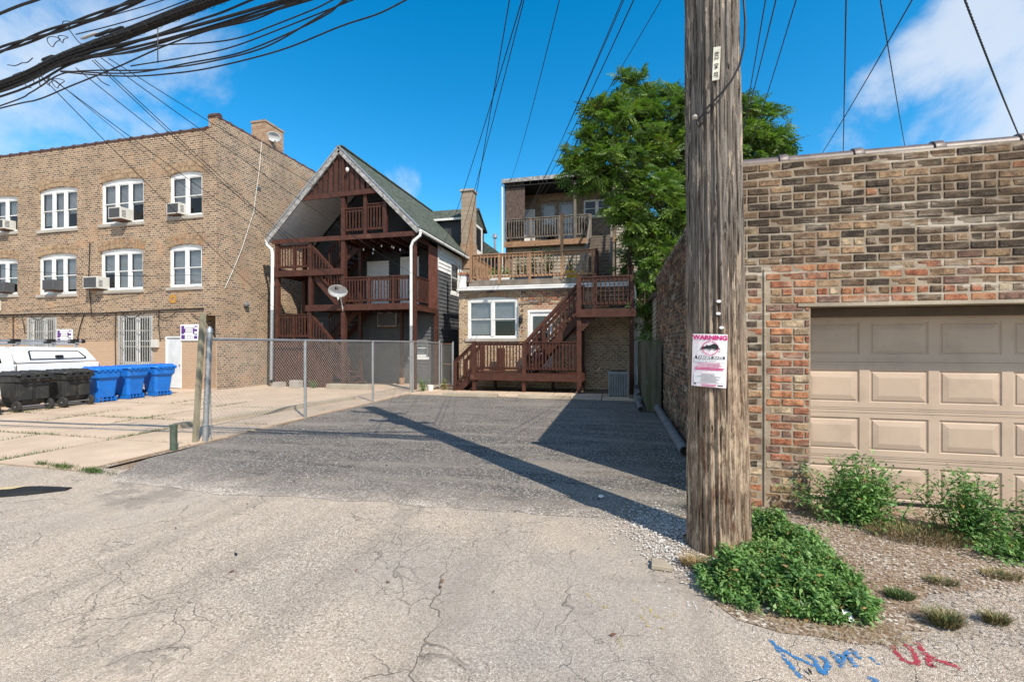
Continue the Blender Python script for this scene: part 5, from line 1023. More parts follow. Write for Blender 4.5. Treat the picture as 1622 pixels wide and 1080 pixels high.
# ------------------------------------------------------------------ chain link fence and gate
FX = -7.13
cf = thing('chain_link_fence', 'galvanised chain link fence between the asphalt lot and the concrete yard', 'fence', (FX, 10, 0))
def link_mesh(parent, A, B, z0, z1, cell=.078, r=.0031, bulge=0):
    A, B = Vector(A), Vector(B); L = (B-A).length; d = (B-A)/L; nrm = Vector((d.y, -d.x, 0)); n = int(L/cell); rows_ = int((z1-z0)/(cell*.52)); V = []; F = []
    hz = (z1-z0)/rows_
    for i in range(n):
        for s in (0, 1):
            pts = []
            for k in range(rows_+1):
                x = (i+.5+(.5 if (k+s) % 2 else 0)*(1 if s == 0 else -1)+ (0 if s == 0 else .5))*cell if s == 0 else (i+1-(.5 if k % 2 else 0))*cell
                if s == 0: x = (i+(.5 if k % 2 else 0))*cell
                zz = z0+k*hz; off = .006*(1 if (k+s) % 2 else -1)+.02*math.sin(x*1.3+zz*2); pts.append(A+d*x+nrm*off+Vector((0,0,zz)))
            b0 = len(V)
            for p in pts:
                for q in ((r, 0), (-r*.5, r*.87), (-r*.5, -r*.87)): V.append(tuple(p+d*q[0]+nrm*q[1]))
            for k in range(rows_):
                for q in range(3): F.append((b0+k*3+q, b0+k*3+(q+1) % 3, b0+(k+1)*3+(q+1) % 3, b0+(k+1)*3+q))
    return raw_mesh('wire_mesh', np.array(V), np.array(F), [M['wire']], parent)
link_mesh(cf, (FX,6.45,0), (FX,14.64,0), .05, 1.83); link_mesh(cf, (FX,14.64,0), (-6.93,16.6,0), .05, 1.78)
MB().tube([(FX,6.42,1.84),(FX,14.64,1.84)], .024, 8).build('top_rail', M['galv'], cf); MB().tube([(FX,14.64,1.84),(-6.93,16.6,1.80)], .024, 8).build('top_rail', M['galv'], cf)
MB().tube([(FX-.03,6.42,0),(FX+.09,6.40,1.96)], .047, 12).build('end_post', M['galv'], cf, smooth=True); q = MB(); q.lathe((FX+.09,6.40,1.95), [(.056,0),(.056,.05),(.03,.10),(.005,.12)], 12); q.build('post_cap', M['galv'], cf, smooth=True)
for y in (8.99, 11.95, 14.64): MB().tube([(FX,y,0),(FX,y,1.86)], .033, 10).build('line_post', M['galv'], cf, smooth=True)
MB().tube([(-6.93,16.6,0),(-6.93,16.6,1.9)], .035, 10).build('line_post', M['galv'], cf, smooth=True)
for z in (.3, .7, 1.1, 1.5, 1.75): q = MB(); q.lathe((FX-.03+.12*z/2,6.41,z), [(.055,0),(.055,.03)], 10); q.build('tension_band', M['galv'], cf)
MB().tube([(FX,6.52,.05),(FX-.04,6.52,1.82)], .008, 6).build('tension_bar', M['galv'], cf)
gt = thing('chain_link_gate', 'narrow rusty framed chain link gate beside the yellow brick wing', 'gate', (-6.8, 16.6, 0))
for a, b in (((-6.85,16.62,.1),(-6.85,16.62,1.78)), ((-6.40,16.62,.1),(-6.40,16.62,1.78)), ((-6.85,16.62,1.76),(-6.40,16.62,1.76)), ((-6.85,16.62,.95),(-6.40,16.62,.95)), ((-6.85,16.62,.12),(-6.40,16.62,.12))): MB().tube([a, b], .02, 8).build('gate_rail', M['galv' if a[2] < .11 and b[2] > 1 else 'rust'], gt)
link_mesh(gt, (-6.85,16.62,0), (-6.40,16.62,0), .12, 1.76); MB().tube([(-6.36,16.62,0),(-6.36,16.62,1.85)], .03, 8).build('gate_post', M['galv'], gt)
q = MB(); q.prism([(-7.285,6.27,.0),(-7.21,6.27,.0),(-7.21,6.34,.0),(-7.285,6.34,.0)], (.17,.0,2.28)); tag(q.build('wooden_post', M['postwood'], bevel=.006), 'tall pale square timber post beside the end post of the chain link fence', 'post')
o = thing('bollard', 'short green pipe bollard at the corner of the asphalt', 'bollard', (-7.12, 5.81, 0)); MB().tube([(-7.12,5.81,-.05),(-7.12,5.81,.41)], .052, 14).build('pipe', M['greenpvc'], o, smooth=True); q = MB(); q.lathe((-7.12,5.81,.405), [(.060,0),(.060,.018),(.02,.026)], 14); q.build('cap', M['greenpvc'], o)
o = thing('speed_bump', 'black rubber speed bump with a worn yellow patch at the left edge of the alley', 'speed bump', (-8, 3.4, 0))
a, b = Vector((-6.42,3.95,.004)), Vector((-9.2,2.55,.004)); d = (b-a).normalized(); s = Vector((-d.y,d.x,0)); prof = [(-.16,0),(-.13,.03),(-.05,.058),(.05,.058),(.13,.03),(.16,0)]
q = MB(); n0 = 10
for i in range(n0+1):
    t = i/n0; sc_ = min(1, .35+math.sin(min(1, t*6)*math.pi/2)*.65); 
    for y_, z_ in prof: q.v.append(tuple(a+d*((b-a).length*(t if i > 3 else t))+s*y_*sc_+Vector((0,0,z_*sc_))))
for i in range(n0):
    for k in range(5): q.f.append((i*6+k,i*6+k+1,(i+1)*6+k+1,(i+1)*6+k)); q.m.append(0)
q.f.append(tuple(range(6))); q.m.append(0); q.build('rubber_body', M['black'], o, smooth=True)
for t0, t1 in ((.14,.30),(.62,.78)):
    q = MB(); L = (b-a).length; z = Vector((0,0,.0605)); q.quad(a+d*L*t0-s*.05+z, a+d*L*t1-s*.05+z, a+d*L*(t1+.03)+s*.05+z, a+d*L*(t0+.03)+s*.05+z); q.build('yellow_patch', M['yellowpaint'], o, fix=False)
# ------------------------------------------------------------------ wheeled bins
def make_bin(name, label, mat, loc, black):
    o = thing(name, label, 'bin', (0,0,0), 'black wheeled bins' if black else 'blue recycling bins'); m = M[mat]; w, dp, h = (.74, .80, 1.0) if black else (.68, .78, 1.02)
    # local frame: +x is the wheel side, y across
    def ring(z, x0, x1, yy, c=.06): return [(x0+c,-yy,z),(x1-c,-yy,z),(x1,-yy+c,z),(x1,yy-c,z),(x1-c,yy,z),(x0+c,yy,z),(x0,yy-c,z),(x0,-yy+c,z)]
    if black: R_ = [(.10,-.30,.16,.24),(.22,-.33,.24,.26),(.24,-.335,.30,.30),(.74,-.37,.34,.34),(.76,-.375,.38,.36),(.90,-.385,.40,.365),(.92,-.40,.42,.375)]
    else: R_ = [(.14,-.26,.27,.25),(.66,-.31,.315,.29),(.74,-.38,.345,.325),(.92,-.40,.36,.335),(.95,-.41,.375,.345)]
    q = MB()
    for i, (z, x0, x1, yy) in enumerate(R_): q.v += ring(z, x0, x1, yy)
    for i in range(len(R_)-1):
        for k in range(8): j = (k+1) % 8; q.f.append((i*8+k, i*8+j, (i+1)*8+j, (i+1)*8+k)); q.m.append(0)
    q.f.append(tuple(range(7,-1,-1))); q.f.append(tuple(range((len(R_)-1)*8, len(R_)*8))); q.m += [0,0]; q.build('body', m, o, bevel=.012)
    zt = R_[-1][0]; x0, x1, yy = -.44, (.46 if black else .40), (.39 if black else .365)
    q = MB(); q.v += ring(zt+.01, x0, x1, yy, .05)+ring(zt+.05, x0+.01, x1-.01, yy-.01, .05)+ring(zt+.10, x0+.10, x1-.10, yy-.09, .05)
    for i in range(2):
        for k in range(8): j = (k+1) % 8; q.f.append((i*8+k, i*8+j, (i+1)*8+j, (i+1)*8+k)); q.m.append(0)
    q.f.append(tuple(range(7,-1,-1))); q.f.append(tuple(range(16,24))); q.m += [0,0]; lid = q.build('lid', m, o, bevel=.01)
    for k in range(4): q = MB(); yy_ = -.27+k*.18; q.box(x0+.12, x1-.14, yy_-.022, yy_+.022, zt+.09, zt+.118); q.build('lid_rib', m, lid, bevel=.006)
    for k in range(4 if black else 5): q = MB(); yy_ = -.27+k*(.18 if black else .135); q.box((x1-.05) if black else (-x1-.03), (x1+.015) if black else (-x1+.03), yy_-.045, yy_+.045, zt-.05 if black else zt-.04, zt+.045); q.build('hinge' if black else 'lip_tab', m, o, bevel=.006)
    if black:
        for s in (-1, 1): MB().box(.30,.352,s*.17-.14,s*.17+.14,.30,.72).build('back_panel', m, o, bevel=.02)
        MB().tube([(.49,-.30,.86),(.49,.30,.86)], .018, 8).build('handle_bar', m, o)
        for s in (-1,1): MB().box(.36,.50,s*.30-.02,s*.30+.02,.83,.90).build('handle_bracket', m, o)
    else:
        for s in (-1,1): MB().box(-.30,.12,s*.22-.02,s*.22+.02,.02,.16).build('foot', m, o)
        for k in range(5): MB().box(-.29,-.27,-.22+k*.11-.012,-.22+k*.11+.012,.0,.15).build('foot_rib', m, o)
        MB().box(-.295,-.265,-.24,.24,.07,.095).build('foot_rail', m, o)
        MB().tube([(.40,-.28,.88),(.40,.28,.88)], .016, 8).build('handle_bar', m, o)
    wx = .31 if black else .27; wr = .145 if black else .125
    for s in (-1, 1):
        yy_ = s*(.33 if black else .29); q = MB(); q.lathe((wx, yy_, wr), [(wr*.55,-.032),(wr*.92,-.034),(wr,-.02),(wr,.02),(wr*.92,.034),(wr*.55,.032)], 20, 'y'); wh = q.build('wheel', M['tyre'], o, smooth=True)
        q = MB(); q.lathe((wx, yy_, wr), [(wr*.16,-.04),(wr*.2,.04)], 10, 'y')
        for k in range(6): a = k*math.pi/3; q.bar((wx+wr*.15*math.cos(a),yy_,wr+wr*.15*math.sin(a)),(wx+wr*.6*math.cos(a),yy_,wr+wr*.6*math.sin(a)),.02,.06,(0,1,0))
        q.build('hub', M['pvc'], wh)
    MB().tube([(wx,-.3,wr),(wx,.3,wr)], .012, 6).build('axle', M['galv'], o)
    if not black:
        q = MB(); q.quad((-.349,-.10,.80),(-.349,.10,.80),(-.364,.10,.88),(-.364,-.10,.88)) 
    return o
bb = make_bin('wheeled_bin', 'black wheeled bin, first complete one from the left, wheels towards the lot', 'binblack', None, True); bb.location = (-15.05, 8.30, .02)
copy_tree(bb, (-15.0, 9.19, .02), R(4), 'black wheeled bin right beside the blue ones'); copy_tree(bb, (-15.02, 7.25, .02), R(-4), 'black wheeled bin cut off by the left edge of the photo')
cb = make_bin('recycling_bin', 'blue recycling bin touching the black bins, leftmost of the three blue ones', 'binblue', None, False); cb.location = (-15.1, 10.08, .02); cb.rotation_euler = (0,0,R(176))
copy_tree(cb, (-15.14, 10.90, .02), R(184), 'blue recycling bin standing between two other blue bins'); copy_tree(cb, (-15.05, 11.73, .02), R(178), 'blue recycling bin nearest the pale steel door, end of the row')
# ------------------------------------------------------------------ white pickup with a cap and a ladder rack
tk = thing('pickup_truck', 'white pickup truck with a fibreglass cap and roof rack parked behind the bins', 'pickup truck', (-17.1, 8.2, 0))
TX0, TX1 = -17.95, -16.15; y_r, y_cab, y_ws, y_hood, y_f = 10.75, 8.72, 7.35, 6.7, 5.35
def shell(prof, x0, x1, tum=0, mat='carwhite', name='body', zb=.9, bev=.04):
    """side outline (y,z) pushed across the width, upper part leaning in"""
    q = MB(); n = len(prof); f = lambda z: tum*max(0, z-zb)
    q.v += [(x1-f(z), y, z) for y, z in prof]+[(x0+f(z), y, z) for y, z in prof]
    q.f.append(tuple(range(n))); q.f.append(tuple(range(2*n-1, n-1, -1))); q.m += [0,0]
    for i in range(n): j = (i+1) % n; q.f.append((i, n+i, n+j, j)); q.m.append(0)
    return q.build(name, M[mat], tk, bevel=bev)
shell([(y_f,.42),(y_f+.35,.36),(y_f+.45,.36),(y_cab,.36),(y_cab,1.2),(y_ws-.5,1.18),(y_hood-.2,1.08),(y_f+.1,.98),(y_f,.8)], TX0, TX1, .0, name='lower_body')
shell([(y_cab+.02,.40),(y_r-.05,.40),(y_r,.5),(y_r,1.19),(y_cab+.02,1.19)], TX0, TX1, 0, name='bed')
shell([(y_hood+.1,1.12),(y_cab,1.19),(y_cab-.02,1.62),(y_cab-.25,1.66),(y_ws+.15,1.66)], TX0+.03, TX1-.03, .28, name='cab', zb=1.15)
shell([(y_cab+.05,1.215),(y_r-.01,1.215),(y_r-.30,1.64),(y_cab+.05,1.68)], TX0+.04, TX1-.03, .22, name='cap', zb=1.2, bev=.06)
def side_poly(pts, x, tum, zb, e): return [(x-tum*max(0,z-zb)+e, y, z) for y, z in pts]
wf = [(y_cab+.32,1.30),(y_cab+.30,1.55),(y_cab+.36,1.58),(y_r-.58,1.56),(y_r-.50,1.53),(y_r-.33,1.35),(y_r-.36,1.30)]
MB().prism(side_poly(wf, TX1-.03, .22, 1.2, .004), (.006,0,0)).build('cap_window', M['carglass'], tk)
wi = [(y_cab+.36,1.335),(y_cab+.345,1.54),(y_cab+.38,1.55),(y_r-.59,1.53),(y_r-.53,1.51),(y_r-.39,1.35),(y_r-.40,1.335)]
MB().prism(side_poly(wi, TX1-.03, .22, 1.2, .009), (.006,0,0)).build('cap_side_door', M['carwhite'], tk); MB().box(TX1-.06, TX1+.0, 9.62, 9.80, 1.35, 1.43).build('latch', M['ink'], tk, bevel=.01)
for a, b in (((y_ws+.25,1.2),(y_cab-.5,1.2)),): MB().prism(side_poly([(7.35,1.22),(8.45,1.24),(8.42,1.56),(7.75,1.58)], TX1-.03, .28, 1.15, .006), (.006,0,0)).build('side_window', M['carglass'], tk)
MB().quad((TX0+.12,y_hood+.12,1.14),(TX1-.12,y_hood+.12,1.14),(TX1-.22,y_ws+.14,1.63),(TX0+.22,y_ws+.14,1.63)).build('windscreen', M['carglass'], tk, fix=False)
for y, z0 in ((y_cab+.01, .5), (7.55,.5)): MB().box(TX1-.002, TX1+.002, y-.008, y+.008, z0, 1.18).build('door_gap', M['ink'], tk)
MB().box(TX0+.1, TX1-.1, y_r, y_r+.03, .55, 1.15).build('tailgate', M['carwhite'], tk, bevel=.01); MB().box(TX0+.02,TX1-.02,y_r+.02,y_r+.16,.42,.58).build('bumper', M['galv'], tk, bevel=.02); MB().box(TX0+.02,TX1-.02,y_f-.12,y_f+.02,.38,.62).build('bumper', M['galv'], tk, bevel=.02)
for x_ in (TX0+.06, TX1-.16): MB().box(x_, x_+.10, y_r+.001, y_r+.04, .75, 1.1).build('tail_light', basic('red lamp', (.4,.02,.02), rough=.3), tk); MB().box(x_-.02, x_+.16, y_f-.02, y_f+.05, .72, .92).build('headlight', M['acwhite'], tk)
for x_ in (TX0+.12, TX1-.12):
    for y in (6.25, 9.75): q = MB(); q.lathe((x_,y,.34), [(.2,-.11),(.32,-.11),(.345,-.08),(.345,.08),(.32,.11),(.2,.11)], 24, 'x'); wh = q.build('wheel', M['tyre'], tk, smooth=True); q = MB(); q.lathe((x_,y,.34), [(.2,-.1),(.19,.09),(.06,.1)], 16, 'x'); q.build('rim', M['galv'], wh, smooth=True)
rk = thing('roof_rack', 'grey ladder rack with black clamps lying on top of the white truck cap', 'roof rack', (-17, 9, 1.7))
for x_ in (-17.55, -16.55): MB().tube([(x_,7.5,1.86),(x_,10.55,1.84)], .03, 8).build('side_rail', M['galv'], rk); MB().tube([(x_+.06,7.5,1.76),(x_+.06,10.4,1.74)], .02, 8).build('side_rail', M['galv'], rk)
for y in (7.9, 8.9, 9.7, 10.3): MB().box(-17.75,-16.35,y-.025,y+.025,1.77,1.81).build('cross_bar', M['galv'], rk); MB().box(-16.66,-16.46,y-.1,y+.1,1.77,1.90).build('clamp', M['black'], rk, bevel=.02); MB().box(-16.5,-16.44,y-.02,y+.02,1.62,1.78).build('foot', M['galv'], rk)
q = MB(); q.lathe((-16.55,10.5,1.84), [(.03,0),(.06,.02),(.06,.08),(.03,.1)], 12, 'y'); q.build('end_roller', M['black'], rk, smooth=True)
# ------------------------------------------------------------------ the utility pole
pc0, lean = Vector((.862, 4.16, 0)), Vector((-.0125, 0, 0)); PH = 10.8
up_ = thing('utility_pole', 'tall weathered grey brown timber pole with a paper rat warning on it', 'utility pole', pc0)
def pole():
    nA, nZ = 260, 420; z = np.concatenate([np.linspace(-.12, 4.9, nZ-40), np.linspace(5.0, PH, 40)]); th = np.linspace(0, 2*np.pi, nA, endpoint=False); TH, Z = np.meshgrid(th, z); rs = np.random.RandomState(4)
    Rr = .247-.0066*Z+.012*np.exp(-Z*3); g = np.zeros_like(Z)
    for k in range(70):                                            # long drying cracks and raised grain
        c = rs.uniform(0, 2*np.pi); w = rs.uniform(.010, .030); zc = rs.uniform(-.3, 5); L = rs.uniform(.2, 1.3); dep = rs.uniform(.005, .020); wob = .02*np.sin(Z*rs.uniform(2, 6)+rs.uniform(0, 6))+.008*np.sin(Z*23+k)
        dd = (TH-c-wob+np.pi) % (2*np.pi)-np.pi; g -= dep*np.exp(-(dd/w)**2)*np.exp(-((Z-zc)/L)**4)
    for k in range(28):
        f = rs.randint(20, 75); g += .0011*np.sin(f*TH+rs.uniform(0, 6)+.8*np.sin(Z*rs.uniform(.8, 2.5)+rs.uniform(0, 6)))
    for k in range(200):                                           # nail holes and gouges
        c = rs.uniform(0, 2*np.pi); zc = rs.uniform(0, 5); dd = (TH-c+np.pi) % (2*np.pi)-np.pi; g -= rs.uniform(.008, .022)*np.exp(-(dd/.026)**2-((Z-zc)/rs.uniform(.01, .03))**2)
    for k in range(22):                                            # knots and torn splinters
        c = rs.uniform(0, 2*np.pi); zc = rs.uniform(0, 5); dd = (TH-c+np.pi) % (2*np.pi)-np.pi; g += .007*np.exp(-(dd/.10)**2-((Z-zc)/.06)**2)-.011*np.exp(-(dd/.035)**2-((Z-zc)/.02)**2)
    g += .005*np.sin(2*TH+Z*1.7)*np.sin(Z*2.3+1)+.003*np.sin(3*TH-Z*3.1)+.004*np.sin(TH+Z*5.3)*np.exp(-((Z-2.2)/1.2)**2); g += rs.normal(0, .0006, g.shape); Rr = Rr+g
    X = pc0.x+lean.x*Z+Rr*np.cos(TH); Y = pc0.y+Rr*np.sin(TH); V = np.stack([X, Y, Z], 2).reshape(-1, 3)
    i, j = np.meshgrid(np.arange(len(z)-1), np.arange(nA), indexing='ij'); j2 = (j+1) % nA; F = np.stack([i*nA+j, i*nA+j2, (i+1)*nA+j2, (i+1)*nA+j], 2).reshape(-1, 4)
    o = raw_mesh('shaft', V, F, [M['pole']], up_, smooth=True, stuff=False)
    q = MB(); q.lathe((pc0.x+lean.x*PH,pc0.y,PH-.02), [(.185,0),(.1,.06)], 20); q.build('top', M['pole'], up_)
pole()
cdir = Vector((-pc0.x, -pc0.y, 0)).normalized(); tdir = Vector((-cdir.y, cdir.x, 0))            # towards the alley; to the right as seen from there
if tdir.x < 0: tdir = -tdir
def PP(tilt, cx, cz, rad=.243):
    ct_, st_ = math.cos(tilt), math.sin(tilt)
    def f(a, z, d):
        aa = a*ct_-z*st_; zz = a*st_+z*ct_; s = cx+aa; return pc0+lean*(cz+zz)+cdir*(math.sqrt(max(0, .275**2-s*s*.55))-.275+rad-d)+tdir*s+Vector((0,0,cz+zz))
    return f
P = PP(R(-2.2), -.050, 1.615, .263)
sg = thing('warning_sign', 'white and pink paper sign reading WARNING stapled to the utility pole', 'sign', P(0,0,0)); sw, sh = .132, .218
q = MB()
for k in range(6): q.quad(P(-sw+2*sw*k/6,-sh,0), P(-sw+2*sw*(k+1)/6,-sh,0), P(-sw+2*sw*(k+1)/6,sh,0), P(-sw+2*sw*k/6,sh,0))
q.build('paper', basic('pale pink paper', (.74,.64,.68), (.80,.74,.76), 3, .55, bump=0, dirt=(.72,.48,.30), dscale=4, damt=.35), sg, fix=False)
P2 = lambda ox, oz: (lambda a, z, d: P(a+ox, z+oz, d))
text_part('WARNING', .050, M['pink'], sg, P2(0, .172), 'warning_text', bold=.0022, sx=1.08)
def rect(mat, x0, x1, z0, z1, name, d=-.002):
    q = MB(); n = 5
    for k in range(n): a, b = x0+(x1-x0)*k/n, x0+(x1-x0)*(k+1)/n; q.quad(P(a,z0,d), P(b,z0,d), P(b,z1,d), P(a,z1,d))
    return q.build(name, M[mat], sg, fix=False)
rect('signwhite', -.112,.118,-.012,.018,'white_field'); rect('signwhite', -.112,.118,-.185,-.105,'white_field'); rect('ink', -.108,.115,.013,.037,'black_band', -.003)
text_part('TARGET: RATS', .029, M['signwhite'], sg, P2(.003, .0155), 'target_text', d=-.0045, bold=.0012, sx=1.05)
q = MB(); cz_, cr_ = .103, .062
for k in range(40):
    a0, a1 = 2*math.pi*k/40, 2*math.pi*(k+1)/40
    if k % 20 in (9, 10): continue
    q.quad(*[P(.005+r_*math.cos(a), cz_+r_*.92*math.sin(a), -.0025) for r_, a in ((cr_,a0),(cr_,a1),(cr_-.006,a1),(cr_-.006,a0))])
for a in (0, 90, 180, 270): q.quad(*[P(.005+(cr_*.92+e)*math.cos(R(a))-s*.0025*math.sin(R(a)), cz_+(cr_*.85+e)*math.sin(R(a))+s*.0025*math.cos(R(a)), -.003) for e, s in ((0,-1),(.016,-1),(.016,1),(0,1))])
q.build('target_ring', M['pink'], sg, fix=False)
q = MB(); rat = [(-.072,.0),(-.058,.012),(-.04,.012),(-.028,.026),(-.016,.020),(.0,.024),(.02,.036),(.045,.034),(.062,.018),(.064,.0),(.05,-.012),(.03,-.008),(.012,-.004),(-.005,-.010),(-.02,-.006),(-.045,-.009),(-.065,-.008)]
ctr = (0,.008)
for k in range(len(rat)): (a, b), (c_, d_) = rat[k], rat[(k+1) % len(rat)]; q.quad(P(.005+a,cz_+b,-.0035), P(.005+c_,cz_+d_,-.0035), P(.005+ctr[0],cz_+ctr[1],-.0035))
for pts in (((.06,.0),(.076,-.010),(.074,-.022),(.06,-.03)), ((-.06,-.008),(-.078,-.016)), ((.01,-.008),(-.012,-.024)), ((.045,-.010),(.03,-.020))):
    for (a, b), (c_, d_) in zip(pts, pts[1:]): q.quad(P(.005+a,cz_+b-.002,-.0036), P(.005+c_,cz_+d_-.002,-.0036), P(.005+c_,cz_+d_+.002,-.0036), P(.005+a,cz_+b+.002,-.0036))
q.build('rat_print', M['ink'], sg, fix=False)
rs_ = random.Random(3); zz = -.022
for row in range(4): rect('pinkprint', -.10+rs_.uniform(0,.03), .10-rs_.uniform(0,.03), zz-.0045, zz, 'printed_line'); zz -= .0095
for row in range(2): rect('pink', -.112+.005*row, .112-.008*row, zz-.007, zz, 'printed_line'); zz -= .0115
zz = -.110
for row in range(7): rect('greyprint', -.06 if row != 2 else -.09, rs_.uniform(.03,.09), zz-.004, zz, 'printed_line', -.004); zz -= .0105
rect('pink', -.055,.06,-.200,-.196,'printed_line'); rect('pink', -.05,.055,-.211,-.206,'printed_line'); rect('ink', .068,.108,-.206,-.198,'printed_line'); rect('ink', -.112,-.098,-.204,-.192,'printed_line')
q = MB(); xx = -.09                                                # handwriting
for k in range(26):
    a0, a1 = k/26, (k+1)/26; f = lambda t: (-.095+t*.15, .002+.007*math.sin(t*34)*(1 if (t*6) % 1 < .75 else .1)); (a, b), (c_, d_) = f(a0), f(a1); q.quad(P(a,b-.001,-.004), P(c_,d_-.001,-.004), P(c_,d_+.0012,-.004), P(a,b+.0012,-.004))
q.build('handwriting', M['ink'], sg, fix=False)
P = PP(R(-3), .034, 4.05, .240)
tg = thing('pole_number_tag', 'narrow pale number tag nailed vertically high on the utility pole', 'tag', P(0,0,0)); q = MB(); q.fbox(P, -.027,.027,-.135,.135,-.006,.004); q.build('plate', basic('cream tag enamel', (.72,.70,.58), rough=.5, bump=0), tg)
for s, z_ in (('812', .062), ('04', -.022), ('07', -.092)):
    text_part(s, .042, M['ink'], tg, (lambda a, z, d, z_=z_: P(z-.014, z_-a, d-.006)), 'tag_text', bold=.0008)
for k, (x_, z_) in enumerate(((.028,2.10),(.024,2.0),(.046,1.885))):
    f = PP(0, x_, z_, .247); q = MB()
    n = 12; ring = [f(.018*math.cos(2*math.pi*i/n), .012*math.sin(2*math.pi*i/n), -.012) for i in range(n)]; ring0 = [f(.018*math.cos(2*math.pi*i/n), .012*math.sin(2*math.pi*i/n), .02) for i in range(n)]
    q.quad(*ring); 
    for i in range(n): q.quad(ring0[i], ring0[(i+1) % n], ring[(i+1) % n], ring[i])
    q.build('bolt_head', M['signwhite'], up_, fix=True)
f = lambda x_, z_, d: PP(0, x_, z_, .247)(0, 0, -d)
MB().tube([f(.21,5.6,.02), f(.215,4.75,.06), f(.235,4.5,.09), f(.245,4.3,.10), f(.235,4.12,.085), f(.20,3.98,.05), f(.14,3.87,.035), f(.06,3.78,.025), f(-.03,3.70,.02), f(-.09,3.63,.018), f(-.12,3.60,.02), f(-.105,3.56,.022), f(-.07,3.58,.02)], .0085, 8).build('ground_wire', M['cable'], up_, smooth=True)
q = MB(); q.lathe(f(-.135,3.64,.02), [(.015,-.015),(.024,0),(.015,.02)], 10); q.build('insulator_knob', M['stone'], up_, smooth=True)
for z_ in (8.2, 9.9): MB().bar((-.75+pc0.x,3.92,z_),(pc0.x+.75,3.92,z_), .09, .115).build('crossarm', M['greywood'], up_)
for x_ in (-.65, -.25, .3, .65):
    for z_ in (8.26, 9.96): q = MB(); q.lathe((pc0.x+x_,3.92,z_), [(.02,0),(.05,.04),(.03,.08),(.055,.12),(.02,.16)], 10); q.build('insulator', M['stone'], up_)
q = MB(); q.lathe((pc0.x-.42,4.3,7.3), [(.15,0),(.19,.03),(.19,.72),(.12,.8)], 16); tf = tag(q.build('pole_transformer', M['pvc'], smooth=True), 'grey can transformer hung high on the utility pole above the frame', 'transformer')
MB().bar((pc0.x-.25,4.2,7.5),(pc0.x-.1,4.16,7.5),.08,.08).build('bracket', M['galv'], up_)
# ------------------------------------------------------------------ overhead cables
def smooth_path(pts, n=8):
    pts = [Vector(p) for p in pts]; out = []; e = [pts[0]*2-pts[1]]+pts+[pts[-1]*2-pts[-2]]
    for i in range(1, len(e)-2):
        for k in range(n):
            t = k/n; a, b, c_, d_ = e[i-1:i+3]; out.append(.5*((2*b)+(c_-a)*t+(2*a-5*b+4*c_-d_)*t*t+(3*b-a-3*c_+d_)*t**3))
    out.append(pts[-1]); return out
def cable(name, label, cat, pts, r, group=None, n=6, sm=8, parent=None, part='strand'):
    q = MB(); q.tube(smooth_path(pts, sm), r, n)
    if parent: return q.build(part, M['cable'], parent, smooth=True)
    return tag(q.build(name, M['cable'], smooth=True), label, cat, group)
YC = 4.0; poleat = lambda z, dy=0: Vector((pc0.x-.12, pc0.y-.15+dy, z)); rc = random.Random(9)
def span(px, Y=YC, zl=6.6, zr=6.1, left=True):
    p = [PY(x, y, Y) for x, y in px]; e = poleat(zr); a = p[-1]; d = (p[-1]-p[-2]).normalized(); L = (e-a).length; p += [(a+d*L*.15).lerp(a.lerp(e, .15), .2), (a+d*L*.45).lerp(a.lerp(e, .45), .6), e]
    if left: s = Vector((-34, Y, zl)); a = p[0]; d = (p[0]-p[1]).normalized(); L = (s-a).length; p = [s, (a+d*L*.5).lerp(a.lerp(s, .5), .85), (a+d*L*.15).lerp(a.lerp(s, .15), .35)]+p
    return p
main = [(-260,218),(0,137),(93,96),(148,74),(207,52),(296,17),(352,-4)]
sec_ = [(-260,215),(0,148),(111,97),(222,70),(333,41),(470,0)]
b1 = thing('cable_bundle', 'thickest lashed bundle of black communication cables crossing the upper left sky', 'cable bundle', PY(200,55,YC), 'overhead cables along the alley')
for k in range(13):
    a = k*2.4; rr = .012+.038*(k/13)**.5; pts = [p+Vector((0, rr*math.cos(a+p.x*.3), rr*.8*math.sin(a+p.x*.3)+rc.uniform(-.006,.006))) for p in span(main, zr=5.95)]; cable('', '', '', pts, rc.choice([.008,.014,.019,.022]) if k else .028, parent=b1)
q = MB(); sp = smooth_path(span(main, zr=5.95), 60); pts = [p+Vector((0, .062*math.cos(i*.35), .055*math.sin(i*.35))) for i, p in enumerate(sp) if p.x > -14]; q.tube(pts, .0022, 4); q.build('lashing_wire', M['cable'], b1)
b2 = thing('cable_bundle', 'second black cable bundle just below the thickest one in the upper left sky', 'cable bundle', PY(200,75,YC), 'overhead cables along the alley')
for k in range(7):
    a = k*2.1; rr = .034; pts = [p+Vector((0, rr*math.cos(a+p.x*.35), rr*.9*math.sin(a+p.x*.35))) for p in span(sec_, zr=5.75)]; cable('', '', '', pts, rc.choice([.008,.012,.016]), parent=b2)
b3 = thing('cable_bundle', 'single twisted power cable highest in the upper left corner, above the bundles', 'cable bundle', PY(100,40,3.6), 'overhead cables along the alley')
for k in range(3):
    pts = [p+Vector((0, .022*math.cos(k*2.1+p.x*3), .022*math.sin(k*2.1+p.x*3))) for p in smooth_path(span([(-300,190),(0,80),(100,44),(159,24),(230,-4)], 3.6, 7.2, 6.6), 30)]; cable('', '', '', pts, .012, parent=b3, sm=1)
b4 = cable('overhead_cable', 'thin cable cutting the very top left corner of the sky', 'cable', span([(-200,110),(0,22),(67,-3)], 3.4, 7.6, 7.2), .014, 'overhead cables along the alley')
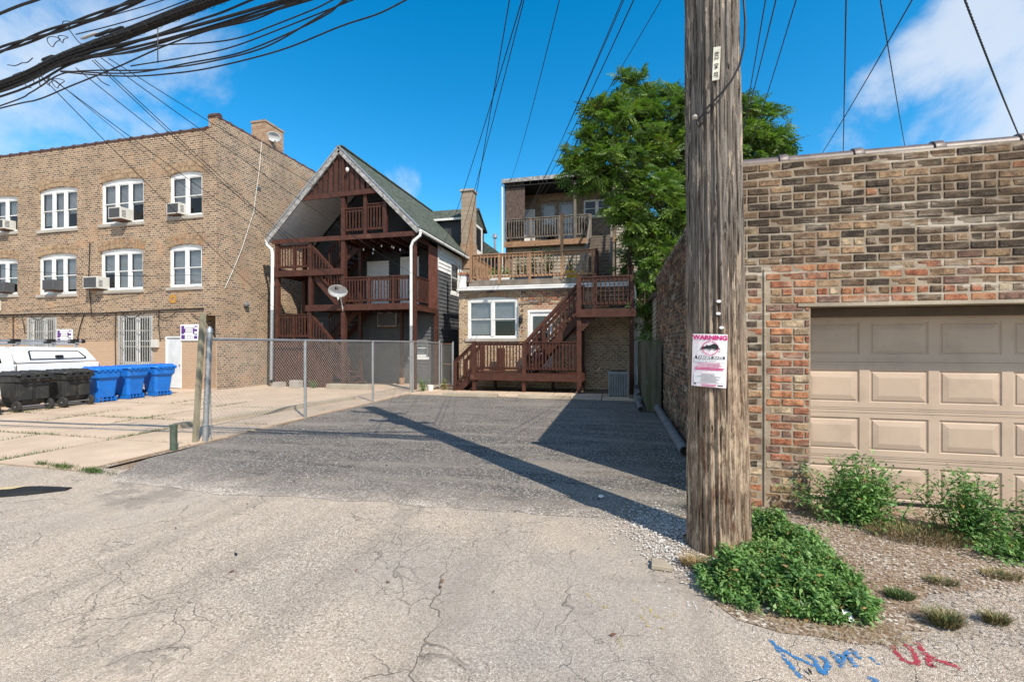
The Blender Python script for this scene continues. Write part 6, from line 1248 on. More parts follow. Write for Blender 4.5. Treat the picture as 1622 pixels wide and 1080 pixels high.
loose = [([(-250,240),(0,172),(60,158),(111,137),(185,107),(259,74),(333,48),(407,30),(470,0)], .011, 'thin cable sagging lowest on the left below the bundles'),
         ([(-250,250),(0,168),(50,146),(96,118),(150,112),(207,112),(260,109),(333,98),(420,75),(500,30),(556,-3)], .010, 'cable sagging into mid sky from the bundles, reaching the top edge'),
         ([(96,114),(150,119),(207,121),(260,118),(333,108),(444,80),(540,42),(600,22),(648,-2)], .010, 'lone cable curving furthest right below all others'),
         ([(96,113),(207,116),(300,100),(380,84),(460,52),(520,22),(545,0)], .010, 'cable running just above the lone lowest one'),
         ([(148,90),(207,84),(260,72),(330,68),(380,60),(430,42),(500,14),(528,0)], .009, 'wavy cable between the bundle and the sagging cables'),
         ([(120,95),(207,82),(290,58),(350,42),(400,28),(480,0)], .013, 'cable hugging the underside of the second bundle'),
         ([(50,118),(140,92),(230,62),(310,34),(352,20),(400,0)], .015, 'cable between the two thick bundles'),
         ([(207,105),(300,90),(370,74),(450,44),(530,12),(560,0)], .009, 'thin cable crossing the lone low ones at the top edge'),
         ([(120,55),(180,40),(240,22),(300,0)], .008, 'thin cable above the thickest bundle'), ([(100,50),(160,30),(230,10),(270,-3)], .007, 'hair thin cable beside the twisted power cable')]
for px, r_, lab in loose: cable('overhead_cable', lab, 'cable', span(px, YC+rc.uniform(-.12,.12), 6.2+rc.uniform(-.3,.3), 5.5+rc.uniform(-.1,.3), left=px[0][0] < 0), r_*.75, 'overhead cables along the alley')
q = MB()                                                           # clips, coils and splice cases on the bundle
for (x, y, rr) in ((85,66,.075),(38,98,.0),(100,62,.05),(108,40,.06),(92,132,.07),(78,130,.05)):
    c = PY(x, y, YC-.06)
    if rr: q.tube([c+Vector((rr*math.cos(t)*1.25, .02*math.sin(2*t), rr*math.sin(t)*.75)) for t in [k*.35 for k in range(19)]], .0045, 5)
for (a, b) in (((12,103),(35,100)),((35,100),(52,92)),((110,48),(135,75)),((135,75),(150,62)),((62,122),(64,138)),((64,138),(80,120)),((250,45),(250,100)),((38,132),(50,139)),((150,118),(173,136)),((52,125),(57,133))):
    q.tube(smooth_path([PY(*a, YC-.08), PY((a[0]+b[0])/2, (a[1]+b[1])/2+3, YC-.1), PY(*b, YC-.08)], 5), .0055, 5)
q.build('slack_loops', M['cable'], b1, stuff=True)
for (x, y, l) in ((128,62,26),(150,58,30),(172,52,24),(66,96,20),(20,122,18)):
    a = PY(x, y, YC-.02); b = PY(x+l, y-l*.38, YC-.02); MB().tube([a, a.lerp(b,.15), a.lerp(b,.85), b], [.008,.018,.018,.008], 8).build('splice_case', M['dish' if x in (128,) else 'cable'], b1, smooth=True)
def drop(px0, Y0, end, lab, r=.006, sag=.12, grp='service drops to the buildings', twist=False, name='service_wire'):
    r *= .8; a = PY(*px0, Y0) if len(px0) == 2 else Vector(px0); b = Vector(end); pts = [a.lerp(b, t)-Vector((0,0,sag*4*t*(1-t))) for t in [k/14 for k in range(15)]]
    if twist:
        o = thing(name, lab, 'wire', a.lerp(b, .5), grp)
        for s in (0, 1, 2):
            q = MB(); pp = smooth_path(pts, 14); q.tube([p+Vector((r*1.3*math.cos(i*.9+s*2.1), 0, r*1.3*math.sin(i*.9+s*2.1))) for i, p in enumerate(pp)], r, 5); q.build('strand', M['cable'], o)
        return o
    return cable(name, lab, 'wire', pts, r, grp)
drop((65,121), YC, PY(560,600,15.3)*1.0, 'leftmost drop wire, slanting across the brick facade and corner to the lower porch', .0065, .15)
drop((82,125), YC, PY(548,452,15.3), 'second drop wire crossing the facade between the top floor windows', .0065, .12); drop((88,128), YC, PY(430,395,15.3), 'thin wire running close below the second drop wire to the left porch eave', .005, .1)
drop((120,108), YC, PY(495,398,15.3), 'drop wire to the upper porch landing from the middle of the bundle', .0065, .05); drop((146,96), YC, PY(540,452,15.3), 'paired drop wire reaching the centre porch post, left one', .0065, .1)
drop((150,95), YC, PY(600,500,15.3), 'paired drop wire reaching the second floor railing, right one', .0065, .1); drop((160,92), YC, PY(664,440,15.3), 'drop wire slanting over the parapet corner to the right porch post', .0065, .1)
drop((172,93), YC, PY(702,405,17.6), 'drop wire over the chimney corner reaching the white siding', .006, .15)
drop((0,425), 12.6, PY(318,435,13.5), 'slack wire slung along the facade at second floor height', .011, .15)
PE = lambda x, y, Y: PY(x, y, Y)
drop((832,-150), YC, PE(722,470,19.3), 'leftmost wire of the three that fan down from the top centre to the white siding', .008, .3); drop((862,-120), YC, (-7.45,17.8,5.7), 'twisted wire of the fan at top centre ending at the siding corner', .0042, .35, twist=True)
drop((868,-150), YC, PE(720,400,20.5), 'straight wire beside the twisted one in the fan at top centre', .008, .3)
drop((935,-200), YC, PE(802,300,24.55), 'single twisted wire reaching the left end of the grey porch roof', .0042, .45, twist=True)
drop((1062,-180), YC, PE(801,395,24.5), 'thin wire left of the pair that passes in front of the tree', .007, .4); drop((1075,-200), YC, PE(806,380,24.5), 'second thin wire of the close pair left of the tree', .007, .4)
drop((1095,-200), YC, PE(828,345,24.5), 'heavier wire skimming the left side of the tree crown', .010, .4); drop((1135,-150), YC, PE(812,372,24.5), 'faint wire that passes in front of the top of the tree', .006, .3)
drop((1233,-120), 4.1, PE(1150,330,21), 'wire just right of the utility pole passing into the tree', .008, .3); drop((1258,-120), 4.1, PE(1150,290,21), 'second wire right of the utility pole passing into the tree', .009, .3)
drop((1300,-130), 4.1, PE(1160,300,22), 'thin wavy wire further right of the pole, ending in the crown', .004, .3, twist=True)
drop((1342,-90), 4.4, PE(1334,330,16), 'pair of straight vertical looking wires above the garage parapet', .009, .0); drop((1380,-90), 4.4, PE(1447,300,16), 'twisted wire slanting right down behind the garage parapet', .004, .15, twist=True)
drop((1490,-80), 4.6, PE(1255,310,16), 'wire slanting left down across the vertical one above the garage', .009, .15); drop((1498,-80), 4.6, PE(1625,240,9), 'thick twisted wire at the far right above the garage', .0065, .05, twist=True)
# ------------------------------------------------------------------ the big tree behind the garage
def compound_template(npair=5, L=.40, ll=.15, lw=.062):
    V = []
    for i in range(npair):
        t = .18+.82*i/npair; x = L*t; z = -.10*t*t*L*2; l = ll*(1-.35*abs(t-.45)); 
        for s in (-1, 1):
            d = np.array([.42, s*.9, -.22]); d /= np.linalg.norm(d); w = np.array([.9, -s*.42, 0])*lw*.5; o = np.array([x, 0, z]); V.append([o, o+d*l*.45+w, o+d*l, o+d*l*.45-w])
    o = np.array([L, 0, -.2*L]); V.append([o-[.02,0,0], o+[.04,lw*.5,-.01], o+[ll,0,-.04], o+[.04,-lw*.5,-.01]])
    return np.array(V)                                             # (n,4,3)
TP = compound_template()
def rotmats(d, rs, droop=0):
    x = d/np.linalg.norm(d, axis=1)[:, None]; up = np.tile([0., 0., 1.], (len(d), 1))+rs.normal(0, .75, d.shape); y = np.cross(up, x); y /= np.linalg.norm(y, axis=1)[:, None]; z = np.cross(x, y)
    return np.stack([x, y, z], 2)
def leafy_tree(o, lobes, seed, density=1., scale=1., seeds_=True, per=7):
    rs = np.random.RandomState(seed); tips = []; outs = []; 
    for c, r in lobes:
        n = int(density*r*r*34); v = rs.normal(size=(n, 3)); v /= np.linalg.norm(v, axis=1)[:, None]; rr = r*rs.uniform(.25, 1.0, n)**.5*(1+.14*np.sin(v[:, 0]*5+v[:, 2]*7+c[0])); tips.append(np.array(c)+v*rr[:, None]*np.array([1, .9, .92])); outs.append(v)
    tips = np.concatenate(tips); outs = np.concatenate(outs); n = len(tips)*per; T = np.repeat(tips, per, 0); az = rs.uniform(0, 2*np.pi, n)
    D = np.stack([np.cos(az), np.sin(az), rs.uniform(-1.0, .25, n)], 1)+np.repeat(outs, per, 0)*.55; M3 = rotmats(D, rs); S = scale*rs.uniform(.7, 1.15, n)
    V = np.einsum('nij,kaj->nkai', M3, TP)*S[:, None, None, None]+T[:, None, None, :]; k = TP.shape[0]; V = V.reshape(-1, 3); F = np.arange(len(V)).reshape(-1, 4)
    cl = rs.choice(3, len(tips), p=[.5, .22, .28]); mi = np.repeat(np.repeat(cl, per), k); flip = rs.uniform(size=len(mi)) < .15; mi = np.where(flip, (mi+1) % 3, mi)
    raw_mesh('leaves', V, F, LEAF, o, mi)
    if seeds_:
        up = np.where((outs[:, 2] > -.25) & (rs.uniform(size=len(tips)) < .16))[0]; m = 60; b = np.repeat(tips[up], m, 0)+rs.normal(0, .085, (len(up)*m, 3))+np.repeat(outs[up], m, 0)*.12; leaves('seed_clusters', b, rs, .06, o, [LEAF[3], LEAF[3], LEAF[0], LEAF[3]])
    return tips
def lobe(px, py, r, Y): c = PY(px, py, Y); d = c.x*-ST+c.y*CT; return (tuple(c), r/FOC*d)
tr = thing('tree_of_heaven', 'big leafy green tree with reddish seed clusters rising behind the garage and pole', 'tree', (2.3, 18, 0))
LB = [(1003,148,36,18),(958,192,40,17.6),(925,238,36,17),(1000,212,52,17.3),(1052,182,46,18),(1108,192,55,18.6),(1160,190,46,19),(1208,205,36,18.6),(1232,235,26,18),(1180,240,50,18.4),(1085,255,62,17.5),(985,272,50,16.6),(920,282,26,16.6),(1040,320,46,16.2),(935,258,30,17),(1130,300,60,18.4),(1210,290,50,19),
      (985,330,26,16.2),(1075,360,42,16.5),(1020,372,26,16),(1048,405,30,16),(1010,345,24,15.6)]
tips = leafy_tree(tr, [lobe(*l) for l in LB], 5, 2.1, 1.05)
q = MB(); base = Vector((2.3,18,0)); q.tube(smooth_path([base, base+Vector((.1,0,2)), base+Vector((-.1,.1,4.2)), base+Vector((0,0,6.2)), base+Vector((.2,.1,8.5)), base+Vector((.1,0,10.5))], 5), [.24-.006*k for k in range(26)], 10); q.build('trunk', M['bark_riser_shade'], tr, smooth=True)
for i, l in enumerate(LB[:20]):
    c, r_ = lobe(*l); c = Vector(c); z0 = max(2.6, min(8.5, c.z-2.2)); a = base+Vector((0,0,z0)); m = a.lerp(c, .5)+Vector((rnd.uniform(-.3,.3),rnd.uniform(-.3,.3),.35)); sp = smooth_path([a, m, c, c+(c-m).normalized()*r_*.5], 5)
    MB().tube(sp, [max(.012, .10-.0062*k) for k in range(len(sp))], 7).build('limb', M['bark_riser_shade'], tr, smooth=True)
t2 = thing('sapling', 'young bright leafed tree of heaven shoots growing in the gap by the wood fence', 'tree', (.95, 15.6, 0))
leafy_tree(t2, [lobe(1022,440,15,15.6), lobe(1035,420,12,15.4), lobe(1018,478,10,15.6), lobe(1024,505,14,15.7), lobe(1030,395,12,15.6), lobe(1022,530,10,15.4)], 9, 3.0, .9, False, 7); MB().tube([(.95,15.6,0),(.9,15.6,2.4),(.95,15.6,5)], [.04,.03,.015], 7).build('trunk', M['bark_riser_shade'], t2)
t3 = thing('shrub', 'dense dark green shrub filling the gap behind the sapling', 'shrub', (1.3, 20, 0)); leafy_tree(t3, [((1.2,20,2),1.3), ((1.5,20.5,3.8),1.3), ((1.2,19.5,5.2),1.1)], 12, 2.2, 1.0, False, 6)
# ------------------------------------------------------------------ weeds on the verge
def weed_patch(name, label, outline, n, h, seed, mats, size=.035, probs=None, lump=.5, spikes=0, cat='weed'):
    """outline polygon on the ground filled with mounded small leaves"""
    rs = np.random.RandomState(seed); P_ = np.array(outline); cx, cy = P_.mean(0); o = thing(name, label, cat, (cx, cy, 0)); lo_, hi_ = P_.min(0), P_.max(0); pts = rs.uniform(lo_, hi_, (n*3, 2))
    ins = np.zeros(len(pts), bool); j = len(P_)-1; edge = np.full(len(pts), 9.)
    for i in range(len(P_)):
        a, b = P_[i], P_[j]; c = ((a[1] > pts[:, 1]) != (b[1] > pts[:, 1])) & (pts[:, 0] < (b[0]-a[0])*(pts[:, 1]-a[1])/(b[1]-a[1]+1e-9)+a[0]); ins ^= c
        ab = b-a; t = np.clip(((pts-a)@ab)/(ab@ab), 0, 1); edge = np.minimum(edge, np.linalg.norm(pts-a-t[:, None]*ab, axis=1)); j = i
    edge = edge+.035*np.sin(pts[:, 0]*31+seed)*np.sin(pts[:, 1]*27)+rs.normal(0, .012, len(pts)); ins &= edge > .015; ins &= ~((np.sin(pts[:, 0]*13+2)*np.sin(pts[:, 1]*12+1) > .74)); pts, edge = pts[ins][:n], edge[ins][:n]; nx = np.sin(pts[:, 0]*9+pts[:, 1]*4+seed)*np.sin(pts[:, 1]*11-pts[:, 0]*3)+.6*np.sin(pts[:, 0]*23+1)*np.sin(pts[:, 1]*19)
    top = h*np.clip(edge/(.20), .28, 1)*(1+lump*.45*nx); z = top*rs.uniform(.05, 1, len(pts))**.45; b = np.column_stack([pts, z+.01]); b[:, :2] += rs.normal(0, .008, (len(b), 2))
    # sprigs: little rosettes of leaves
    k = 5; B = np.repeat(b, k, 0)+rs.normal(0, size*.35, (len(b)*k, 3)); q0 = rs.uniform(size=len(B)) < .3; leaves('foliage', B[~q0], rs, size*.8, o, mats, .5, probs=probs); leaves('foliage', B[q0]+[0, 0, .012], rs, size*1.5, o, [mats[1], mats[0], mats[2], mats[3]], .38, probs=[.4,.35,.2,.05]); sel = rs.choice(len(b), 130, False); SB = [];
    for i in sel:
        hh = rs.uniform(.05, .13); dv = rs.normal(0, .05, 2); SB += [(b[i][0]+dv[0]*t*1.0+rs.normal(0, .008), b[i][1]+dv[1]*t+rs.normal(0, .008), b[i][2]+hh*t) for t in np.linspace(.1, 1, 9)]
    leaves('sprigs', np.array(SB), rs, size*.95, o, [mats[1], mats[0], mats[1], mats[3]], .36, probs=[.45,.3,.17,.08])
    q = MB()
    for i in rs.choice(len(b), min(260, len(b)), False): p = b[i]; q.tube([(p[0]+rs.normal(0,.02), p[1]+rs.normal(0,.02), 0), tuple(p)], .0022, 3, caps=False)
    q.build('stems', WEED[2], o, fix=False, stuff=True); return o
w1 = [tuple(G(*p)[:2]) for p in [(1104,912),(1110,938),(1150,964),(1210,978),(1290,990),(1345,997),(1398,999),(1402,978),(1362,930),(1328,897),(1298,870),(1262,848),(1215,826),(1195,815),(1193,850),(1196,880),(1150,892)]]
weed_patch('weed_mat', 'large low mat of green weeds spreading from the foot of the utility pole', w1, 6500, .20, 3, WEED, .032, [.46,.30,.21,.03], .9)
def tall_weed(label, cx, cy, rx, ry, h, n_st, seed, mats=WEED, size=.05, lean_=(0,0)):
    rs = np.random.RandomState(seed); o = thing('tall_weed', label, 'weed', (cx, cy, 0), 'tall weeds along the garage door'); q = MB(); B = []
    for s in range(n_st):
        bx, by = cx+rs.normal(0, rx*.35), cy+rs.normal(0, ry*.35); hh = h*rs.uniform(.45, 1.05)*(1-.35*min(1, abs(bx-cx)/rx)); dx, dy = (bx-cx)*1.1+rs.normal(0, .10)+lean_[0]*hh, (by-cy)*.9+rs.normal(0, .08)+lean_[1]*hh
        pts = [Vector((bx+dx*t*t, max(by+dy*t*t, 3.2) if True else 0, hh*t*(1-.12*t))) for t in (0, .25, .5, .75, 1)]; pts = [Vector((p.x, min(p.y, GY+.36 if p.x > DX0+.03 else GY-.02), p.z)) for p in pts]; q.tube(pts, [.006,.005,.004,.003,.0015], 4, caps=False)
        m = int(20+80*hh)
        for t in rs.uniform(.08, 1, m):
            k = min(3, int(t*4)); f = t*4-k; p = pts[k].lerp(pts[k+1], f); sp = .085*(1.1-t)+.02; B.append((p.x+rs.normal(0, sp), min(p.y+rs.normal(0, sp), GY+.38 if p.x > DX0+.03 else GY-.03), max(.01, p.z+rs.normal(0, .025))))
    q.build('stems', WEED[0], o, fix=False, stuff=True); leaves('foliage', np.array(B), rs, size, o, mats, .42, probs=[.45,.33,.21,.01]); return o
tall_weed('bushy tall weed against the brick pier and left end of the garage door', 2.27, 5.0, .25, .18, .80, 60, 31); tall_weed('thin arching weed stems leaning right from the bushy weed at the door', 2.35, 5.0, .12, .1, .55, 8, 32, lean_=(.5,0))
tall_weed('spreading leafy weed in front of the middle of the visible garage door', 3.12, 4.82, .22, .2, .72, 34, 33); tall_weed('leafy weed at the right edge of the photo before the garage door', 3.56, 4.66, .22, .2, .62, 28, 34); tall_weed('low sprawling weed spilling forward over the gravel right of the door weeds', 3.2, 4.46, .30, .14, .24, 30, 35)
tall_weed('further weed clump right of the frame edge along the door', 4.4, 4.9, .5, .25, .6, 50, 36)
def grass_tuft(label, cx, cy, r, h, n, seed, mat):
    rs = np.random.RandomState(seed); a = rs.uniform(0, 2*np.pi, n); rr = r*np.sqrt(rs.uniform(0, 1, n)); bx, by = cx+rr*np.cos(a)*1.3, cy+rr*np.sin(a)*.8; L = h*rs.uniform(.4, 1.1, n); a2 = a+rs.normal(0, .8, n); out = rs.uniform(.3, 1.1, n)
    d = np.stack([np.cos(a2)*out, np.sin(a2)*out, np.ones(n)], 1); d /= np.linalg.norm(d, axis=1)[:, None]; w = np.stack([-np.sin(a2), np.cos(a2), np.zeros(n)], 1)*.0022; p = np.stack([bx, by, np.full(n, .01)], 1)
    m_ = p+d*(L*.6)[:, None]; e = p+d*L[:, None]*np.array([1.15, 1.15, .8]); V = np.stack([p-w, p+w, m_+w*.7, m_-w*.7, m_-w*.7, m_+w*.7, e+w*.1, e-w*.1], 1).reshape(-1, 3); F = np.arange(len(V)).reshape(-1, 4)
    o = thing('grass_tuft', label, 'grass', (cx, cy, 0)); mi = np.repeat(rs.choice(2, n, p=[.6,.4]), 2); raw_mesh('blades', V, F, mat, o, mi); return o
GR = [basic('dull green grass', (.10,.13,.04), (.07,.09,.03), bump=0), basic('straw grass', (.34,.25,.12), (.26,.19,.09), bump=0)]; GG = [basic('joint grass', (.09,.16,.035), (.06,.11,.03), bump=0), GR[0]]
grass_tuft('dull grass tuft right of the weed mat, larger of the two lower right', *G(1497,992)[:2], .055, .12, 750, 3, GR); grass_tuft('smaller dull grass tuft at the lower right edge of the photo', *G(1578,988)[:2], .045, .085, 420, 4, GR)
grass_tuft('flat thin green tuft on the gravel above the large tuft', *G(1490,925)[:2], .08, .05, 350, 5, GR); grass_tuft('straw coloured tuft on the gravel near the right edge', *G(1585,915)[:2], .09, .06, 400, 6, [GR[1], GR[0]]); grass_tuft('dry grass between the two tall door weeds', 2.65, 4.75, .3, .12, 1500, 7, [GR[1], GR[0]])
grass_tuft('small leafy tuft at the right tip of the weed mat', *G(1425,948)[:2], .06, .07, 400, 8, [GG[0], GR[0]]); grass_tuft('dry reddish grass clump left of the utility pole at the garage corner', .98, 4.95, .14, .22, 900, 9, [GR[1], GR[0]])
grass_tuft('tiny dry tuft at the left foot of the utility pole', .60, 3.72, .08, .10, 500, 10, [GR[1], GR[1]])
jr = random.Random(12); jj = 0                                      # grass in the slab joints
def joint_grass(pts_, label, name='joint_grass'):
    global jj; jj += 1; rs = np.random.RandomState(100+jj); B = []
    for (x0, y0, x1, y1, n, w) in pts_:
        t = rs.uniform(0, 1, n); cl = .5+.5*np.sin(t*17+jj); k = rs.uniform(size=n) < cl; t = t[k]; B.append(np.stack([x0+(x1-x0)*t+rs.normal(0, w, len(t)), y0+(y1-y0)*t+rs.normal(0, w, len(t)), np.full(len(t), .02)], 1))
    B = np.concatenate(B); n = len(B); a = rs.uniform(0, 6.28, n); L = rs.uniform(.02, .07, n); d = np.stack([np.cos(a)*.8, np.sin(a)*.8, np.ones(n)], 1); w = np.stack([-np.sin(a), np.cos(a), np.zeros(n)], 1)*.004; e = B+d*L[:, None]; V = np.stack([B-w, B+w, e+w*.2, e-w*.2], 1).reshape(-1, 3)
    o = raw_mesh(name, V, np.arange(len(V)).reshape(-1, 4), GG, None, rs.choice(2, n)); return tag(o, label, 'grass')
joint_grass([(-8.9,4.6,-8.9,9.9,1300,.02),(-10.7,5.2,-10.7,12,1000,.02),(-12.6,5,-12.6,12.5,800,.02),(-14.6,5,-14.6,13.5,900,.03),(-16.6,5,-16.6,8,800,.04)], 'green grass growing in the lengthwise joints of the concrete yard')
joint_grass([(-20,6.15,-7.2,6.15,1500,.02),(-20,8.0,-7.3,8.0,1500,.025),(-14,10.1,-7.4,10.1,500,.02),(-8.1,4.62,-6.5,4.5,1500,.03)], 'green grass growing in the cross joints of the concrete yard')
# ------------------------------------------------------------------ loose stones
def stones(label, regions, seed, mats, name='gravel'):
    rs = np.random.RandomState(seed); C_ = []; S = []
    for (cx, cy, sx_, sy_, ang, n, smin, smax) in regions:
        p = rs.normal(size=(n, 2))*[sx_, sy_]; ca, sa = math.cos(ang), math.sin(ang); C_.append(np.stack([cx+p[:, 0]*ca-p[:, 1]*sa, cy+p[:, 0]*sa+p[:, 1]*ca], 1)); S.append(smin+(smax-smin)*rs.uniform(0, 1, n)**2.5)
    C_ = np.concatenate(C_); S = np.concatenate(S); dpole = np.hypot(C_[:, 0]-pc0.x, C_[:, 1]-pc0.y); keep = (dpole > .29) & ~((C_[:, 0] > GX-.02) & (C_[:, 1] > GY-.02)); C_, S = C_[keep], S[keep]; n = len(C_)
    base = np.array([[1,0,0],[-1,0,0],[0,1,0],[0,-1,0],[0,0,.7],[0,0,-.7],[.7,.7,.25],[-.7,-.7,.25]]); tri = np.array([[0,6,4],[6,2,4],[2,1,4],[1,7,4],[7,3,4],[3,0,4],[0,2,5],[2,1,5],[1,3,5],[3,0,5],[0,6,2],[1,7,3]])
    J = base[None]*(1+rs.uniform(-.35, .35, (n, 8, 3))); a = rs.uniform(0, 6.28, n); ca, sa = np.cos(a)[:, None], np.sin(a)[:, None]; X = J[:, :, 0]*ca-J[:, :, 1]*sa*.75; Y = J[:, :, 0]*sa+J[:, :, 1]*ca*.75; Z = J[:, :, 2]*.6
    V = np.stack([X*S[:, None]+C_[:, 0:1], Y*S[:, None]+C_[:, 1:2], Z*S[:, None]+S[:, None]*.3+.012], 2).reshape(-1, 3); F = (tri[None]+np.arange(n)[:, None, None]*8).reshape(-1, 3); mi = np.repeat(rs.choice(len(mats), n), 12)
    return tag(raw_mesh(name, V, F, mats, None, mi), label, 'gravel')
ST_ = [basic('white gravel', (.66,.63,.58), (.5,.47,.43), 20), basic('grey gravel', (.34,.31,.28), (.22,.2,.18), 20), basic('tan gravel', (.42,.33,.25), (.3,.23,.17), 20), basic('pale gravel', (.74,.72,.68), (.6,.57,.53), 20)]
stones('loose white gravel scattered left of the pole and at the garage corner', [(.55,4.45,.16,.32,.5,2600,.004,.014),(.45,3.9,.13,.28,.6,1800,.003,.012),(.2,4.4,.3,.18,0,1100,.003,.010),(-.4,4.55,.8,.15,0,900,.002,.008),(.85,6.6,.12,1.2,0,700,.004,.012)], 3, [ST_[0],ST_[3],ST_[3],ST_[1]])
stones('grey and tan gravel over the dirt verge in front of the garage', [(2.2,4.1,.8,.4,0,4200,.003,.011),(3.2,3.7,.9,.35,0,3600,.003,.011),(1.9,4.85,.5,.2,0,1500,.003,.010),(2.4,3.3,.6,.25,0,1400,.002,.008),(1.45,4.9,.15,.2,0,800,.004,.013)], 4, [ST_[1],ST_[2],ST_[0],ST_[2]])
stones('grit sprinkled on the alley paving', [(-1.5,3.3,3,.9,0,1500,.0015,.005),(-3,4.6,2.5,.3,0,900,.002,.006)], 5, [ST_[0],ST_[1],ST_[2]])
q = MB(); c = G(1045, 897); q.prism([(c.x-.07,c.y-.07,.005),(c.x+.09,c.y-.08,.005),(c.x+.05,c.y+.02,.005),(c.x-.06,c.y+.07,.005)], (.004,0,.035)); tag(q.build('broken_stone', M['curb'], bevel=.005), 'flat pale piece of broken stone left of the utility pole', 'stone')
q = MB(); c = G(1236-0, 790) if False else G(952, 789); q.lathe((c.x,c.y,.008), [(.02,0),(.035,.015),(.02,.03)], 8); tag(q.build('white_pebble', ST_[3], smooth=True), 'single white pebble lying on the asphalt lot', 'pebble')
q = MB(); c = G(1343, 985); q.quad((c.x-.028,c.y-.03,.03),(c.x+.025,c.y-.035,.02),(c.x+.03,c.y+.03,.05),(c.x-.02,c.y+.035,.065)); tag(q.build('paper_scrap', M['signwhite'], fix=False), 'white scrap of paper caught at the front edge of the weed mat', 'paper')
rs = np.random.RandomState(77); n = 420; a = rs.uniform(0, 6.28, n); L = rs.uniform(.015, .06, n); tt = rs.uniform(0, 1, n); bx = .62+1.15*tt+rs.normal(0,.05,n); by = 3.25-.22*np.sin(np.clip(tt*1.3,0,1)*1.6)+.10*np.clip(tt-.6,0,1)+rs.normal(0,.07,n); p = np.stack([bx, by, np.full(n,.018)], 1); d = np.stack([np.cos(a), np.sin(a), rs.uniform(0,.25,n)], 1)*L[:, None]; w = np.stack([-np.sin(a), np.cos(a), np.zeros(n)], 1)*.0016
tag(raw_mesh('straw_litter', np.stack([p-w, p+w, p+d+w, p+d-w], 1).reshape(-1, 3), np.arange(4*n).reshape(-1, 4), [GR[1], M['curb']], None, rs.choice(2, n)), 'dry straw and dead stems along the front edge of the weed mat', 'litter')
# ------------------------------------------------------------------ sprayed survey marks
def spraymat(name, c, thr=.45):
    t = NT(name); v = t.vor(95, None); ch = t.new('ShaderNodeSeparateColor'); t.l.new(v, ch.inputs[0]); n = t.noise(30, 5, .7); t.done(t.mix(ch.outputs[0], c, tuple(x*.7 for x in c)), .7)
    uv = t.new('ShaderNodeUVMap'); sx_ = t.sep(uv.outputs[0]); e = t.math('MULTIPLY', t.math('MULTIPLY', sx_[1], t.math('SUBTRACT', 1, sx_[1])), 4.0)
    a = t.ramp(t.math('ADD', t.math('MULTIPLY', e, .35), t.math('ADD', t.math('MULTIPLY', ch.outputs[0], .25), t.math('MULTIPLY', n, .5))), [(thr, 0), (thr+.05, .92)]); t.l.new(a, t.b.inputs['Alpha']); return t.m
SP = {'b': spraymat('blue spray paint', (.045,.22,.50), .63), 'r': spraymat('red spray paint', (.45,.05,.08), .62), 'y': spraymat('yellow spray paint', (.66,.50,.16), .76), 'w': spraymat('white spray paint', (.76,.74,.72), .73)}
def spray(label, strokes, key, w=.045, cat='paint mark'):
    c0 = G(*strokes[0][0]); root = thing('paint_mark', label, cat, c0, 'sprayed marks on the alley')
    for si_, st in enumerate(strokes):
        V = []; F = []; U = []
        ww = st[-1] if isinstance(st[-1], float) else w; pts = smooth_path([G(*p) for p in st if not isinstance(p, float)], 6); z = .0030+.0008*si_
        for i, p in enumerate(pts):
            d = (pts[min(i+1, len(pts)-1)]-pts[max(i-1, 0)]); d.z = 0; d.normalize(); s = Vector((-d.y, d.x, 0))*ww*.62
            V += [tuple(p-s+Vector((0,0,z))-c0), tuple(p+s+Vector((0,0,z))-c0)]
            if i: b = len(V)-4; F.append((b, b+2, b+3, b+1)); U += [(i-1,0),(i,0),(i,1),(i-1,1)]
        me = bpy.data.meshes.new('stroke'); me.from_pydata(V, [], F); uvl = me.uv_layers.new(name='UVMap')
        for l, u in zip(uvl.data, U): l.uv = u
        me.materials.append(SP[key]); o = bpy.data.objects.new('stroke', me); COL.objects.link(o); o.parent = root
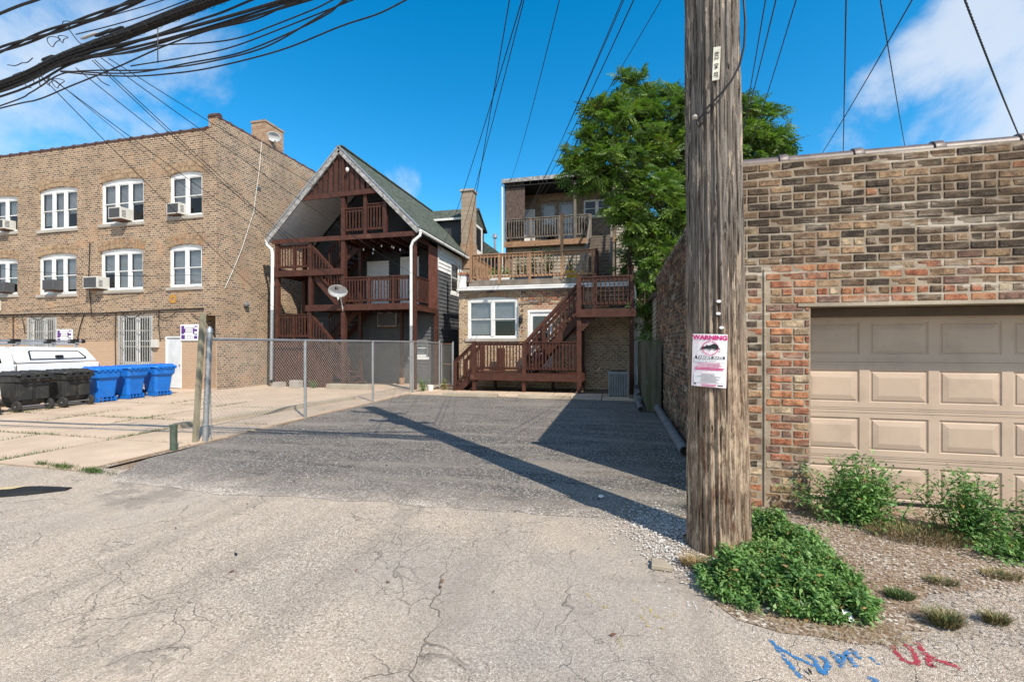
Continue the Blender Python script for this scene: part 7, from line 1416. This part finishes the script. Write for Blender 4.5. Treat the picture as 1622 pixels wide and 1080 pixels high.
spray('blue sprayed scribble on the paving below the weed mat', [[(1221,1014),(1238,1036),(1256,1058),(1270,1074)],[(1224,1018),(1250,1036),(1275,1048),(1292,1056)],[(1275,1036),(1290,1045),(1300,1064),(1310,1066)],[(1300,1040),(1312,1052),(1303,1068)],[(1318,1032),(1328,1048),(1334,1058)],[(1320,1034),(1336,1040),(1350,1030),(1362,1045)],[(1332,1052),(1342,1040),(1356,1058)]], 'b', .036)
spray('short separate blue dash right of the blue scribble', [[(1376,1040),(1384,1046),(1395,1053)]], 'b', .03); spray('blue stroke at the very bottom edge of the photo', [[(1374,1072),(1385,1077),(1410,1092)]], 'b', .045)
spray('red sprayed letters OL at the bottom right', [[(1412,1022),(1418,1032),(1432,1046),(1452,1051),(1450,1040),(1442,1027),(1428,1019),(1414,1021)],[(1452,1016),(1462,1032),(1474,1048)],[(1466,1036),(1485,1046),(1505,1052),(1522,1060)],[(1470,1042),(1474,1054),(1482,1056)]], 'r', .040)
spray('faint yellow sprayed marks on the paving left of the weed mat', [[(928,935),(934,945),(938,955)],[(1000,950),(1012,956),(1022,965)],[(1026,958),(1034,972),(1044,980)],[(1056,980),(1066,976),(1072,972)],[(950,960),(964,962)],[(1010,975),(1022,985),(1030,998)],[(980,1010),(984,1030)],[(1036,998),(1054,995)]], 'y', .05)
spray('faint white sprayed marks beside the utility pole', [[(1028,930),(1046,928),(1062,934),(1075,942)],[(1052,952),(1066,946),(1078,950)],[(1090,948),(1092,966)],[(1086,950),(1098,954),(1104,968)],[(1046,966),(1062,960)]], 'w', .035)

rs = np.random.RandomState(5); n = 46; b = np.stack([rs.uniform(-5, 1.5, n), rs.uniform(2.6, 6.5, n), np.full(n, .016)], 1); b = b[np.hypot(b[:, 0]-pc0.x, b[:, 1]-pc0.y) > .3]; n = len(b); a = rs.uniform(0, 6.28, n); L = rs.uniform(.012, .03, n)[:, None]
d = np.stack([np.cos(a), np.sin(a), rs.uniform(-.1,.4,n)], 1)*L; w = np.stack([-np.sin(a), np.cos(a), rs.uniform(0,.5,n)], 1)*L*.45
tag(raw_mesh('fallen_leaves', np.stack([b-d, b+w, b+d, b-w], 1).reshape(-1, 3), np.arange(4*n).reshape(-1, 4), [WEED[3], M['rust'], M['black']], None, rs.choice(3, n)), 'scattered dry brown leaves and crumbs lying on the alley and lot', 'litter')
